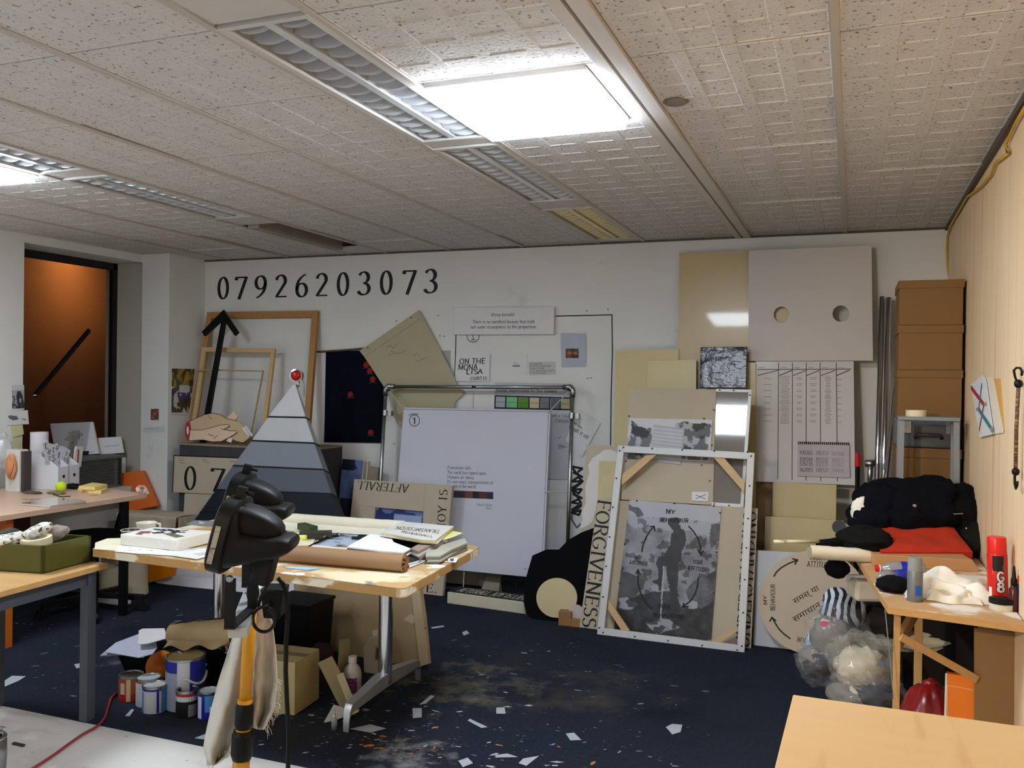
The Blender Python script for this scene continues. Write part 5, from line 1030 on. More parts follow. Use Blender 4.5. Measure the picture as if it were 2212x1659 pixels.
# ear sculpture on its white block
q = pz(34, 1062, dz); eb = empty('ear_cast', q, 'orange cast ear mounted on a white block at the desk back', 'cast')
MB().box(-.07, -.02, 0, .05, .05, .27).build('block', mat('plaster', (206, 204, 196), .7), eb, bevel=.004)
MB().box(.05, -.005, 0, .075, .05, .26).build('dark_edge', mat('perf_dark', (66, 58, 54), .8), eb)
em = mat('ear_orange', (206, 142, 96), .6, var=.05)
MB().blob((0, -.035, .165), (.042, .022, .075), 4, .18, 1.6, ridge=.08).build('ear', em, eb, smooth=True); MB().tube([(.01, -.055, .225), (.035, -.05, .20), (.03, -.055, .15), (.005, -.058, .10)], .008, 8).build('ear_rim', em, eb, smooth=True)
# boards on the sill
wv = Pl((-5.20, 4.9, .87), Vector((.42, .9075, 0)), (-.10, 0, .995))
def sillb(name, label, pts, foot, th=.02, ang=24):
    P0 = pz(foot[0], foot[1], .872); b = math.radians(ang); u = Vector((math.cos(b), math.sin(b), 0)); back = Vector((-math.sin(b), math.cos(b), 0)); return panel(name, label, 'board', Pl(P0, u, Vector((0, 0, 1)) + back * .16), pts, th, paper, bevel=.002)
o, q2 = sillb('white_canvas', 'white square canvas with faint letters propped on the sill', [(108, 915), (200, 911), (214, 980), (120, 986)], (172, 982), .035, 30)
letters(o, q2, [('E S P.', (146, 947), (180, 949), (148, 934))], ink_grey, weight=1.2)
strokes(o, q2, [[(192, 977), (204, 975)]], .003, ink_grey, 'signature')
o, q2 = sillb('white_card', 'smaller white card with one faint line beside the square canvas', [(210, 946), (261, 943), (268, 978), (216, 982)], (242, 980), .02, 30)
strokes(o, q2, [[(226, 965), (240, 963)], [(242, 963), (257, 961.5)]], .006, mat('faint', (170, 166, 160), .7), 'faint_line')
# papers on the column left of the window
wl_ = wallX(XL, 1)
pl_ = [wl_, wl_.off(.004)]
def bw(u, v):
    n = fbm(u, v, 6, 91); L = np.where(v < .22, 200, np.where(n + .35 * (v - .5) > .52, 60, 170)); L = np.where((np.abs(u - .5 - .05 * np.sin(v * 9)) < .09) & (v > .25), 40, L); return [L, L, L * 1.03]
o, q2 = panel('pinned_photo', 'black and white photo of a figure pinned on the window column', 'photo', pl_[0].off(.003), [(25, 832), (52, 831.5), (52.5, 885), (26, 886)], .002, paper)
ink('photo_print', o, q2, [(25, 832), (52, 831.5), (52.5, 882), (26, 883)], 26, 48, bw)
o, q2 = panel('pinned_drawing', 'white sheet with a grey hand drawing below the pinned photo', 'drawing', wallX(XL, 1).off(.006), [(13.5, 889), (60, 886), (62.5, 916), (15, 919)], .002, paper)
part(o, q2, 'hand_sketch', [(17, 899), (22, 897), (33, 898.5), (37, 898), (37, 901), (41, 904.5), (36, 907), (28, 908), (20, 904)], .0006, mat('sketch_grey', (104, 104, 112), .7)); part(o, q2, 'hand_sketch', [(43, 904), (52, 904), (58, 906.5), (54, 908.5), (47, 905.5)], .0006, mat('sketch_light', (148, 148, 154), .7))
sn = mat('sticky_pale', (214, 208, 160), .7)
panel('sticky_note', 'upper curled pale yellow sticky note on the window column', 'note', pl_[1].off(.010), [(24, 921), (49, 919), (51.5, 938), (28, 944)], .001, sn); panel('sticky_note', 'lower plain pale yellow sticky note on the window column', 'note', pl_[0].off(.003), [(27, 945), (46, 944), (49, 970), (25, 972)], .001, sn)
q = pX(6, 975, -5.1); tag(MB().blob((0, 0, 0), (.05, .06, .11), 5, .3, 3, ridge=.12).build('plastic_bag', mat('clear_plastic', (212, 214, 214), .15, alpha=.4, spec=.8), M=Matrix.Translation((q.x, q.y, .98)), smooth=True), 'crumpled clear plastic at the left picture edge', 'plastic')
# papers on the front of the pillar
pfY = wallY(5.47)
o, q2 = panel('small_picture', 'tiny brown picture stuck on the front of the white pillar', 'picture', pfY.off(.003), [(326, 883), (343, 883), (343, 907.5), (325.5, 907.5)], .002, paper)
ink('picture_print', o, q2, [(326, 883), (343, 883), (343, 907.5), (325.5, 907.5)], 18, 26, lambda u, v: [92 + 60 * (fbm(u, v, 5, 7) > .55) + 70 * (np.hypot(u - .6, v - .3) < .22), 72 + 50 * (fbm(u, v, 5, 7) > .55) - 20 * (np.hypot(u - .6, v - .3) < .22), 62 + 40 * (fbm(u, v, 5, 7) > .55)])
o, q2 = panel('paper_strip', 'narrow white paper strip stuck under the tiny picture on the pillar', 'paper', pfY.off(.003), [(309, 922), (355, 921), (356, 934), (310, 935)], .002, mat('strip_paper', (206, 206, 208), .7)); strokes(o, q2, [[(313, 927), (342, 926)]], .006, mat('faint2', (180, 178, 178), .7))
# draped stool with orange binder
s0, s1 = pY(253, 1108, 5.18), pY(378, 1100, 5.18)
clm = mat('cloth_beige', (196, 182, 158), .85, var=.08, vscale=6, bump=.25, bscale=16)
zs = s0.z
stl = empty('draped_bench', ((s0.x + s1.x) / 2, 5.32, 0), 'low bench draped with beige cloth under the orange binder', 'bench'); hw = (s1.x - s0.x) / 2
for sx in (-1, 1):
    for sy in (-.10, .10): MB().box(sx * hw * .85 - .02, sy - .02, 0, sx * hw * .85 + .02, sy + .02, zs - .03).build('leg', mat('stool_wood', (150, 130, 104), .6), stl)
MB().box(-hw, -.125, zs - .03, hw, .125, zs - .004).build('seat_board', mat('stool_wood', (150, 130, 104), .6), stl)
def drape(u, v):
    x = -hw * 1.03 + 2.06 * hw * u; L_ = .16 + .06 * math.sin(u * 5 + 1) + .03 * math.sin(u * 17)
    if v < .5: return (x, .125 - .25 * v / .5, zs + .004 * math.sin(u * 11 + v * 9))
    t = (v - .5) / .5; return (x, -.125 - .012 * math.sin(u * 26) * t - .012, zs - t * L_)
MB().grid(drape, 40, 14).build('cloth', clm, stl, smooth=True)
MB().grid(lambda u, v: (hw * 1.03 + .010 + .010 * math.sin(u * 20) * v, -.125 + .25 * u, zs - v * (.22 + .03 * math.sin(u * 9))), 20, 6).build('cloth_side', clm, stl, smooth=True)
orm = mat('binder_orange', (206, 96, 14), .45, var=.03)
bpl = Pl(pz(305, 1101, zs + .006), Vector((.94, .34, 0)), Vector((-.06, .16, .98)))
bo, bp2 = panel('binder', 'orange box file leaning on the pillar above the draped bench', 'binder', bpl, [(246, 1024), (308, 1016), (342, 1092), (276, 1106)], .055, orm, bevel=.003)
part(bo, bp2, 'spine_line', [(249, 1026), (252, 1025.5), (281, 1105), (278, 1106)], .0008, mat('spine_light', (226, 150, 90), .4)); part(bo, bp2, 'label', [(297, 1058), (318, 1055), (323, 1067), (302, 1070)], .0008, paper)
part(bo, bp2, 'spine_clip', [(246, 1050), (256, 1047), (260, 1057), (250, 1060)], .01, blackm)
q = pz(318, 1076, dz); q = Vector((c0.x - .03, c0.y - .03, dz)); tape('tape_roll', 'small roll of red and white tape standing on the desk corner', (0, 0, 0), .028, .016, .03, mat('tape_red_white', (214, 150, 130), .5, layers=[((226, 222, 216), 30, .5, .05, (1, 1, 1), 2)]), M=Matrix.Translation(q + Vector((0, 0, .029))) @ Matrix.Rotation(1.2, 4, 'Z') @ Matrix.Rotation(math.pi / 2, 4, 'X'))
# tote bag, orange bag, panels leaning low
tq = pz(262, 1292, 0)
def bagf(w, h, d, seed):
    def f(u, v):
        a = 2 * math.pi * u; z = h * v; k = 1 - .35 * v ** 2; wob = 1 + .06 * mnoise.noise(Vector((u * 9, v * 5, seed))); return (math.copysign(abs(math.cos(a)) ** .7, math.cos(a)) * w / 2 * (1 - .12 * v) * wob, math.copysign(abs(math.sin(a)) ** .8, math.sin(a)) * d / 2 * k * wob, z)
    return f
t = empty('tote_bag', Matrix.Translation(tq + Vector((-.08, .10, 0))) @ Matrix.Rotation(.35, 4, 'Z'), 'cream canvas tote bag slumped on the carpet beyond the left table', 'bag')
MB().grid(bagf(.32, .42, .18, 3), 36, 14).build('bag_body', mat('tote_cream', (206, 192, 164), .85, bump=.3, bscale=14), t, smooth=True)
MB().tube([(-.1, -.08, .36), (-.09, -.11, .26), (0, -.115, .22), (.09, -.11, .26), (.1, -.08, .36)], .009, 6).build('handle', mat('tote_strap', (150, 132, 100), .85), t, smooth=True)
MB().box(-.03, -.098, .25, .05, -.094, .29).build('print_mark', mat('tote_print', (96, 84, 70), .8), t)
t = empty('fallen_book', Matrix.Translation(pz(250, 1302, 0)) , 'pale open papers lying at the foot of the tote bag', 'papers'); MB().box(-.14, -.04, 0, .1, .03, .02).build('sheets', paper, t); MB().box(-.2, -.02, .0, -.14, .02, .035).build('wad', mat('wad_brown', (96, 80, 66), .8), t)
oq = pz(315, 1263, 0); oq2 = pY(340, 1215, oq.y + .05)
opl = lean(pz(310, 1263, 0), 9, 6); panel('orange_folder', 'orange plastic folder standing on the floor beside the tote bag', 'folder', opl, [(300, 1216), (378, 1222), (374, 1243), (330, 1256), (308, 1262)], .03, mat('folder_orange', (226, 134, 10), .35, var=.06))
vpl = lean(pz(470, 1274, 0), 22, 5)
panel('white_panel_sheet', 'long white sheet sloping down on the carpet beyond the painted table', 'sheet', lean(pz(470, 1274, 0), 58, 4), [(322, 1252), (376, 1244), (640, 1262), (640, 1290), (452, 1274), (340, 1259)], .004, mat('sheet_lilac', (206, 202, 206), .6))
o, q2 = panel('white_plank', 'white board with corner screws leaning behind the sloping sheet', 'board', lean(pz(470, 1270, 0) + Vector((0, .06, 0)), 4, 3), [(377, 1222), (640, 1240), (640, 1276), (374, 1262)], .02, mat('plank_white', (214, 212, 216), .5))
strokes(o, q2, [[(374, 1244), (470, 1253), (640, 1268)]], .004, ink_grey, 'edge_line')
for q in ((381, 1225), (378, 1240), (465, 1249), (630, 1262)): part(o, q2, 'screw', ell(q[0], q[1], 1.6, 1.6, 8), .002, black)
# swivel chair under the desk
q = (pz(245, 1342, 0) + pz(155, 1338, 0)) / 2 + Vector((-.15, .15, 0)); ch = empty('swivel_chair', q, 'black swivel chair with castors pushed under the window desk', 'chair')
MB().tube([(0, 0, .10), (0, 0, .42)], .028, 10).build('gas_column', blackm, ch, smooth=True); MB().blob((0, 0, .46), (.24, .24, .06), 3, .08, 2).build('seat', blackc, ch, smooth=True)
for k in range(5):
    a = -.75 + k * 2 * math.pi / 5; e = Vector((.30 * math.cos(a), .30 * math.sin(a), .085))
    MB().bar((0, 0, .11), e, .045, .03).build('foot_arm', blackm, ch); MB().tube([e + Vector((-.02 * math.sin(a), .02 * math.cos(a), -.05)), e + Vector((.02 * math.sin(a), -.02 * math.cos(a), -.05))], .034, 14).build('castor', blackm, ch, smooth=True, sharp=40)
MB().bar((-.05, .24, .46), (-.05, .28, .58), .06, .02).build('back_bar', blackm, ch)
# ------------------------------------------------------------------ near left table with the olive drawer
lz = .67
tl = empty('steel_table', (-3.3, 2.4, 0), 'wooden topped table with grey steel frame at the left edge', 'table'); tI = Vector((3.3, -2.4, 0))
k0, k1 = pz(228, 1218, lz), pz(0, 1278, lz); k3 = pz(190, 1202, lz); dx = (k1 - k0).normalized()
far = k1 + dx * .5; wbk = Vector((dx.y, -dx.x, 0)); wbk = wbk if wbk.x < 0 else -wbk
top = [far, k0 - dx * .02, k0 + (k3 - k0) * .2, k0 + wbk * .6 + Vector((0, .0, 0)), far + wbk * .6]
ltm = mat('left_table_top', (206, 162, 104), .45, var=.08, vscale=4, stretch=(1, 5, 1), layers=[((236, 214, 178), 6, .62, .15, (1, 1, 1), 2)])
MB().prism([(p + tI).xy for p in top], lz - .024, lz).build('tabletop', ltm, tl, bevel=.003)
gl_ = Vector((pz(205, 1563, 0).x, pz(205, 1563, 0).y, 0))
gA = k0 + dx * .05 + wbk * .045; gB = far + wbk * .045; gC = k0 + dx * .05 + wbk * .55; gD = far + wbk * .55
for p in (gA, gB, gC, gD): q = p + tI; MB().box(q.x - .022, q.y - .022, 0 if p is gA or p is gC else -.006, q.x + .022, q.y + .022, lz - .024).build('leg', greym, tl)
for p, r_ in ((gA, gB), (gC, gD), (gA, gC)): MB().bar(p + tI + Vector((0, 0, -.055)), r_ + tI + Vector((0, 0, -.055)), .022, .06).build('rail', greym, tl)
olv = mat('olive_paint', (84, 84, 30), .4, var=.06, vscale=5)
f = flat(lz); p0, p1, p2_ = f.hit((93, 1240)), f.hit((196, 1213)), f.hit((0, 1234))
e1 = (p1 - p0); e2 = (p2_ - p0) * 1.5; hD = .115
dr = empty('olive_drawer', p0, 'open olive green drawer full of plaster pieces on the left table', 'drawer')
def wallseg(a, b, inn, th=.012, h=hD): A_ = a; B_ = b; n = inn.normalized() * th; return MB().hexa([A_, B_, B_ + n, A_ + n] if (B_ - A_).cross(n).z > 0 else [A_, A_ + n, B_ + n, B_], [x + Vector((0, 0, h)) for x in ([A_, B_, B_ + n, A_ + n] if (B_ - A_).cross(n).z > 0 else [A_, A_ + n, B_ + n, B_])])
Z0 = Vector((0, 0, 0))
for a, b, i_, nm in ((Z0, e1, e2, 'front_side'), (Z0, e2, e1, 'left_side'), (e2, e1 + e2, -e2, 'back_side'), (e1, e1 + e2, -e1, 'right_side')): wallseg(a, b, i_).build(nm, olv, dr)
MB().prism([x.xy for x in (Z0, e1, e1 + e2, e2)], 0, .006).build('bottom', olv, dr)
plm = mat('plaster_dirty', (214, 210, 198), .8, bump=.5, bscale=30, layers=[((70, 66, 52), 55, .545, .06, (1, 1, 1), 3), ((150, 140, 124), 30, .55, .1, (1, 1, 1), 5)]); drk = mat('plaster_dark', (58, 56, 48), .85, bump=.4, layers=[((190, 186, 174), 16, .62, .06, (1, 1, 1), 2)])
def at3(px_, py_, frac): d_ = (p0 + (e1 + e2) * frac - CAM).dot(FWD); return pD(px_, py_, d_)
for k, (es, et, zc, r_, rot, m_, lab) in enumerate(((.14, .70, .115, (.085, .045, .03), .5, plm, 'white smeared plaster shard at the left end of the drawer'), (.34, .80, .125, (.042, .045, .036), .2, drk, 'dark lumpy plaster piece at the back left of the drawer'), (.46, .52, .135, (.085, .036, .032), .75, plm, 'white stained plaster fragment standing in the middle of the drawer'), (.68, .40, .125, (.075, .034, .034), .5, mat('plaster_grey', (150, 138, 128), .8, bump=.4, layers=[((70, 64, 58), 14, .58, .08, (1, 1, 1), 2)]), 'grey brown plaster fragment right of the tape roll'), (.74, .40, .128, (.065, .03, .027), .45, plm, 'white plaster finger at the right end of the drawer'))):
    q = p0 + e1 * es + e2 * et + Vector((0, 0, zc))
    tag(MB().blob((0, 0, 0), r_, 11 + k, .25, 2.2, ridge=.1).build('plaster_piece', m_, M=Matrix.Translation(q) @ Matrix.Rotation(rot * .7, 4, 'Z') @ Matrix.Rotation(-rot * .7, 4, 'Y'), smooth=True), lab, 'plaster', 'plaster pieces in the olive drawer')
q = p0 + e1 * .30 + e2 * .34 + Vector((0, 0, .125)); tape('tape_roll', 'large cream tape roll lying among the plaster in the olive drawer', (0, 0, 0), .062, .044, .03, M=Matrix.Translation(q - Vector((0, 0, .02))) @ Matrix.Rotation(.12, 4, 'X'))
tag(MB().blob((0, 0, 0), (.07, .06, .028), 31, .25, 3, ridge=.12, flat=-.03).build('dust_sheet', plm, M=Matrix.Translation(p0 + (e1 + e2) * .46 + Vector((0, 0, .05))), smooth=True), 'crumpled dusty white paper lining the olive drawer', 'paper')
# metal bin at the very edge and the red flex on the floor
q = pz(-26, 1690, -.006); mbn = empty('metal_bin', q, 'rounded shiny metal bin cut off at the lower left edge', 'bin'); MB().lathe([(.0, 0), (.05, 0), (.058, .02), (.062, .10), (.060, .155), (.05, .17), (.045, .165), (.052, .15), (.054, .02), (0, .01)], 24).build('shell', steel, mbn, smooth=True, sharp=50); MB().lathe([(.058, .16), (.061, .165), (.058, .17)], 24).build('rim', chrome, mbn, smooth=True)
fx = [pz(x, y, .006) for x, y in ((252, 1497), (240, 1508), (233, 1530), (228, 1548), (218, 1562), (205, 1572), (180, 1585), (150, 1606), (120, 1628), (90, 1648), (50, 1672))]
tag(MB().tube(fx, .0055, 8).build('red_flex', mat('flex_red', (150, 48, 50), .5), smooth=True), 'thin red flex running off the carpet over the concrete', 'cable')
q = pz(40, 1607, 0); tag(MB().box(-.03, -.006, -.006, .03, .006, .002).build('wood_chip', mat('chip', (60, 48, 36), .8), M=Matrix.Translation(q)), 'small dark wood chip on the concrete floor', 'chip')
# ================================================================== PAINTED TABLE IN THE MIDDLE
tz = .74
ta, tb, tc = pz(200, 1185, tz), pz(872, 1272, tz), pz(1041, 1180, tz); td = ta + (tc - tb)
ctr = (ta + tc) / 2; tI = Vector((-ctr.x, -ctr.y, 0)); ex = (tb - ta).normalized(); ey = (td - ta); ey = (ey - ex * ey.dot(ex)).normalized(); yawT = math.atan2(ex.y, ex.x)
tbl = empty('work_table', (ctr.x, ctr.y, 0), 'large paint spattered work table on chrome T legs in the middle', 'table')
ttm = mat('worktable_top', (192, 156, 108), .5, var=.06, vscale=4, layers=[((226, 214, 180), 3.2, .50, .07, (1, 1, 1), 2), ((118, 112, 100), 8, .62, .08, (1, 1, 1), 5), ((238, 236, 228), 10, .62, .05, (1, 1, 1), 7)])
tem = mat('worktable_edge', (182, 140, 84), .5, var=.06, layers=[((232, 222, 196), 6, .58, .05, (1, 1, 1), 4)])
pts = [(p + tI).xy for p in (ta, tb - ex * .015 + ey * 0, tb + ey * .02, tc - ey * .03, tc - ex * .03, td)]
MB().prism(pts, tz - .003, tz).build('tabletop', ttm, tbl)
MB().prism(pts, tz - .036, tz - .003).build('edge_band', tem, tbl, bevel=.003)
fF, fR = pz(747, 1582, .0), pz(903, 1470, .0)
def tleg(cx, cy, ydir, Ln, label=None):
    a = Vector((cx, cy, 0)) - ydir * Ln / 2; b_ = Vector((cx, cy, 0)) + ydir * Ln / 2; o = lambda p, z: p + tI + Vector((0, 0, z)); m = (a + b_) / 2
    MB().tube([o(m, .10), o(m, tz - .05)], .032, 16).build('column', chrome, tbl, smooth=True, sharp=40)
    MB().loft([[o(m + ydir * t * Ln / 2, 0) + Vector((dx * w, 0, z + dz_)) for dx, dz_ in ((-1, -hh), (1, -hh), (1, hh), (-1, hh))] for t, z, w, hh in ((-1, .012, .014, .012), (-.985, .07, .016, .014), (-.93, .095, .018, .018), (-.2, .12, .026, .03), (.2, .12, .026, .03), (.93, .095, .018, .018), (.985, .07, .016, .014), (1, .012, .014, .012))]).build('foot_bar', mat('foot_alloy', (188, 190, 194), .38, .7), tbl, bevel=.004, smooth=True, sharp=50)
    MB().bar(o(m - ydir * .3, tz - .05), o(m + ydir * .3, tz - .05), .05, .025).build('support', blackm, tbl)
yd = (fR - fF).normalized(); mm = (fF + fR) / 2; tleg(mm.x, mm.y, yd, (fR - fF).length); l2 = pD(486, 1300, ((mm - ex * .98) - CAM).dot(FWD)); m2 = mm - ex * .99; tleg(m2.x, m2.y, yd, (fR - fF).length)
# canvas block, cups and paint sheets on the left half
cvw = mat('block_white', (228, 224, 212), .6, var=.02, layers=[((244, 242, 238), 8, .6, .1, (1, 1, 1), 2)])
zT = tz + .052; f = flat(zT); cq = [(260, 1153.7), (383, 1166.3), (466, 1147.5), (335, 1138.3)]
o, q2 = panel('painted_block', 'thick white canvas block with dark lettering lying on the table', 'canvas', f, cq, .048, cvw, bevel=.003)
blk_ = mat('ink_navy2', (28, 34, 62), .6)
z6 = lambda L: [(200 + x * .1326, 1100 + y * .1326) for x, y in L]
part(o, q2, 'mauve_patch', z6([(690, 412), (790, 358), (965, 360), (920, 395), (830, 392), (800, 416)]), .0006, mat('patch_mauve', (138, 84, 84), .6)); part(o, q2, 'olive_patch', z6([(1140, 398), (1290, 388), (1505, 442), (1360, 466)]), .0006, mat('patch_olive', (106, 104, 70), .6))
strokes(o, q2, [z6(L) for L in ([(1000, 322), (1100, 330), (1230, 326), (1330, 345), (1440, 345), (1545, 350)], [(1010, 330), (1110, 345), (1250, 350), (1400, 372), (1490, 380)], [(1140, 326), (1180, 356), (1260, 340), (1330, 372)], [(980, 380), (1020, 395), (1060, 372), (1090, 392), (1150, 385), (1120, 362)], [(1290, 380), (1330, 392), (1360, 372), (1310, 366)], [(1380, 350), (1420, 380), (1500, 372)])], .014, blk_, 'brush_lettering')
cer = mat('ceramic', (226, 222, 212), .25, var=.02)
def cup(name, label, loc, r, h, m, handle=True, ang=0, inside=None):
    t = empty(name, loc, label, 'cup' if handle else 'bowl')
    MB().lathe([(0, 0), (r * .55, 0), (r * .62, h * .12), (r * .9, h * .6), (r, h), (r * .95, h), (r * .84, h * .6), (r * .5, h * .16), (0, h * .12)], 28).build('body', m, t, smooth=True, sharp=60)
    if handle: MB().tube([(r * .93 * math.cos(ang), r * .93 * math.sin(ang), h * .88), (r * 1.3 * math.cos(ang), r * 1.3 * math.sin(ang), h * .85), (r * 1.32 * math.cos(ang), r * 1.32 * math.sin(ang), h * .45), (r * .82 * math.cos(ang), r * .82 * math.sin(ang), h * .35)], .006, 8).build('handle', m, t, smooth=True)
    return t
q = pz(316, 1155, tz); cup('white_cup', 'wide white ceramic cup with handle behind the canvas block', (q.x, q.y, tz + .001), .047, .058, cer, True, .55)
q = pz(283, 1164, tz); cup('dark_bowl', 'dark bowl with white rim left of the white cup', (q.x, q.y, tz + .001), .046, .040, mat('bowl_dark', (66, 58, 54), .3), False)
MB().lathe([(.0445, .039), (.047, .0405), (.0445, .042), (.0425, .0405), (.0445, .039)], 28).build('rim', cer, bpy.data.objects['dark_bowl'], smooth=True)
def lay(name, label, pts, m, z=.0012, th=.001, cat='paper', lines=(), lw=.004, lm=None, kind=None):
    o, q2 = panel(name, label, cat, flat(tz + z + th), pts, th, m)
    if lines: strokes(o, q2, lines, lw, lm or black, 'brush_mark')
    return o, q2
shw = mat('sheet_white', (232, 230, 226), .7, var=.03, layers=[((226, 212, 178), 7, .56, .1, (1, 1, 1), 2)])
lay('paint_sheet', 'cream paint rag sheet at the left end of the table', [(206, 1172), (232, 1163), (262, 1162), (300, 1180), (262, 1190), (204, 1186)], mat('sheet_cream', (228, 218, 190), .8, var=.05, bump=.2, bscale=20))
lay('paint_sheet', 'white test sheet with grey dabs before the canvas block', [(258, 1178), (388, 1187), (372, 1200), (300, 1196), (248, 1191)], shw, .0025, lines=[[(278, 1184), (284, 1183)], [(300, 1187), (306, 1187)], [(324, 1188), (330, 1190)], [(350, 1187), (366, 1189)], [(276, 1189), (288, 1188)]], lm=ink_grey)
lay('paint_sheet', 'white test sheet with long black brush strokes beside the work lamp', [(388, 1184), (462, 1185), (462, 1196), (426, 1208), (372, 1200)], shw, .0038, lines=[[(420, 1197), (436, 1195), (452, 1194)], [(443, 1198), (461, 1196)], [(410, 1187), (424, 1187)], [(428, 1200), (446, 1196)]])
lay('paint_sheet', 'grey smeared palette sheet at the far edge beside the work lamp', [(402, 1132), (420, 1124), (478, 1126), (480, 1138), (440, 1136)], mat('sheet_grey', (120, 122, 126), .6, layers=[((220, 218, 214), 20, .58, .06, (1, 1, 1), 2), ((60, 52, 48), 14, .62, .06, (1, 1, 1), 4)]))
# rolls
kr = mat('kraft', (150, 116, 84), .6, var=.05, vscale=5); r_ = .034
k0, k1 = pz(560, 1213, tz), pz(866, 1240, tz); kd = (k1 - k0).normalized(); kn = Vector((-kd.y, kd.x, 0))
kt = empty('kraft_roll', (k0 + k1) / 2 + kn * r_, 'brown kraft paper roll along the front of the table', 'roll'); hl = (k1 - k0) / 2; up_ = Vector((0, 0, r_ + .002))
MB().tube([up_ - hl, up_ + hl], r_, 24).build('roll_body', kr, kt, smooth=True, sharp=40)
b = MB()
for k in range(9):
    a = k * .7; b.bar(up_ + hl + kn * .004 + kd * .001, up_ + hl + kd * .004 + kn * (r_ * .85 * math.cos(a)) + Vector((0, 0, r_ * .85 * math.sin(a))), .012, .008)
b.build('crumpled_end', mat('kraft_dark', (128, 88, 50), .6), kt)
k0, k1 = pz(560, 1134, tz), pz(872, 1156, tz); kd = (k1 - k0).normalized(); kn = Vector((-kd.y, kd.x, 0)); hl = (k1 - k0) / 2
lcl = mat('linen_roll', (210, 204, 184), .85, var=.05, bump=.3, bscale=22)
ct = empty('canvas_roll', (k0 + k1) / 2 + kn * .02, 'cream canvas roll along the back edge of the table', 'roll'); up_ = Vector((0, 0, .034))
def crl(u, v):
    a = 2 * math.pi * v; r = .032 * (1 + .06 * mnoise.noise(Vector((u * 14, v * 4, 1)))); p = up_ - hl + hl * 2 * u + kn * (r * math.cos(a)) + Vector((0, 0, r * math.sin(a))); return p
MB().grid(crl, 40, 18).build('roll_body', lcl, ct, smooth=True)
for s in (-1, 1): MB().tube([up_ + hl * .97 * s, up_ + hl * .995 * s], .030, 16).build('roll_core', mat('core', (150, 140, 116), .8), ct)
def spread(u, v):
    p = -hl + hl * 2 * u - kn * (.02 + .15 * v * (1 - .5 * u)); return p + Vector((0, 0, .006 + .022 * (1 - v) ** 2 + .006 * abs(mnoise.noise(Vector((u * 12, v * 6, 4))))))
MB().grid(spread, 40, 8).build('loose_end', lcl, ct, smooth=True)
# paper stacks
def stack(name, label, pts, z0, h, m, cat='papers', sheets=3, edge=None):
    t, q2 = panel(name, label, cat, flat(tz + z0 + h), pts, h / sheets * .8, m)
    c = [q2.loc(p).xy for p in pts]; cc = sum((Vector(p) for p in c), Vector((0, 0))) / len(c)
    for k in range(1, sheets):
        a = .02 * (k * 7 % 5 - 2); P_ = [Vector((cc.x + (p[0] - cc.x) * math.cos(a) - (p[1] - cc.y) * math.sin(a), cc.y + (p[0] - cc.x) * math.sin(a) + (p[1] - cc.y) * math.cos(a))) for p in c]
        MB().prism(P_, -h * (k + .85) / sheets, -h * k / sheets).build('sheet', edge if (edge and k % 2) else m, t)
    return t, q2
x7 = lambda L: [(740 + x * .14467, 1110 + y * .14461) for x, y in L]
dk = mat('book_dark', (40, 44, 44), .5); gsh = mat('grey_paper', (174, 172, 156), .7)
# flat things at the bottom of the heap
lay('lettered_strip', 'white curling paper strip with black letters over the table edge', x7([(1180, 660), (1230, 630), (1735, 655), (1690, 725), (1480, 710), (1240, 690)]), paper, .002, lines=[x7(L) for L in ([(1310, 655), (1325, 690)], [(1325, 655), (1310, 690)], [(1380, 660), (1420, 662), (1395, 695)], [(1470, 668), (1500, 668)], [(1540, 672), (1570, 700), (1530, 700)], [(1620, 672), (1650, 672), (1645, 705), (1620, 703), (1620, 672)])], lw=.006)
lay('blue_sheet', 'white sheet with blue wash beside the kraft roll end', x7([(930, 725), (1180, 660), (1270, 695), (1000, 800), (930, 795)]), mat('blue_wash', (214, 222, 232), .6, layers=[((90, 140, 210), 6, .60, .1, (1, 1, 1), 2)]), .0036)
stack('sketchbook', 'dark covered sketchbook under the white pad', x7([(905, 660), (1100, 590), (1205, 625), (1190, 655), (940, 722)]), .006, .016, dk, 'book', 2, paper)
stack('grey_pads', 'stack of grey paper pads at the right end of the table', x7([(1250, 560), (1420, 480), (1820, 360), (1862, 430), (1640, 520), (1460, 625), (1240, 625)]), .002, .034, gsh, 'papers', 4, mat('pad_edge', (120, 118, 104), .7))
stack('white_pad', 'pad of blank white sheets on top of the paper heap', x7([(410, 298), (1218, 404), (1010, 520), (905, 575), (560, 552), (70, 488)]), .024, .030, mat('pad_white', (236, 238, 240), .7, var=.01), 'papers', 4, mat('pad_dark', (86, 84, 80), .7))
ylc = mat('card_yellow', (226, 196, 112), .6)
o, q2 = stack('lettered_cards', 'grey lettered card with yellow edge on top of the heap', x7([(895, 112), (1662, 182), (1390, 392), (1150, 380), (575, 268)]), .060, .018, mat('card_grey', (206, 204, 196), .6), 'papers', 3, ylc)
letters(o, q2, [('TOMORROW', x7([(1345, 330)])[0], x7([(880, 250)])[0], x7([(1350, 300)])[0][0:2] and x7([(1325, 296)])[0][0:2] and x7([(1348, 362)])[0]), ('TRANSMISSION', x7([(1470, 245)])[0], x7([(820, 188)])[0], x7([(1440, 290)])[0])], black, style='marker', weight=1.0, jit=.06)
lay('yellow_sheet', 'pale yellow note sheet sticking out under the grey card', x7([(1480, 395), (1640, 250), (1795, 285), (1640, 350)]), mat('paleyellow', (226, 222, 146), .7), .056)
stack('magazines', 'thin pile of folded magazines supporting the grey card', x7([(700, 300), (1500, 380), (1340, 450), (1130, 560), (760, 420)]), .004, .050, mat('mag', (150, 130, 120), .6), 'papers', 4, paper)
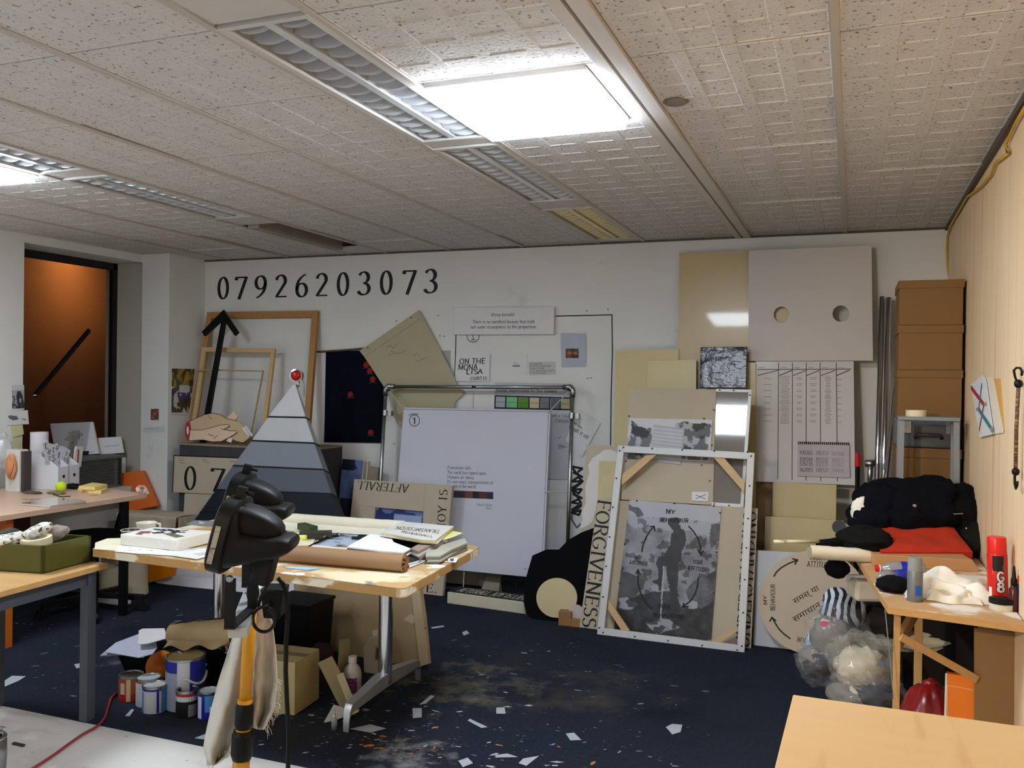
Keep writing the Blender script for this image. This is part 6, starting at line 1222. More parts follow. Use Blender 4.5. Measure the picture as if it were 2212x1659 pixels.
# clutter in the middle of the table
gx = lambda L: [(580 + x * .226, 1080 + y * .2261) for x, y in L]
lay('smeared_palette', 'blue grey smeared palette sheet in the middle of the table', gx([(440, 400), (640, 320), (950, 320), (800, 440), (470, 440)]), mat('palette', (170, 184, 200), .5, var=.1, layers=[((52, 48, 46), 16, .60, .05, (1, 2, 1), 2), ((196, 160, 120), 9, .62, .08, (1, 1, 1), 5), ((60, 110, 160), 8, .66, .05, (1, 1, 1), 8)]), .002)
lay('white_ruler', 'long white wooden ruler lying behind the kraft roll', gx([(430, 425), (780, 462), (785, 478), (400, 446)]), mat('ruler_white', (224, 218, 208), .5), .004, .006)
def brick_at(px_, py_, w, d, h, rot, m, name, label, cat, z=tz + .003, bev=.003):
    q = pz(px_, py_, z); return tag(MB().box(-w / 2, -d / 2, 0, w / 2, d / 2, h).build(name, m, M=Matrix.Translation(q) @ Matrix.Rotation(rot, 4, 'Z'), bevel=bev), label, cat)
brick_at(682, 1163, .15, .055, .034, .55, mat('tool_olive', (52, 48, 40), .5, layers=[((170, 160, 130), 30, .6, .08, (1, 1, 1), 2)]), 'paint_scraper', 'dark olive scraper block in the middle of the table', 'tool')
brick_at(652, 1166, .045, .03, .022, .3, mat('sponge', (226, 222, 120), .9, bump=.4), 'sponge', 'small yellow sponge left of the dark scraper', 'sponge', bev=.006)
brick_at(664, 1146, .13, .045, .03, -.5, mat('tool_green', (48, 62, 36), .6, layers=[((30, 90, 50), 12, .6, .05, (1, 1, 1), 3)]), 'green_tool', 'dark green tin behind the scraper on the canvas', 'tool', z=tz + .012)
lay('stained_rag', 'cream stained rag spread beside the work lamp', gx([(180, 290), (350, 250), (470, 300), (420, 430), (180, 440)]), mat('rag_cream', (222, 214, 176), .85, var=.08, bump=.4, bscale=18, layers=[((150, 132, 96), 10, .62, .08, (1, 1, 1), 3)]), .0012, .003, 'rag')
for k, (a, b__, lab) in enumerate((((664, 1182), (722, 1154), 'long dark paintbrush with blue tip beside the palette'), ((690, 1166), (742, 1153), 'thin dark knife lying across the palette'), ((734, 1156), (790, 1162), 'dark scissors lying on the palette'))):
    p, q = pz(*a, tz + .010), pz(*b__, tz + .010); t = empty(('paintbrush', 'knife', 'scissors')[k], (p + q) / 2, lab, ('brush', 'knife', 'scissors')[k]); d_ = (q - p) / 2
    if k < 2:
        MB().tube([-d_, d_ * .5], [.004, .007], 8).build('handle', blackm, t, smooth=True); MB().tube([d_ * .5, d_], [.007, .004], 8).build('tip', mat('tip_blue', (40, 96, 140), .5) if k == 0 else steel, t, smooth=True)
    else:
        n_ = Vector((-d_.y, d_.x, 0)).normalized()
        for s in (-1, 1):
            MB().bar(-d_ + n_ * .012 * s, d_ * .3 - n_ * .004 * s, .006, .003).build('blade', steel, t); c_ = d_ * .62 + n_ * .024 * s
            MB().tube([c_ + d_.normalized() * .03 * math.cos(a_) + n_ * .018 * math.sin(a_) for a_ in [j * .5236 for j in range(13)]], .004, 6).build('finger_loop', blackm, t, smooth=True)
lay('blue_scrap', 'narrow blue white paper scrap under the kraft roll', gx([(140, 630), (330, 640), (500, 652), (380, 672), (160, 646)]), mat('scrap_blue', (170, 196, 222), .6, layers=[((100, 150, 200), 8, .55, .1, (1, 1, 1), 2)]), .0012)
# ================================================================== UNDER AND IN FRONT OF THE TABLE
def can(px0, px1, yb, yt, mats, label, lid='lid', name='paint_tin', hnd=False, inner=None):
    """px0, px1: left/right edges; yb: front bottom of the base; yt: centre of the top rim"""
    c = pz((px0 + px1) / 2, yb, 0); dist = (c - CAM).dot(FWD); r = (px1 - px0) / 2 * dist / FPX; dirh = Vector((c.x, c.y, 0)).normalized(); c = c + dirh * r * .8
    h = pD((px0 + px1) / 2, yt, (c - CAM).dot(FWD)).z
    t = empty(name, c, label, 'tin', 'paint tins on the carpet')
    sd = MB(); n = 28
    MB().lathe([(r * .96, 0), (r * .985, .003), (r * .985, h - .006)], n).build('body', mats[0], t, smooth=True)
    for k, (m_, a0, a1, z0, z1) in enumerate(mats[1:]):
        b = MB(); N_ = 12; base = math.atan2(-dirh.y, -dirh.x)
        b.grid(lambda u, v: (r * (.989 + .001 * k) * math.cos(base + math.radians(a0 + (a1 - a0) * u)), r * (.989 + .001 * k) * math.sin(base + math.radians(a0 + (a1 - a0) * u)), h * (z0 + (z1 - z0) * v)), N_, 1); b.build('label_band', m_, t, smooth=True)
    MB().lathe([(r * .985, h - .012), (r * 1.02, h - .010), (r * 1.02, h), (r * .92, h), (r * .88, h - .006)], n).build('rim', steel, t, smooth=True, sharp=40)
    MB().lathe([(r * .90, h - .004), (r * .80, h - .006), (0, h - .005)] if inner is None else [(r * .90, h - .004), (r * .9, h * .7), (0, h * .7)], n).build('lid' if inner is None else 'paint', lid if inner is None else inner, t, smooth=True, sharp=30)
    MB().lathe([(0, 0), (r * .96, 0)], n).build('base', steel, t)
    return t, r, h, dirh
tinw = mat('tin_white', (200, 204, 210), .4, var=.04); tinb = mat('tin_blue', (28, 36, 150), .35, var=.06); tinlb = mat('tin_lightblue', (70, 130, 196), .35); tinr = mat('tin_red', (180, 40, 30), .4); tino = mat('tin_orange', (176, 92, 44), .45, var=.1, layers=[((90, 44, 20), 10, .58, .1, (1, 1, .4), 2)]); tink = mat('tin_black', (28, 27, 28), .4); tinc = mat('tin_cream', (226, 196, 160), .45)
can(257, 308, 1515, 1455, [tino, (tinr, -70, 70, .02, .30), (tinc, -22, -2, .02, .95), (mat('tin_stripe', (226, 206, 190), .5), -55, -30, .3, .75)], 'rusty orange brown paint tin at the left of the group', mat('lid_dark', (84, 76, 66), .35))
can(294, 347, 1527, 1461, [tinw, (tinr, -80, 80, .86, .92), (mat('tin_grey', (150, 152, 156), .5), 20, 50, .05, .85)], 'white paint tin with red band behind the small blue one', tinw)
can(308, 360, 1541, 1477, [tinw, (tinlb, 30, 80, .02, .98), (tinb, 8, 20, .02, .86), (tinb, -80, 80, .84, .97), (tinlb, -80, -60, .02, .8)], 'small white and blue paint tin at the front of the group', mat('lid_white', (224, 226, 230), .3))
t, r, h, dh = can(358, 442, 1536, 1414, [tinw, (tinb, -85, -25, .74, .97), (tinb, 12, 80, .02, .97), (mat('tin_bluegrey', (150, 158, 178), .5), -85, -25, .02, .74)], 'tall large blue and white paint tin with beige lid', mat('lid_beige', (176, 158, 110), .4, layers=[((60, 36, 28), 14, .70, .03, (1, 1, 1), 3)]))  # blue grey label band on the left, below the blue one
base = math.atan2(-dh.y, -dh.x); MB().tube([(r * 1.03 * math.cos(base + a), r * 1.03 * math.sin(base + a), h * .66 - .035 * math.sin((a - .0) / 1.5 * math.pi)) for a in [.0 + k * 1.5 / 10 for k in range(11)]], .006, 6).build('handle', tinw, t, smooth=True)
can(380, 428, 1551, 1487, [tink, (tinr, -85, 85, .80, .93), (tinw, -85, 85, .62, .80), (mat('tin_smear', (120, 120, 122), .6), 5, 60, .05, .5)], 'open black paint tin with red and white bands', tinw, inner=mat('paint_dark', (60, 58, 58), .2))
can(427, 474, 1555, 1490, [tinb, (tinw, -72, -40, .05, .85), (tinlb, -20, 60, .3, .9), (tinw, 5, 20, .1, .5)], 'blue paint tin half hidden by the hanging rag', mat('lid_paleblue', (190, 208, 226), .35))
c = pz(456, 1494, 0); t = empty('plastic_tub', c + Vector((-.02, .05, 0)), 'white plastic tub with upright loop handle behind the rag', 'tub'); MB().lathe([(0, 0), (.065, 0), (.078, .14), (.082, .145), (.076, .145), (.066, .01), (0, .006)], 24).build('body', mat('tub_white', (206, 206, 206), .5, layers=[((120, 120, 122), 8, .6, .1, (1, 1, 1), 2)]), t, smooth=True, sharp=50)
MB().tube([(.078 * math.cos(a), .0, .14 + .11 * math.sin(a)) for a in [k * math.pi / 12 for k in range(13)]], .006, 6).build('handle', tinw, t, smooth=True)
q = pD(349, 1421, 4.32); q.z = 0; tag(MB().blob((0, 0, .073), (.073, .073, .073), 2, .03, 3).build('orange_ball', mat('ball_orange', (226, 120, 20), .6, var=.06, bump=.2, bscale=90), M=Matrix.Translation(q), smooth=True), 'orange ball resting behind the paint tins', 'ball')
ctr_ = pz(286, 1479, 0) + Vector((-.06, .22, 0)); t = empty('black_tray', Matrix.Translation(ctr_) @ Matrix.Rotation(.25, 4, 'Z'), 'black plastic tray with papers on it behind the tins', 'tray')
MB().loft([[(-.10, -.10, 0), (.12, -.10, 0), (.12, .10, 0), (-.10, .10, 0)], [(-.15, -.13, .14), (.15, -.13, .14), (.15, .13, .14), (-.15, .13, .14)], [(-.14, -.12, .14), (.14, -.12, .14), (.14, .12, .14), (-.14, .12, .14)], [(-.09, -.09, .01), (.11, -.09, .01), (.11, .09, .01), (-.09, .09, .01)]]).build('tray_body', blackm, t)
for k, (L_, z, m_, lab) in enumerate((([(226, 1408), (250, 1388), (330, 1358), (340, 1398), (330, 1412), (300, 1420)], .155, mat('paper_lilac', (186, 190, 210), .7), 'lilac grey crumpled sheet on the black tray'), ([(300, 1362), (308, 1358), (355, 1357), (362, 1378), (318, 1390), (298, 1391)], .185, paper, 'white letter sheet on top of the black tray'), ([(216, 1416), (240, 1396), (318, 1402), (310, 1420), (260, 1414)], .147, mat('film_clear', (170, 174, 178), .3), 'thin clear plastic sheet under the letters on the tray'))):
    panel('loose_sheet', lab, 'paper', Pl((0, ctr_.y, z), (1, .1, -.02), (-.1, .98, .12 + .06 * k)), L_, .003, m_)
rw = mat('raw_canvas', (170, 148, 110), .85, var=.08, bump=.4, bscale=20)
ra, rb_ = pz(364, 1420, .16), pz(500, 1420, .16); ra = pD(368, 1368, 4.15); rb_ = pD(508, 1364, 4.10)
t = empty('raw_canvas_roll', (ra + rb_) / 2, 'loosely rolled raw canvas lying over the tray and bucket', 'roll')
cR = (ra + rb_) / 2; hl = (rb_ - ra) / 2; kn = Vector((-hl.y, hl.x, 0)).normalized()
def rc_(u, v):
    a = 2 * math.pi * v * 1.25; r = (.041 + .024 * u + .006 * v) * (1 + .10 * mnoise.noise(Vector((u * 7, v * 5, 8)))); return -hl + hl * 2 * u + kn * r * math.cos(a) + Vector((0, 0, r * math.sin(a)))
MB().grid(rc_, 30, 26).build('rolled_cloth', rw, t, smooth=True)
MB().grid(lambda u, v: -hl * .9 + hl * 1.9 * u + kn * (-.04 - .05 * v) + Vector((0, 0, -.02 - .025 * v + .012 * math.sin(u * 14) * v)), 24, 6).build('loose_flap', rw, t, smooth=True)
q = pD(440, 1430, 4.2); q.z = 0; t = empty('black_bag', q, 'dark bag slumped under the raw canvas roll', 'bag'); MB().blob((0, 0, .10), (.15, .10, .10), 12, .15, 2, ridge=.08, flat=0).build('bag_body', blackc, t, smooth=True); MB().tube([(-.1, -.1, .18), (0, -.17, .23), (.12, -.12, .17)], .007, 6).build('strap', steel, t, smooth=True)
# cardboard box with tape
bN = pz(636, 1546, 0); bR = pz(689, 1509, 0); e1 = bR - bN; nl = Vector((-e1.y, e1.x, 0)).normalized(); nl = nl if nl.x < 0 else -nl; e2 = nl * .30
cbm = mat('carton', (180, 164, 116), .7, var=.03); t = empty('cardboard_box', bN + (e1 + e2) / 2, 'taped plain cardboard box under the right end of the table', 'box'); o_ = -(e1 + e2) / 2; hB = pD(630, 1432, (bN - CAM).dot(FWD)).z
B4 = [o_, o_ + e1, o_ + e1 + e2, o_ + e2]; MB().hexa([p for p in B4], [p + Vector((0, 0, hB)) for p in B4]).build('carton', cbm, t, bevel=.002)
tpm = mat('box_tape', (120, 102, 66), .4); a = o_ + e1 * .5; MB().hexa([a + e2 * .0 - e1 * .10 + Vector((0, 0, hB + .0004)), a + e1 * .10 + Vector((0, 0, hB + .0004)), a + e1 * .10 + e2 + Vector((0, 0, hB + .0004)), a - e1 * .10 + e2 + Vector((0, 0, hB + .0004))], [a - e1 * .10 + Vector((0, 0, hB + .0012)), a + e1 * .10 + Vector((0, 0, hB + .0012)), a + e1 * .10 + e2 + Vector((0, 0, hB + .0012)), a - e1 * .10 + e2 + Vector((0, 0, hB + .0012))]).build('tape_strip', tpm, t)
mid = o_ + e1 + e2 * .42; outn = e1.normalized() * .0008
MB().hexa([mid - e2 * .09 + Vector((0, 0, hB * .72)), mid - e2 * .09 + outn + Vector((0, 0, hB * .72)), mid + e2 * .09 + outn + Vector((0, 0, hB * .72)), mid + e2 * .09 + Vector((0, 0, hB * .72))], [mid - e2 * .09 + Vector((0, 0, hB)), mid - e2 * .09 + outn + Vector((0, 0, hB)), mid + e2 * .09 + outn + Vector((0, 0, hB)), mid + e2 * .09 + Vector((0, 0, hB))]).build('tape_strip', tpm, t)
# black crate behind it, brown board leaning, bottles and offcuts
q = pz(680, 1428, 0); t = empty('black_crate', q + Vector((-.12, .02, 0)), 'black plastic crate behind the cardboard box', 'crate'); MB().loft([[(-.11, -.11, 0), (.13, -.11, 0), (.13, .11, 0), (-.11, .11, 0)], [(-.125, -.125, .31), (.145, -.125, .31), (.145, .125, .31), (-.125, .125, .31)]]).build('crate_body', blackm, t, bevel=.006); MB().box(-.13, -.13, .30, .15, .13, .318).build('crate_rim', blackm, t, bevel=.004)
q = pz(660, 1410, 0); tag(MB().blob((0, 0, .05), (.13, .06, .05), 6, .3, 3, ridge=.1, flat=0).build('dark_rag', mat('rag_dark', (52, 32, 28), .8, layers=[((150, 140, 130), 16, .64, .05, (1, 1, 1), 2)]), M=Matrix.Translation(pz(655, 1440, .0) + Vector((-.02, .10, .0))), smooth=True), 'dark red brown rag stuffed behind the cardboard box', 'rag')
brm = mat('old_board', (150, 128, 94), .75, var=.08, vscale=3, layers=[((112, 92, 64), 2, .55, .12, (1, 1, 2), 2)])
brp = lean(pz(880, 1440, 0), 9, -8)
bo, b2 = panel('old_board', 'large worn brown board leaning under the right end of the table', 'board', brp, [(634, 1258), (905, 1252), (916, 1330), (926, 1434), (905, 1441), (640, 1404)], .025, brm, bevel=.002)
part(bo, b2, 'edge_strip', [(886, 1252), (905, 1252), (926, 1434), (908, 1440)], .006, mat('strip_brown', (170, 150, 118), .75)); part(bo, b2, 'torn_tape', [(871, 1338), (888, 1326), (905, 1342), (890, 1348)], .002, mat('torn', (176, 160, 132), .7)); strokes(bo, b2, [[(900, 1362), (910, 1364), (919, 1356)]], .006, black)
q = pz(752, 1518, 0); t = empty('spirit_bottle', q + Vector((0, .035, 0)), 'translucent white bottle with purple label by the chrome leg', 'bottle')
pbm = mat('bottle_white', (190, 182, 176), .35, alpha=1, var=.05); MB().lathe([(0, 0), (.040, 0), (.042, .02), (.042, .125), (.036, .15), (.018, .172), (.016, .178)], 24).build('body', pbm, t, smooth=True); MB().lathe([(.018, .176), (.020, .178), (.020, .205), (.0, .207)], 18).build('cap', mat('cap_white', (206, 200, 190), .4), t, smooth=True, sharp=40)
MB().grid(lambda u, v: (.0428 * math.cos(-2.0 + 1.5 * u), .0428 * math.sin(-2.0 + 1.5 * u), .045 + .07 * v), 12, 1).build('label', mat('label_purple', (112, 46, 104), .5, layers=[((170, 110, 160), 40, .6, .05, (1, 1, 6), 2)]), t, smooth=True)
q = pz(788, 1466, 0); t = empty('white_jug', q + Vector((0, .1, 0)), 'white plastic jug with handle hole behind the bottle', 'jug'); MB().prism([(-.05, 0), (.055, 0), (.06, .14), (.04, .19), (-.02, .19), (-.055, .13)], -.03, .03, holes=[[(.012, .07), (.04, .075), (.042, .13), (.022, .14)]]).build('jug_body', mat('jug_white', (170, 156, 130), .5), t, Matrix.Rotation(math.pi / 2, 4, 'X'), bevel=.008); MB().lathe([(.016, 0), (.016, .025), (0, .026)], 14).build('jug_cap', mat('cap_white', (206, 200, 190), .4), t, Matrix.Translation((-.0, 0, .19)), smooth=True, sharp=40)
ofp = lean(pz(752, 1548, 0), 4, 0); ofm = mat('offcut', (158, 144, 108), .75, var=.06)
def plank(a, b__, w, th, m, name, label, da, db):
    p, q = pD(*a, da), pD(*b__, db); return tag(MB().bar(Vector((0, 0, 0)), q - p, w, th, up=(1, -.6, .2)).build(name, m, M=Matrix.Translation(p)), label, 'offcut')
dF = (pz(760, 1545, 0) - CAM).dot(FWD)
plank((762, 1543), (702, 1425), .070, .012, ofm, 'wood_offcut', 'long flat wooden offcut leaning on the chrome leg', dF, dF + .10); plank((768, 1541), (734, 1456), .028, .014, mat('offcut_pale', (190, 178, 146), .75), 'wood_offcut', 'narrow pale offcut leaning beside the purple label bottle', dF - .04, dF + .02)
plank((735, 1530), (745, 1380), .05, .01, mat('offcut_olive', (128, 118, 84), .75), 'wood_offcut', 'upright olive board piece behind the spirit bottle', dF + .2, dF + .22)
panel('wood_wedge', 'pale triangular wedge lying at the front chrome foot', 'offcut', Pl(pz(715, 1562, .0), (1, .1, 0), (-.1, .5, .86)), [(698, 1563), (722, 1522), (748, 1530), (746, 1548)], .01, mat('wedge_pale', (176, 168, 148), .7))
q = pz(722, 1572, 0); t = empty('small_bottle', q, 'small clear nozzle bottle standing beside the pale wedge', 'bottle'); cl = mat('clear_bottle', (176, 184, 190), .1, alpha=.6); MB().lathe([(0, 0), (.013, 0), (.013, .035), (.005, .05), (.003, .085), (0, .086)], 14).build('body', cl, t, smooth=True); MB().lathe([(.0075, .046), (.0075, .056), (0, .057)], 12).build('collar', mat('collar_white', (200, 200, 200), .4), t, smooth=True)
# ================================================================== WORKBENCH AT THE RIGHT PARTITION
bz = .75
b0, b1, b2_ = pz(1918, 1309, bz), pz(2212, 1349, bz), pz(1857, 1213, bz)
wbn = empty('workbench', (.3, 3.7, 0), 'plywood topped workbench on wooden legs along the partition', 'workbench'); wI = Vector((-.3, -3.7, 0))
plyt = mat('ply_edge', (184, 140, 84), .6, var=.12, vscale=20, stretch=(1, 1, 8)); wbt = mat('bench_top', (186, 148, 104), .6, var=.1, layers=[((224, 218, 206), 5, .52, .08, (1, 1, 1), 2), ((60, 50, 42), 9, .64, .06, (1, 1, 1), 4)])
bp = [b0, Vector((XR - .006, b1.y, bz)), Vector((XR - .006, 4.55, bz)), b2_ + (b2_ - b0).normalized() * .35]
MB().prism([(p + wI).xy for p in bp], bz - .003, bz).build('tabletop', wbt, wbn); MB().prism([(p + wI).xy for p in bp], bz - .026, bz - .003).build('ply_edge', plyt, wbn)
lgm = mat('leg_pine', (186, 144, 92), .6, var=.08, vscale=10, stretch=(6, 6, 1))
def post(px_, py_, d, w, h=None):
    p = pD(px_, py_, d); q = Vector((p.x, p.y, 0)) + wI; MB().box(q.x - w / 2, q.y - w / 2, 0, q.x + w / 2, q.y + w / 2, bz - .026).build('leg', lgm, wbn, bevel=.002); return Vector((p.x, p.y, 0))
dB = (b0 - CAM).dot(FWD); L0 = post(1937, 1420, dB + .06, .022); L1 = post(1983, 1430, dB + .62, .030); L2_ = post(2190, 1420, dB + .06, .030); L3 = post(2150, 1420, dB + .8, .030)
p, q = pD(1944, 1374, dB + .05), pD(2108, 1466, dB + .05); MB().bar(p + wI, q + wI, .026, .026).build('brace', lgm, wbn)
MB().bar(L0 + wI + Vector((0, 0, .60)), L1 + wI + Vector((0, 0, .60)), .02, .05).build('rail', lgm, wbn)
for (px_, py_) in ((2079, 1332), (2083, 1341)): MB().blob(pD(px_, py_, dB - .005) + wI, (.006, .006, .006), 1, .1).build('bolt', steel, wbn)
# spray cans and small things
def lat(name, label, cat, base, prof, m, parts=(), tilt=None):
    t = empty(name, (Matrix.Translation(base) @ tilt) if tilt else base, label, cat); MB().lathe(prof, 26).build('body', m, t, smooth=True, sharp=40)
    for nm, pr, mm_ in parts: MB().lathe(pr, 26).build(nm, mm_, t, smooth=True, sharp=40)
    return t
q = pz(1977, 1301, bz); lat('spray_can', 'dull grey spray can with a blue paint patch on the bench', 'spray can', q + Vector((0, .025, 0)), [(0, 0), (.0245, 0), (.0255, .004), (.0255, .103), (.024, .107)], mat('can_grey', (120, 122, 126), .45, .4, var=.06), [('cap', [(.0245, .106), (.0245, .138), (.022, .150), (0, .152)], mat('cap_grey', (134, 136, 140), .45)), ('base_rim', [(.026, 0), (.0275, .002), (.026, .005)], ink_grey)])
gc = bpy.data.objects['spray_can']; MB().grid(lambda u, v: (.0262 * math.cos(-1.6 + .9 * u), .0262 * math.sin(-1.6 + .9 * u), .022 + .034 * v), 8, 1).build('paint_patch', mat('patch_blue', (28, 88, 190), .5), gc, smooth=True)
redc = mat('can_red', (206, 26, 20), .35); q = pz(2161, 1312, bz)
def curved(parent, r, polys, m, name, a0=-math.pi / 2 - .22, kind='stuff'):
    b = MB()
    for k, P_ in enumerate(polys): b.add([(r * math.cos(a0 + x / r), r * math.sin(a0 + x / r), z) for x, z in P_], [tuple(range(len(P_)))])
    return b.build(name, m, parent, kind=kind)
t = lat('spray_can', 'tall red spray adhesive can lettered G8 on the bench', 'spray can', q + Vector((.0, .05, 0)), [(0, 0), (.031, 0), (.032, .004), (.032, .170), (.029, .178)], redc, [('cap', [(.0305, .176), (.0305, .226), (.028, .231), (0, .231)], mat('cap_red', (216, 30, 26), .3)), ('base_rim', [(.0325, 0), (.034, .002), (.0325, .005)], steel)], Matrix.Rotation(-.035, 4, 'Y'))
curved(t, .0323, [[(-.012 + .036 * i / 6, .118), (-.012 + .036 * (i + 1) / 6, .118), (-.012 + .036 * (i + 1) / 6, .170), (-.012 + .036 * i / 6, .170)] for i in range(6)], black, 'black_band', kind=None)
for wt_, rr, mm_, nm in ((3.6, .0327, black, 'letter_edge'), (2.2, .0329, mat('letter_white', (214, 212, 210), .5), 'lettering')):
    PQ = []
    for ch_, zb in (('G', .084), ('8', .049)):
        qs, w = glyphs(ch_, 'marker', wt_); PQ += [[(.002 + p[0] / w * .022, zb + p[1] * .031) for p in qd] for qd in qs]
    curved(t, rr, PQ, mm_, nm)
curved(t, .0326, [[(-.012, .108 + k * .006), (.022, .122 + k * .006), (.022, .125 + k * .006), (-.012, .111 + k * .006)] for k in range(3)], mat('letter_white', (214, 212, 210), .5), 'white_stripe'); curved(t, .0325, [[(-.028, .03), (-.016, .03), (-.016, .062), (-.028, .062)]], paper, 'white_label', kind=None)
q = pz(2166, 1321, bz); lat('jar_lid_tin', 'flat white tin with black lid in front of the red can', 'tin', q + Vector((0, .03, 0)), [(0, 0), (.036, 0), (.037, .003), (.037, .022), (.035, .024)], mat('tin_offwhite', (206, 200, 186), .5, layers=[((120, 112, 96), 20, .6, .08, (1, 1, 1), 2)]), [('black_lid', [(.0385, .022), (.0385, .036), (.036, .038), (0, .038)], blackm)])
q = pz(2191, 1322, bz); lat('oil_bottle', 'dark red oil bottle with black nozzle beside the red can', 'bottle', q + Vector((0, .015, 0)), [(0, 0), (.0145, 0), (.0155, .004), (.0155, .072), (.008, .084)], mat('bottle_maroon', (66, 18, 16), .25), [('nozzle', [(.0085, .083), (.010, .086), (.010, .105), (.0065, .112), (.003, .150), (0, .151)], blackm)])
q = pz(2213, 1325, bz); t = lat('blue_can', 'blue and yellow small oil can with red cap at the right edge', 'can', q + Vector((-.0, .018, 0)), [(0, 0), (.019, 0), (.0195, .003), (.0195, .088), (.017, .094)], mat('can_blue', (30, 34, 120), .35), [('cap', [(.0185, .093), (.0185, .118), (.016, .122), (0, .122)], mat('cap_red', (216, 30, 26), .3))])
curved(t, .0198, [[(-.012, .052), (-.009, .046), (0, .043), (.009, .046), (.012, .052), (.012, .074), (-.012, .074)]], mat('shield_yellow', (240, 208, 30), .5), 'yellow_shield', kind=None)
qs, w = glyphs('WD', 'marker', 1.6); curved(t, .0200, [[(-.010 + p[0] / w * .02, .054 + p[1] * .014) for p in qd] for qd in qs], mat('ink_blue', (24, 26, 90), .5), 'lettering')
# white rag
rg = mat('rag_white', (226, 222, 210), .85, var=.05, bump=.25, bscale=30, layers=[((170, 164, 152), 5, .62, .15, (1, 1, 1), 2)])
r0, r1 = pz(1958, 1296, bz), pz(2150, 1306, bz); rcn = (r0 + r1) / 2 + Vector((0, .10, 0)); hw = (r1 - r0).length / 2
t = empty('white_rag', rcn, 'white crumpled rag between the grey can and the red can', 'rag')
def ragf(seed, hx, hy, hz, k):
    def f(u, v):
        x = (2 * u - 1); y = (2 * v - 1); e = max(0, 1 - abs(x) ** 2.6) ** .5 * max(0, 1 - abs(y) ** 2.6) ** .5
        fold = .5 + .5 * math.sin(6.5 * y * (.7 + .5 * math.sin(x * 1.7 + seed)) + x * 2.2 + seed) ; n = mnoise.noise(Vector((x * 1.8, y * 2.2, seed)))
        return (x * hx + .012 * n, y * hy + .014 * math.sin(x * 4 + seed), max(0.0015, hz * e * (.45 + .55 * fold ** .7 * (1 - .3 * k) + .6 * n)))
    return f
MB().grid(ragf(2.0, hw, .085, .085, 0), 44, 34).build('rag_cloth', rg, t, smooth=True); MB().grid(lambda u, v: tuple(Vector(ragf(5.0, hw * .62, .045, .055, 0)(u, v)) + Vector((.01, -.075, 0))), 34, 24).build('rag_fold', rg, t, smooth=True)
q = pz(1930, 1284, bz); tag(MB().blob((0, 0, .025), (.055, .05, .030), 17, .2, 2.5, ridge=.1, flat=0.001).build('black_cloth', blackc, M=Matrix.Translation(q + Vector((0, .05, 0))), smooth=True), 'small black cloth left of the grey spray can', 'cloth')
# lying plastic bottle
q0, q1 = pz(1898, 1253, bz), pz(2000, 1258, bz); dd = (q1 - q0); t = empty('plastic_bottle', (q0 + q1) / 2 + Vector((0, .07, .031)), 'plastic drink bottle with blue label lying behind the grey can', 'bottle'); hl = dd / 2
clp = mat('bottle_clear', (150, 150, 154), .12, alpha=.7, spec=.8); MB().tube([hl * f for f in (-.98, -.9, -.82, -.62, -.4, .9, 1.0)], [.011, .011, .013, .024, .030, .030, .024], 18).build('body', clp, t, smooth=True)
MB().tube([-hl * 1.12, -hl * .96], .0135, 14).build('cap', mat('cap_red', (216, 30, 26), .3), t, smooth=True, sharp=40); MB().tube([-hl * .97, -hl * .92], .0145, 14).build('collar', paper, t, smooth=True, sharp=40); MB().tube([-hl * .05, hl * .34], .0306, 18, caps=False).build('label', mat('label_blue', (22, 36, 160), .4), t, smooth=True); MB().tube([hl * .34, hl * .62], .0306, 18, caps=False).build('label_band', mat('label_yellow', (196, 186, 40), .4), t, smooth=True)
q0, q1 = pz(1908, 1266, bz), pz(1948, 1263, bz); t = empty('blue_bottle', (q0 + q1) / 2 + Vector((0, .04, .024)), 'short clear and blue bottle lying in front of the drink bottle', 'bottle'); hl = (q1 - q0) / 2
MB().tube([hl * f for f in (-1.6, -1.1, -.6, .2)], [.010, .022, .024, .024], 14).build('neck', clp, t, smooth=True); MB().tube([hl * f for f in (.2, 1.3, 1.5)], [.0245, .0245, .018], 14).build('blue_body', mat('label_blue', (22, 36, 160), .4), t, smooth=True)
# brown box board with orange cloth, jackets behind
k0, k1 = pz(1886, 1223, bz), pz(2118, 1236, bz); kd = (k1 - k0).normalized(); kn = Vector((-kd.y, kd.x, 0)); hB2 = .048
t = tag(MB().hexa([Vector((0, 0, 0)), k1 - k0, k1 - k0 - kd * .02 + kn * .34, kn * .34], [Vector((0, 0, hB2)), k1 - k0 - kd * .03 + Vector((0, 0, hB2)), k1 - k0 - kd * .05 + kn * .34 + Vector((0, 0, hB2)), kn * .34 + Vector((0, 0, hB2))]).build('flat_box', mat('flat_carton', (178, 134, 92), .65, var=.05), M=Matrix.Translation(k0), bevel=.003), 'flat brown cardboard box on the bench under the orange cloth', 'box')
orc = mat('orange_cloth', (178, 42, 10), .9, var=.08, vscale=10, bump=.3, bscale=30)
dO = (k0 + kn * .02 - CAM).dot(FWD)
oc = [(1903, 1201), (2101, 1201), (2049, 1128), (1884, 1144)]
ocd = [dO + .00, dO + .02, dO + .34, dO + .30]
C4 = [pD(*q, d) for q, d in zip(oc, ocd)]; oc0 = C4[0]
for c in C4[:2]: c.z = max(c.z, bz + hB2 + .004)
t = empty('orange_cloth', oc0, 'folded bright orange red cloth lying over the flat box and jackets', 'cloth')
nrm = (C4[1] - C4[0]).cross(C4[3] - C4[0]).normalized(); nrm = nrm if nrm.z > 0 else -nrm
def ocf(sh, thk):
    def f(u, v):
        p = (C4[0] * (1 - u) + C4[1] * u) * (1 - v) + (C4[3] * (1 - u) + C4[2] * u) * v - oc0
        e = min(1, 8 * min(u, 1 - u, v, 1 - v) + .15) ** .5; n = mnoise.noise(Vector((u * 5, v * 3, 2)))
        return p + nrm * (sh + thk * e + .012 * n * e)
    return f
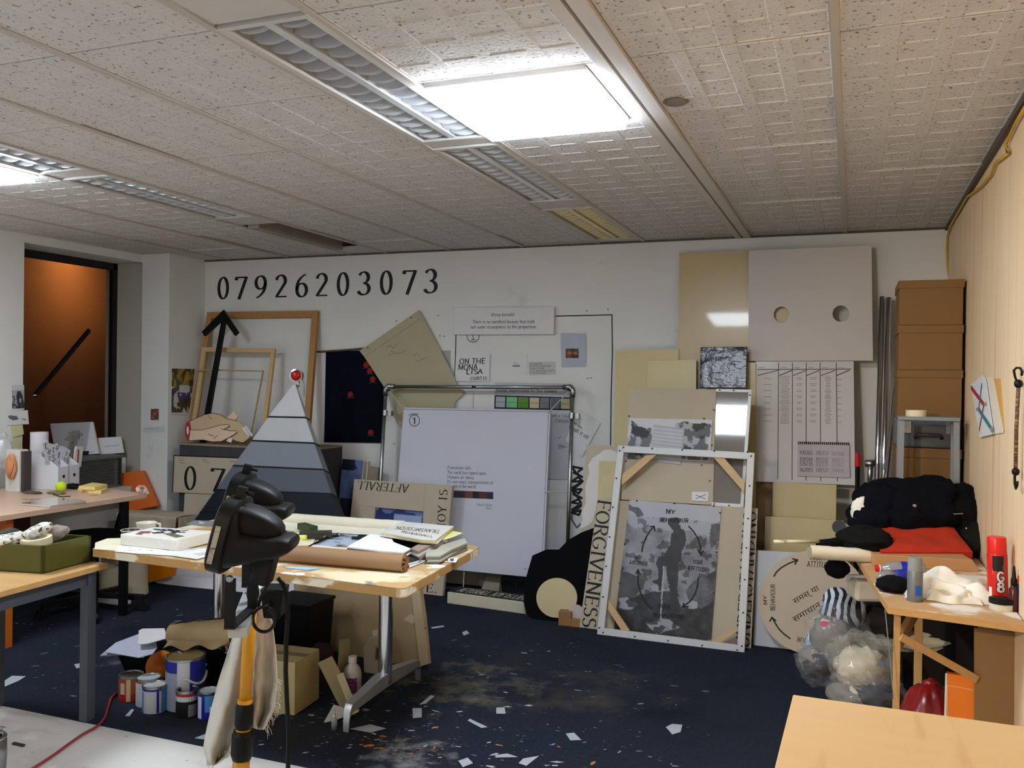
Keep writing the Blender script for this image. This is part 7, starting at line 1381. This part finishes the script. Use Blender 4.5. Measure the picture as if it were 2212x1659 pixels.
MB().grid(ocf(0, .012), 36, 24).build('top_fold', orc, t, smooth=True)
b = MB(); fU, fD = ocf(0, .012), ocf(-.034, .002)
rim = [(u / 36, 0) for u in range(37)] + [(1, v / 24) for v in range(1, 25)] + [(1 - u / 36, 1) for u in range(1, 37)] + [(0, 1 - v / 24) for v in range(1, 24)]
for i in range(len(rim)):
    a_, c_ = rim[i], rim[(i + 1) % len(rim)]; b.add([fD(*a_), fD(*c_), fU(*c_), fU(*a_)], [(0, 1, 2, 3)])
b.build('fold_edge', orc, t, smooth=True)
fl_ = [pD(1903, 1201, dO - .005), pD(1884, 1146, dO + .29), pD(1877, 1174, dO + .16), pD(1893, 1193, dO + .04)]
MB().add([p - oc0 for p in fl_] + [p - oc0 - nrm * .02 for p in fl_], [(0, 1, 2, 3), (7, 6, 5, 4), (0, 4, 5, 1), (1, 5, 6, 2), (2, 6, 7, 3), (3, 7, 4, 0)]).build('turned_flap', orc, t)
def pile(name, label, cat, px_, py_, d, r, seed, m, amp=.16, ridge=.08, rot=0, parts=(), fr=2.2):
    c = pD(px_, py_, d); t = empty(name, Matrix.Translation(c) @ Matrix.Rotation(rot, 4, 'Z'), label, cat); MB().blob((0, 0, 0), r, seed, amp, fr, ridge=ridge, nu=48, nv=28).build('cloth', m, t, smooth=True); return t, c
dJ = dO + .42
jm = mat('jacket_navy', (13, 14, 20), .95, var=.2, vscale=10, bump=.4, bscale=22, spec=.08)
t, c = pile('navy_jacket', 'heaped dark navy jacket with a metal snap on top of the clothes', 'jacket', 1956, 1108, dJ, (.24, .17, .155), 21, jm, .12, .07, .2)
for px_, py_, d_, r_ in ((1900, 1085, dJ - .02, (.11, .11, .09)), (2015, 1075, dJ + .02, (.12, .12, .095)), (1885, 1125, dJ - .05, (.10, .10, .08))):
    o = MB().blob((0, 0, 0), r_, px_ % 13, .18, 2.5, ridge=.1, nu=36, nv=20).build('jacket_fold', jm, t, smooth=True); o.matrix_world = Matrix.Translation(pD(px_, py_, d_))
    o.parent = None; o.parent = t; o.matrix_parent_inverse = Matrix.Identity(4); o.matrix_local = t.matrix_world.inverted() @ Matrix.Translation(pD(px_, py_, d_))
def child_at(t, o, P_): o.matrix_local = t.matrix_world.inverted() @ Matrix.Translation(P_)
o = MB().lathe([(0, .003), (.004, .003), (.008, .0), (.009, -.003)], 14).build('snap_button', steel, t); sp_ = pD(1976, 1093, dJ - .185); o.matrix_local = t.matrix_world.inverted() @ (Matrix.Translation(sp_) @ Matrix.Rotation(math.pi / 2, 4, 'X'))
t, c = pile('black_coat', 'black coat heaped against the partition right of the jacket', 'coat', 2068, 1125, dJ + .02, (.15, .17, .165), 25, blackc, .14, .10, .1)
o = MB().blob((0, 0, 0), (.055, .07, .05), 6, .15, 2, nu=30, nv=16).build('hood', blackc, t, smooth=True); child_at(t, o, pD(2092, 1078, dJ + .05)); o = MB().bar((-.02, 0, 0), (.025, 0, .005), .006, .004).build('zip', steel, t); child_at(t, o, pD(2067, 1111, dJ - .16)); o = MB().bar((-.012, 0, .035), (.012, 0, -.035), .006, .004).build('tag', paper, t); child_at(t, o, pD(2093, 1157, dJ - .17))
pile('dark_olive_cloth', 'very dark olive cloth at the foot of the heap beside the partition', 'cloth', 2112, 1172, dO + .30, (.095, .16, .10), 28, mat('cloth_olive', (26, 25, 20), .95, var=.15, bump=.3, spec=.1), .15, .08)
pile('dark_cloth', 'dark cloth at the left foot of the heap above the canvas roll', 'cloth', 1868, 1165, dO + .16, (.11, .13, .055), 30, mat('cloth_charcoal', (20, 20, 20), .95, var=.15, bump=.3, spec=.1), .15, .08)
pile('white_cloth', 'white cloth corner poking out left of the navy jacket', 'cloth', 1862, 1104, dJ - .06, (.045, .03, .06), 33, rg, .2, .12)
a, b__ = pD(1812, 1138, dO + .3), pD(1832, 1150, dO + .36); t = empty('tube_end', (a + b__) / 2, 'white rolled paper tube with black rim left of the heap', 'tube'); hl = (b__ - a) / 2; MB().tube([-hl, hl * 3], .028, 16).build('tube', paper, t, smooth=True, sharp=40); MB().tube([-hl * 1.1, -hl * .98], .030, 16).build('rim', black, t, smooth=True, sharp=40)
# black umbrella with a paper stick, canvas roll
a, b__ = pD(1768, 1175, dO + .12), pD(1900, 1172, dO + .22); t = empty('umbrella', (a + b__) / 2, 'furled black umbrella shape pointing left from the clothes heap', 'umbrella'); hl = (b__ - a) / 2; MB().tube([hl * f for f in (-1, -.6, -.3, .2, 1)], [.018, .022, .030, .040, .045], 14).build('canopy', blackc, t, smooth=True)
a2, b2q = pD(1672, 1170, dO + .06), pD(1770, 1170, dO + .12); tag(MB().tube([a2 - (a2 + b2q) / 2, b2q - (a2 + b2q) / 2], .0075, 10).build('stick', mat('stick_cream', (214, 204, 168), .5, layers=[((140, 130, 100), 12, .6, .06, (1, 1, 1), 2)]), M=Matrix.Translation((a2 + b2q) / 2), smooth=True), 'slim cream stick pointing out of the black umbrella tip', 'stick')
a, b__ = pD(1748, 1192, dO + .04), pD(1886, 1201, dO + .06); t = empty('canvas_roll', (a + b__) / 2, 'short white canvas roll jutting out over the left bench edge', 'roll'); hl = (b__ - a) / 2; kn = Vector((-hl.y, hl.x, 0)).normalized()
def rl(u, v):
    an = 2 * math.pi * v; r = .029 * (1 + (.10 * (1 - u)) * mnoise.noise(Vector((u * 9, v * 5, 2)))); return -hl + hl * 2 * u + kn * r * math.cos(an) + Vector((0, 0, r * math.sin(an)))
MB().grid(rl, 24, 18).build('roll_body', mat('roll_canvas', (222, 212, 190), .8, var=.04, bump=.2, bscale=20), t, smooth=True); [MB().tube([hl * .96 * s, hl * .99 * s], .028, 16).build('roll_core', mat('core', (150, 140, 116), .8), t) for s in (-1, 1)]
tag(MB().blob((0, 0, 0), (.05, .05, .040), 41, .12, 2, ridge=.05).build('black_pouch', blackc, M=Matrix.Translation(pD(1808, 1228, dO + .1)), smooth=True), 'black pouch hanging below the jutting canvas roll', 'pouch')
tag(MB().box(-.06, -.05, -.05, .06, .1, .04).build('canvas_bundle', mat('bundle', (196, 188, 168), .85, var=.06, bump=.3, bscale=20), M=Matrix.Translation(pD(1872, 1270, dO + .12)) @ Matrix.Rotation(.3, 4, 'Z'), bevel=.015), 'pale folded canvas bundle below the left edge of the bench', 'canvas')
# heap left of the bench: plastic bags and cloths
zig = mat('zigzag_cloth', (160, 176, 196), .85, var=.04, bump=.2); nt = zig.node_tree; wv_ = nt.nodes.new('ShaderNodeTexWave'); wv_.inputs['Scale'].default_value = 9; wv_.inputs['Distortion'].default_value = 7; wv_.inputs['Detail'].default_value = 0; tcn = nt.nodes.new('ShaderNodeTexCoord'); nt.links.new(tcn.outputs['Object'], wv_.inputs['Vector'])
rm = nt.nodes.new('ShaderNodeValToRGB'); rm.color_ramp.interpolation = 'CONSTANT'; rm.color_ramp.elements[0].color = lin((22, 24, 32)); rm.color_ramp.elements[1].position = .5; rm.color_ramp.elements[1].color = lin((176, 190, 206)); nt.links.new(wv_.outputs['Fac'], rm.inputs[0]); nt.links.new(rm.outputs[0], nt.nodes['Principled BSDF'].inputs['Base Color'])
dP = dO + .25
pile('zigzag_cloth', 'black and pale blue zigzag patterned cloth on top of the bags', 'cloth', 1822, 1316, dP, (.09, .09, .085), 51, zig, .16, .10)
pile('dark_blanket', 'dark grey blanket between the zigzag cloth and the bench leg', 'blanket', 1890, 1336, dP + .05, (.15, .12, .07), 53, mat('blanket', (44, 44, 48), .95, var=.2, bump=.3), .18, .10)
pile('white_sheet_pile', 'white crumpled cloth lying under the bench behind the legs', 'cloth', 1935, 1372, dP + .12, (.22, .14, .055), 55, rg, .18, .12)
def plast(nm, col, al):
    return mat(nm, col, .07, var=.03, alpha=al, spec=1.0, bump=.5, bscale=16)
bagm = plast('bag_clear', (176, 178, 184), .12)
def pbag(label, px_, py_, d, r, seed, stuff, m=bagm):
    c = pD(px_, py_, d); c.z = max(c.z, r[2] * .8); t = empty('plastic_bag', c, label, 'bag', 'clear plastic bags of scraps'); MB().blob((0, 0, 0), r, seed, .22, 2.6, ridge=.16, nu=52, nv=30, flat=-c.z + .002).build('film', m, t, smooth=True)
    R_ = random.Random(seed)
    stuff = list(stuff) + [(R_.choice([sb, sr, sgy, sbe, sdk, paper]), R_.uniform(.2, .4)) for _ in range(7)]
    for k, (mm_, sc) in enumerate(stuff): MB().blob((R_.uniform(-.4, .4) * r[0], R_.uniform(-.3, .3) * r[1], R_.uniform(-.45, .1) * r[2]), [x * sc for x in r], seed + k, .25, 3, ridge=.12, flat=-c.z + .004).build('scrap', mm_, t, smooth=True)
    return t
sb = mat('scrap_blue', (44, 64, 120), .8); sr = mat('scrap_red2', (150, 40, 60), .8); sgy = mat('scrap_grey', (118, 114, 106), .8, bump=.3); sbe = mat('scrap_beige', (190, 182, 160), .8, bump=.3); sdk = mat('scrap_dark', (40, 40, 44), .8)
pbag('upper clear plastic bag of blue and red scraps below the zigzag cloth', 1812, 1372, dP - .05, (.13, .11, .13), 61, [(sb, .58), (sgy, .62), (sr, .36), (sbe, .3)])
pbag('small clear plastic bag of grey scraps at the left of the heap', 1775, 1432, dP - .08, (.10, .09, .085), 63, [(sgy, .7), (sdk, .6), (sbe, .3)])
pbag('milky plastic bag with pale cloth in the middle of the heap', 1862, 1432, dP - .16, (.13, .11, .12), 65, [(sbe, .75), (sgy, .4)], plast('bag_milky', (206, 204, 190), .22))
pbag('lowest clear plastic bag of grey offcuts before the bench leg', 1872, 1492, dP - .22, (.14, .11, .085), 67, [(sgy, .7), (sbe, .5), (sdk, .6)])
o = pD(1783, 1348, dP - .1); tag(MB().box(-.018, -.004, -.012, .018, .004, .012).build('pink_tag', mat('tag_pink', (206, 40, 90), .5), M=Matrix.Translation(o) @ Matrix.Rotation(.5, 4, 'Y')), 'small bright pink tag sticking out of the upper plastic bag', 'tag')
tag(MB().tube([pD(1912, 1318, dB + .02), pD(1922, 1420, dB + .02), pD(1930, 1510, dB + .02)], .002, 5).build('thin_wire', steel), 'thin straight wire hanging down beside the front bench leg', 'wire')
# standing things in front of the bench legs
opl_ = lean(Vector((pD(2075, 1500, dB + .06).x, pD(2075, 1500, dB + .06).y, 0)), 3, -8)
o, q2 = panel('orange_card_box', 'flat orange card box standing under the workbench', 'box', opl_, [(2043, 1454), (2106, 1463), (2106, 1730), (2036, 1722)], .03, mat('card_orange2', (232, 122, 20), .5, var=.04), bevel=.002)
strokes(o, q2, [[(2043, 1480), (2070, 1484), (2106, 1492)], [(2046, 1482), (2046, 1560)]], .003, mat('card_light', (240, 170, 110), .5), 'fold_line')
part(o, q2, 'white_edge', [(2042, 1454), (2046, 1454.5), (2040, 1722), (2035, 1722)], .001, paper)
panel('brown_board', 'plain brown board standing under the workbench at the right', 'board', lean(Vector((pD(2150, 1500, dB + .0).x, pD(2150, 1500, dB + .0).y, 0)), 3, -8), [(2104, 1356), (2216, 1369), (2230, 1760), (2104, 1740)], .012, mat('panel_brown', (134, 100, 58), .6, var=.05))
c = pD(2050, 1500, dB + 1.0); tag(MB().box(-.20, -.12, 0, .13, .25, .58).build('dark_filler', mat('filler_dark', (24, 21, 19), .8), M=Matrix.Translation((c.x, c.y, 0)), bevel=.006), 'dark crate standing in the shadow under the workbench', 'crate')  # dark box added so the space under the bench stays dark
c = pD(2012, 1500, dB + .35); t = empty('red_bag', (c.x, c.y, 0), 'dark red plastic sack slumped under the workbench', 'bag'); MB().blob((0, 0, .17), (.12, .14, .19), 71, .12, 2, ridge=.08, flat=.002).build('sack', mat('sack_red', (120, 14, 16), .3, var=.1, spec=.6), t, smooth=True); MB().blob((-.0, -.0, .36), (.03, .03, .03), 3, .2).build('knot', mat('sack_red', (120, 14, 16), .3), t, smooth=True)
# ================================================================== NEAR RIGHT TABLE
nz = .74; n0, n1, n2 = pz(1713, 1500, nz), pz(1672, 1662, nz), pz(2212, 1569, nz)
nt_ = empty('maple_table', (.15, 1.7, 0), 'pale maple table top filling the lower right corner', 'table'); nI = Vector((-.15, -1.7, 0))
mpl = mat('maple', (208, 174, 126), .4, var=.03, vscale=3, stretch=(1, 7, 1), layers=[((194, 156, 108), 5, .56, .2, (5, .6, 1), 3)])
d0 = (n1 - n0).normalized(); nearL = n0 + d0 * 1.05
pts = [(p + nI).xy for p in (n0, nearL, Vector((XR - .01, nearL.y, nz)), Vector((XR - .01, n2.y + (n2.y - n0.y) / (n2.x - n0.x) * (XR - .01 - n2.x), nz)))]
MB().prism(pts, nz - .025, nz).build('tabletop', mpl, nt_, bevel=.003)
for p in (n0 + d0 * .08 + Vector((.06, 0, 0)), n0 + d0 * .95 + Vector((.06, 0, 0)), Vector((XR - .08, n2.y - .08, 0)), Vector((XR - .08, nearL.y + .08, 0))): q = p + nI; MB().box(q.x - .02, q.y - .02, -.006, q.x + .02, q.y + .02, nz - .025).build('leg', greym, nt_)
# ================================================================== WORK LAMP ON THE YELLOW POLE
yel = mat('pole_yellow', (206, 142, 18), .4, var=.03); Rh = Vector((math.cos(YAW), math.sin(YAW), 0)); Fh = Vector((-math.sin(YAW), math.cos(YAW), 0)); Zv = Vector((0, 0, 1))
pt_, pb_ = pD(542, 1306, 2.25), pD(521, 1651, 2.25); pd_ = (pb_ - pt_).normalized(); foot = pt_ + pd_ * ((pt_.z - .10) / -pd_.z)
wk = empty('work_lamp', (foot.x, foot.y, 0), 'twin black halogen work lamp on a yellow telescopic tripod pole', 'lamp'); wI2 = Vector((-foot.x, -foot.y, 0)); K = lambda p: p + wI2
pj = lambda y, d=2.25: pt_ + pd_ * ((pD(530, y, 2.25) - pt_).dot(pd_))
MB().tube([K(pt_), K(pj(1530))], .0155, 18).build('upper_pole', yel, wk, smooth=True); MB().tube([K(pj(1510)), K(pj(1640))], .0195, 18).build('middle_pole', yel, wk, smooth=True); MB().tube([K(pj(1620)), K(foot)], .0215, 18).build('lower_pole', yel, wk, smooth=True)
for ya, yb_, r_ in ((1516, 1574, .0225), (1577, 1640, .0275)):
    MB().tube([K(pj(y)) for y in (ya, ya + 8, ya + 10, yb_ - 10, yb_ - 6, yb_)], [r_ * .84, r_ * .94, r_, r_, r_ * .94, r_ * .86], 20).build('pole_clamp', blackm, wk, smooth=True, sharp=30)
for k in range(3):
    a = .5 + k * 2.094; hub = K(pt_ + pd_ * ((pt_.z - .42) / -pd_.z)); MB().tube([hub, K(Vector((foot.x + .5 * math.cos(a), foot.y + .5 * math.sin(a), .005)))], .012, 10).build('tripod_leg', yel, wk, smooth=True)
tA, tB = pD(517, 1363, 2.0), pD(556, 1257, 2.5); tA.z = tB.z = pt_.z + .008
lgt = mat('bar_alloy', (176, 178, 178), .35, .3); MB().bar(K(tA - (tB - tA).normalized() * .03), K(tB), .042, .022).build('cross_bar', lgt, wk, bevel=.002)
lensm = mat('lamp_glass', (170, 168, 160), .1, var=.02)
def rsec(c, b_ax, t_ax, s_ax, hu, hd, w, n=20):
    o = []
    for k in range(n):
        a = 2 * math.pi * k / n; ca, sa = math.cos(a), math.sin(a); e = .55; x = math.copysign(abs(ca) ** e, ca) * w; y = math.copysign(abs(sa) ** e, sa); o.append(c + s_ax * x + t_ax * (y * (hu if y > 0 else hd)))
    return o
def head(cx, cy, d, barP, label):
    t = bpy.data.objects.new('lamp_head', None); COL.objects.link(t); t.parent = wk; t['label'] = label
    a = math.radians(14); b_ax = Rh * math.cos(a) - Zv * math.sin(a); t_ax = Zv * math.cos(a) + Rh * math.sin(a); s_ax = Fh; c = K(pD(cx, cy, d))
    S_ = lambda s, hu, hd, w, n=20: rsec(c + b_ax * s, b_ax, t_ax, s_ax, hu, hd, w, n)
    T_ = lambda s, top, bot, w: rsec(c + b_ax * s + t_ax * (top + bot) / 2, b_ax, t_ax, s_ax, (top - bot) / 2, (top - bot) / 2, w)
    MB().loft([S_(-.022, .080, .080, .082), S_(-.018, .086, .086, .088), S_(.012, .086, .086, .088), S_(.016, .080, .082, .082)]).build('front_rim', blackm, t, smooth=True, sharp=35)
    MB().loft([S_(-.0235, .070, .070, .072), S_(-.0215, .072, .072, .074)]).build('glass', lensm, t)
    MB().loft([T_(.014, .072, -.072, .080), T_(.022, .060, -.069, .079), T_(.036, .024, -.062, .078), T_(.095, .024, -.032, .070), T_(.112, .028, -.026, .066), T_(.128, .032, -.018, .062), T_(.142, .030, -.006, .056), T_(.147, .022, .002, .05)]).build('housing', blackm, t, smooth=True, sharp=40)
    MB().loft([T_(.014, .074, -.01, .060), T_(.04, .074, -.01, .056), T_(.075, .067, -.01, .048), T_(.098, .057, 0, .040), T_(.111, .046, .01, .030), T_(.116, .036, .02, .018)]).build('dome', blackm, t, smooth=True, sharp=60)
    MB().bar(c + t_ax * .080 + b_ax * .0, c + t_ax * .110 + b_ax * .0, .020, .022).bar(c + t_ax * .100 - b_ax * .012, c + t_ax * .100 + b_ax * .028, .006, .006).build('catch', blackm, t)
    MB().hexa(*[[c + b_ax * s + t_ax * h_ + s_ax * w for s, w in ((.074, -.03), (.116, -.03), (.116, .03), (.074, .03))] for h_ in (-.092, -.024)]).build('junction_box', blackm, t, bevel=.006)
    stk = c + s_ax * -.0886; L_ = [stk + t_ax * h_ + b_ax * s for h_, s in ((-.055, -.013), (-.055, -.001), (.030, -.001), (.030, -.013))]
    MB().add([p for p in L_], [(0, 1, 2, 3)]).build('warning_label', mat('label_silver', (150, 148, 136), .5, layers=[((80, 78, 72), 60, .55, .1, (1, 1, 5), 2)]), t)
    low = c - t_ax * .082 + b_ax * .045
    for sgn in (-1, 1):
        top_ = K(barP) + s_ax * sgn * .086 + Zv * .124; bot = Vector((K(barP).x, K(barP).y, K(barP).z)) + s_ax * sgn * .085 * .9
        bot = Vector((top_.x * .35 + bot.x * .65, top_.y * .35 + bot.y * .65, bot.z)); bot = K(barP) + s_ax * sgn * .086
        MB().bar(top_, bot + Zv * .012, .024, .005, up=s_ax).build('bracket_arm', blackm, t); bo_ = MB().lathe([(0, .006), (.006, .006), (.0085, .002), (.0085, 0)], 12).build('bolt', steel, t); zax = s_ax * sgn; M_ = zax.to_track_quat('Z', 'Y').to_matrix().to_4x4(); bo_.matrix_local = Matrix.Translation(top_ + s_ax * sgn * .004) @ M_
    MB().bar(K(barP) - s_ax * .09 + Zv * .014, K(barP) + s_ax * .09 + Zv * .014, .024, .006).build('bracket_base', blackm, t)
    return t
head(499, 1152, 2.02, tA + (tB - tA) * .10, 'nearer black lamp head with a silver warning label')
head(516, 1086, 2.47, tA + (tB - tA) * .88, 'farther black lamp head behind the near one')
sbx = K(pD(592, 1298, 2.16)); MB().hexa([sbx + Rh * x + Fh * y - Zv * .036 for x, y in ((-.018, -.03), (.022, -.03), (.022, .03), (-.018, .03))], [sbx + Rh * x + Fh * y + Zv * .036 for x, y in ((-.026, -.034), (.030, -.034), (.030, .034), (-.026, .034))]).build('switch_box', blackm, wk, bevel=.004)
MB().lathe([(0, 0), (.014, 0), (.016, .01), (.014, .03), (0, .032)], 12).build('knob', blackm, wk, Matrix.Translation(K(pD(546, 1292, 2.2))), smooth=True); MB().blob(K(pD(551, 1272, 2.3)), (.022, .02, .012), 5, .1).build('wing_nut', lgt, wk, smooth=True)
MB().tube([K(pD(570 + 24 * math.cos(t_), 1338 + 27 * math.sin(t_), 2.1 + .02 * math.sin(t_))) for t_ in [k * 6.2832 / 20 - 1.2 for k in range(20)]] + [K(pD(588, 1304, 2.14))], .0042, 8).build('cable_loop', blackm, wk, smooth=True)
MB().tube([K(pD(x, y, d)) for x, y, d in ((556, 1316, 2.09), (563, 1290, 2.08), (575, 1268, 2.06), (585, 1250, 2.05))], .0042, 8).build('cable_loop', blackm, wk, smooth=True)
fl_ = K(pz(640, 2020, 0)); cb0 = [K(pD(x, y, 2.12)) for x, y in ((600, 1248), (612, 1262), (621, 1290), (622, 1335), (618, 1390), (617, 1450), (620, 1520), (624, 1590), (622, 1660), (622, 1760), (626, 1900))]; cb0.append(cb0[-1] * 1 - Zv * (cb0[-1].z - .006) if cb0[-1].z > .02 else cb0[-1]); MB().tube(cb0, .0058, 8).build('power_cable', blackm, wk, smooth=True)
# rag hanging on the knob
ragm = mat('rag_cream2', (200, 192, 180), .9, var=.05, vscale=14, bump=.35, bscale=40, layers=[((150, 136, 116), 5, .66, .15, (1, 1, 1), 6)])
t = empty('hanging_rag', pD(552, 1284, 2.28), 'torn cream rag hanging from the knob of the work lamp', 'rag'); r0_ = t.matrix_world.translation.copy()
def ip(tab, v):
    for (v0, x0, y0), (v1, x1, y1) in zip(tab, tab[1:]):
        if v <= v1: k = (v - v0) / (v1 - v0); return x0 + (x1 - x0) * k, y0 + (y1 - y0) * k
    return tab[-1][1:]
lt = [(0, 549, 1283), (.25, 503, 1372), (.5, 470, 1480), (.75, 449, 1570), (.93, 441, 1615), (1, 452, 1652)]; rt = [(0, 557, 1286), (.25, 538, 1378), (.5, 534, 1480), (.75, 520, 1570), (.93, 496, 1632), (1, 468, 1652)]
lt2 = [(0, 546, 1320), (.25, 543, 1390), (.5, 543, 1460), (.8, 543, 1540), (1, 546, 1572)]; rt2 = [(0, 588, 1338), (.25, 597, 1410), (.5, 600, 1476), (.8, 594, 1530), (1, 568, 1576)]
def ragg(L_, R__, dd, ph):
    def f(u, v):
        a, b = ip(L_, v), ip(R__, v); x = a[0] + (b[0] - a[0]) * u; y = a[1] + (b[1] - a[1]) * u + (3 * math.sin(u * 37) + 2 * math.sin(u * 71)) * max(0, v - .9) * 10 * .35
        return pD(x, y, dd + .022 * math.sin(u * 7.5 + ph + v * 2.0) * (.3 + v) + .008 * mnoise.noise(Vector((u * 5, v * 9, ph)))) - r0_
    return f
for L_, R__, dd, ph in ((lt, rt, 2.28, .5), (lt2, rt2, 2.30, 2.0)):
    o = MB().grid(ragg(L_, R__, dd, ph), 26, 34).build('rag_cloth', ragm, t, smooth=True); so = o.modifiers.new('thick', 'SOLIDIFY'); so.thickness = .003
MB().tube([pD(549, 1283, 2.285) - r0_, pD(560, 1305, 2.30) - r0_, pD(575, 1336, 2.30) - r0_], [.006, .012, .016], 8).build('rag_twist', ragm, t, smooth=True)
b = MB(); R_ = random.Random(9)
for k in range(60):
    v = R_.uniform(.45, .98); x, y = ip(rt2, v); p = pD(x - R_.uniform(0, 5), y, 2.30) - r0_; e = Vector(p) + Rh * R_.uniform(.0, .016) - Zv * R_.uniform(.006, .03) + Fh * R_.uniform(-.01, .01); b.tube([p, (p + e) / 2 + Rh * .004, e], .0006, 3, caps=False)
for k in range(24):
    u = R_.random(); x = 441 + u * 50; y = 1622 + 26 * math.sin(math.pi * min(1, u * 1.6)); p = pD(x, y, 2.28) - r0_; b.tube([p, p + Rh * R_.uniform(-.004, .004) - Zv * R_.uniform(.008, .022)], .0006, 3, caps=False)
b.build('frayed_threads', ragm, t, kind='stuff')
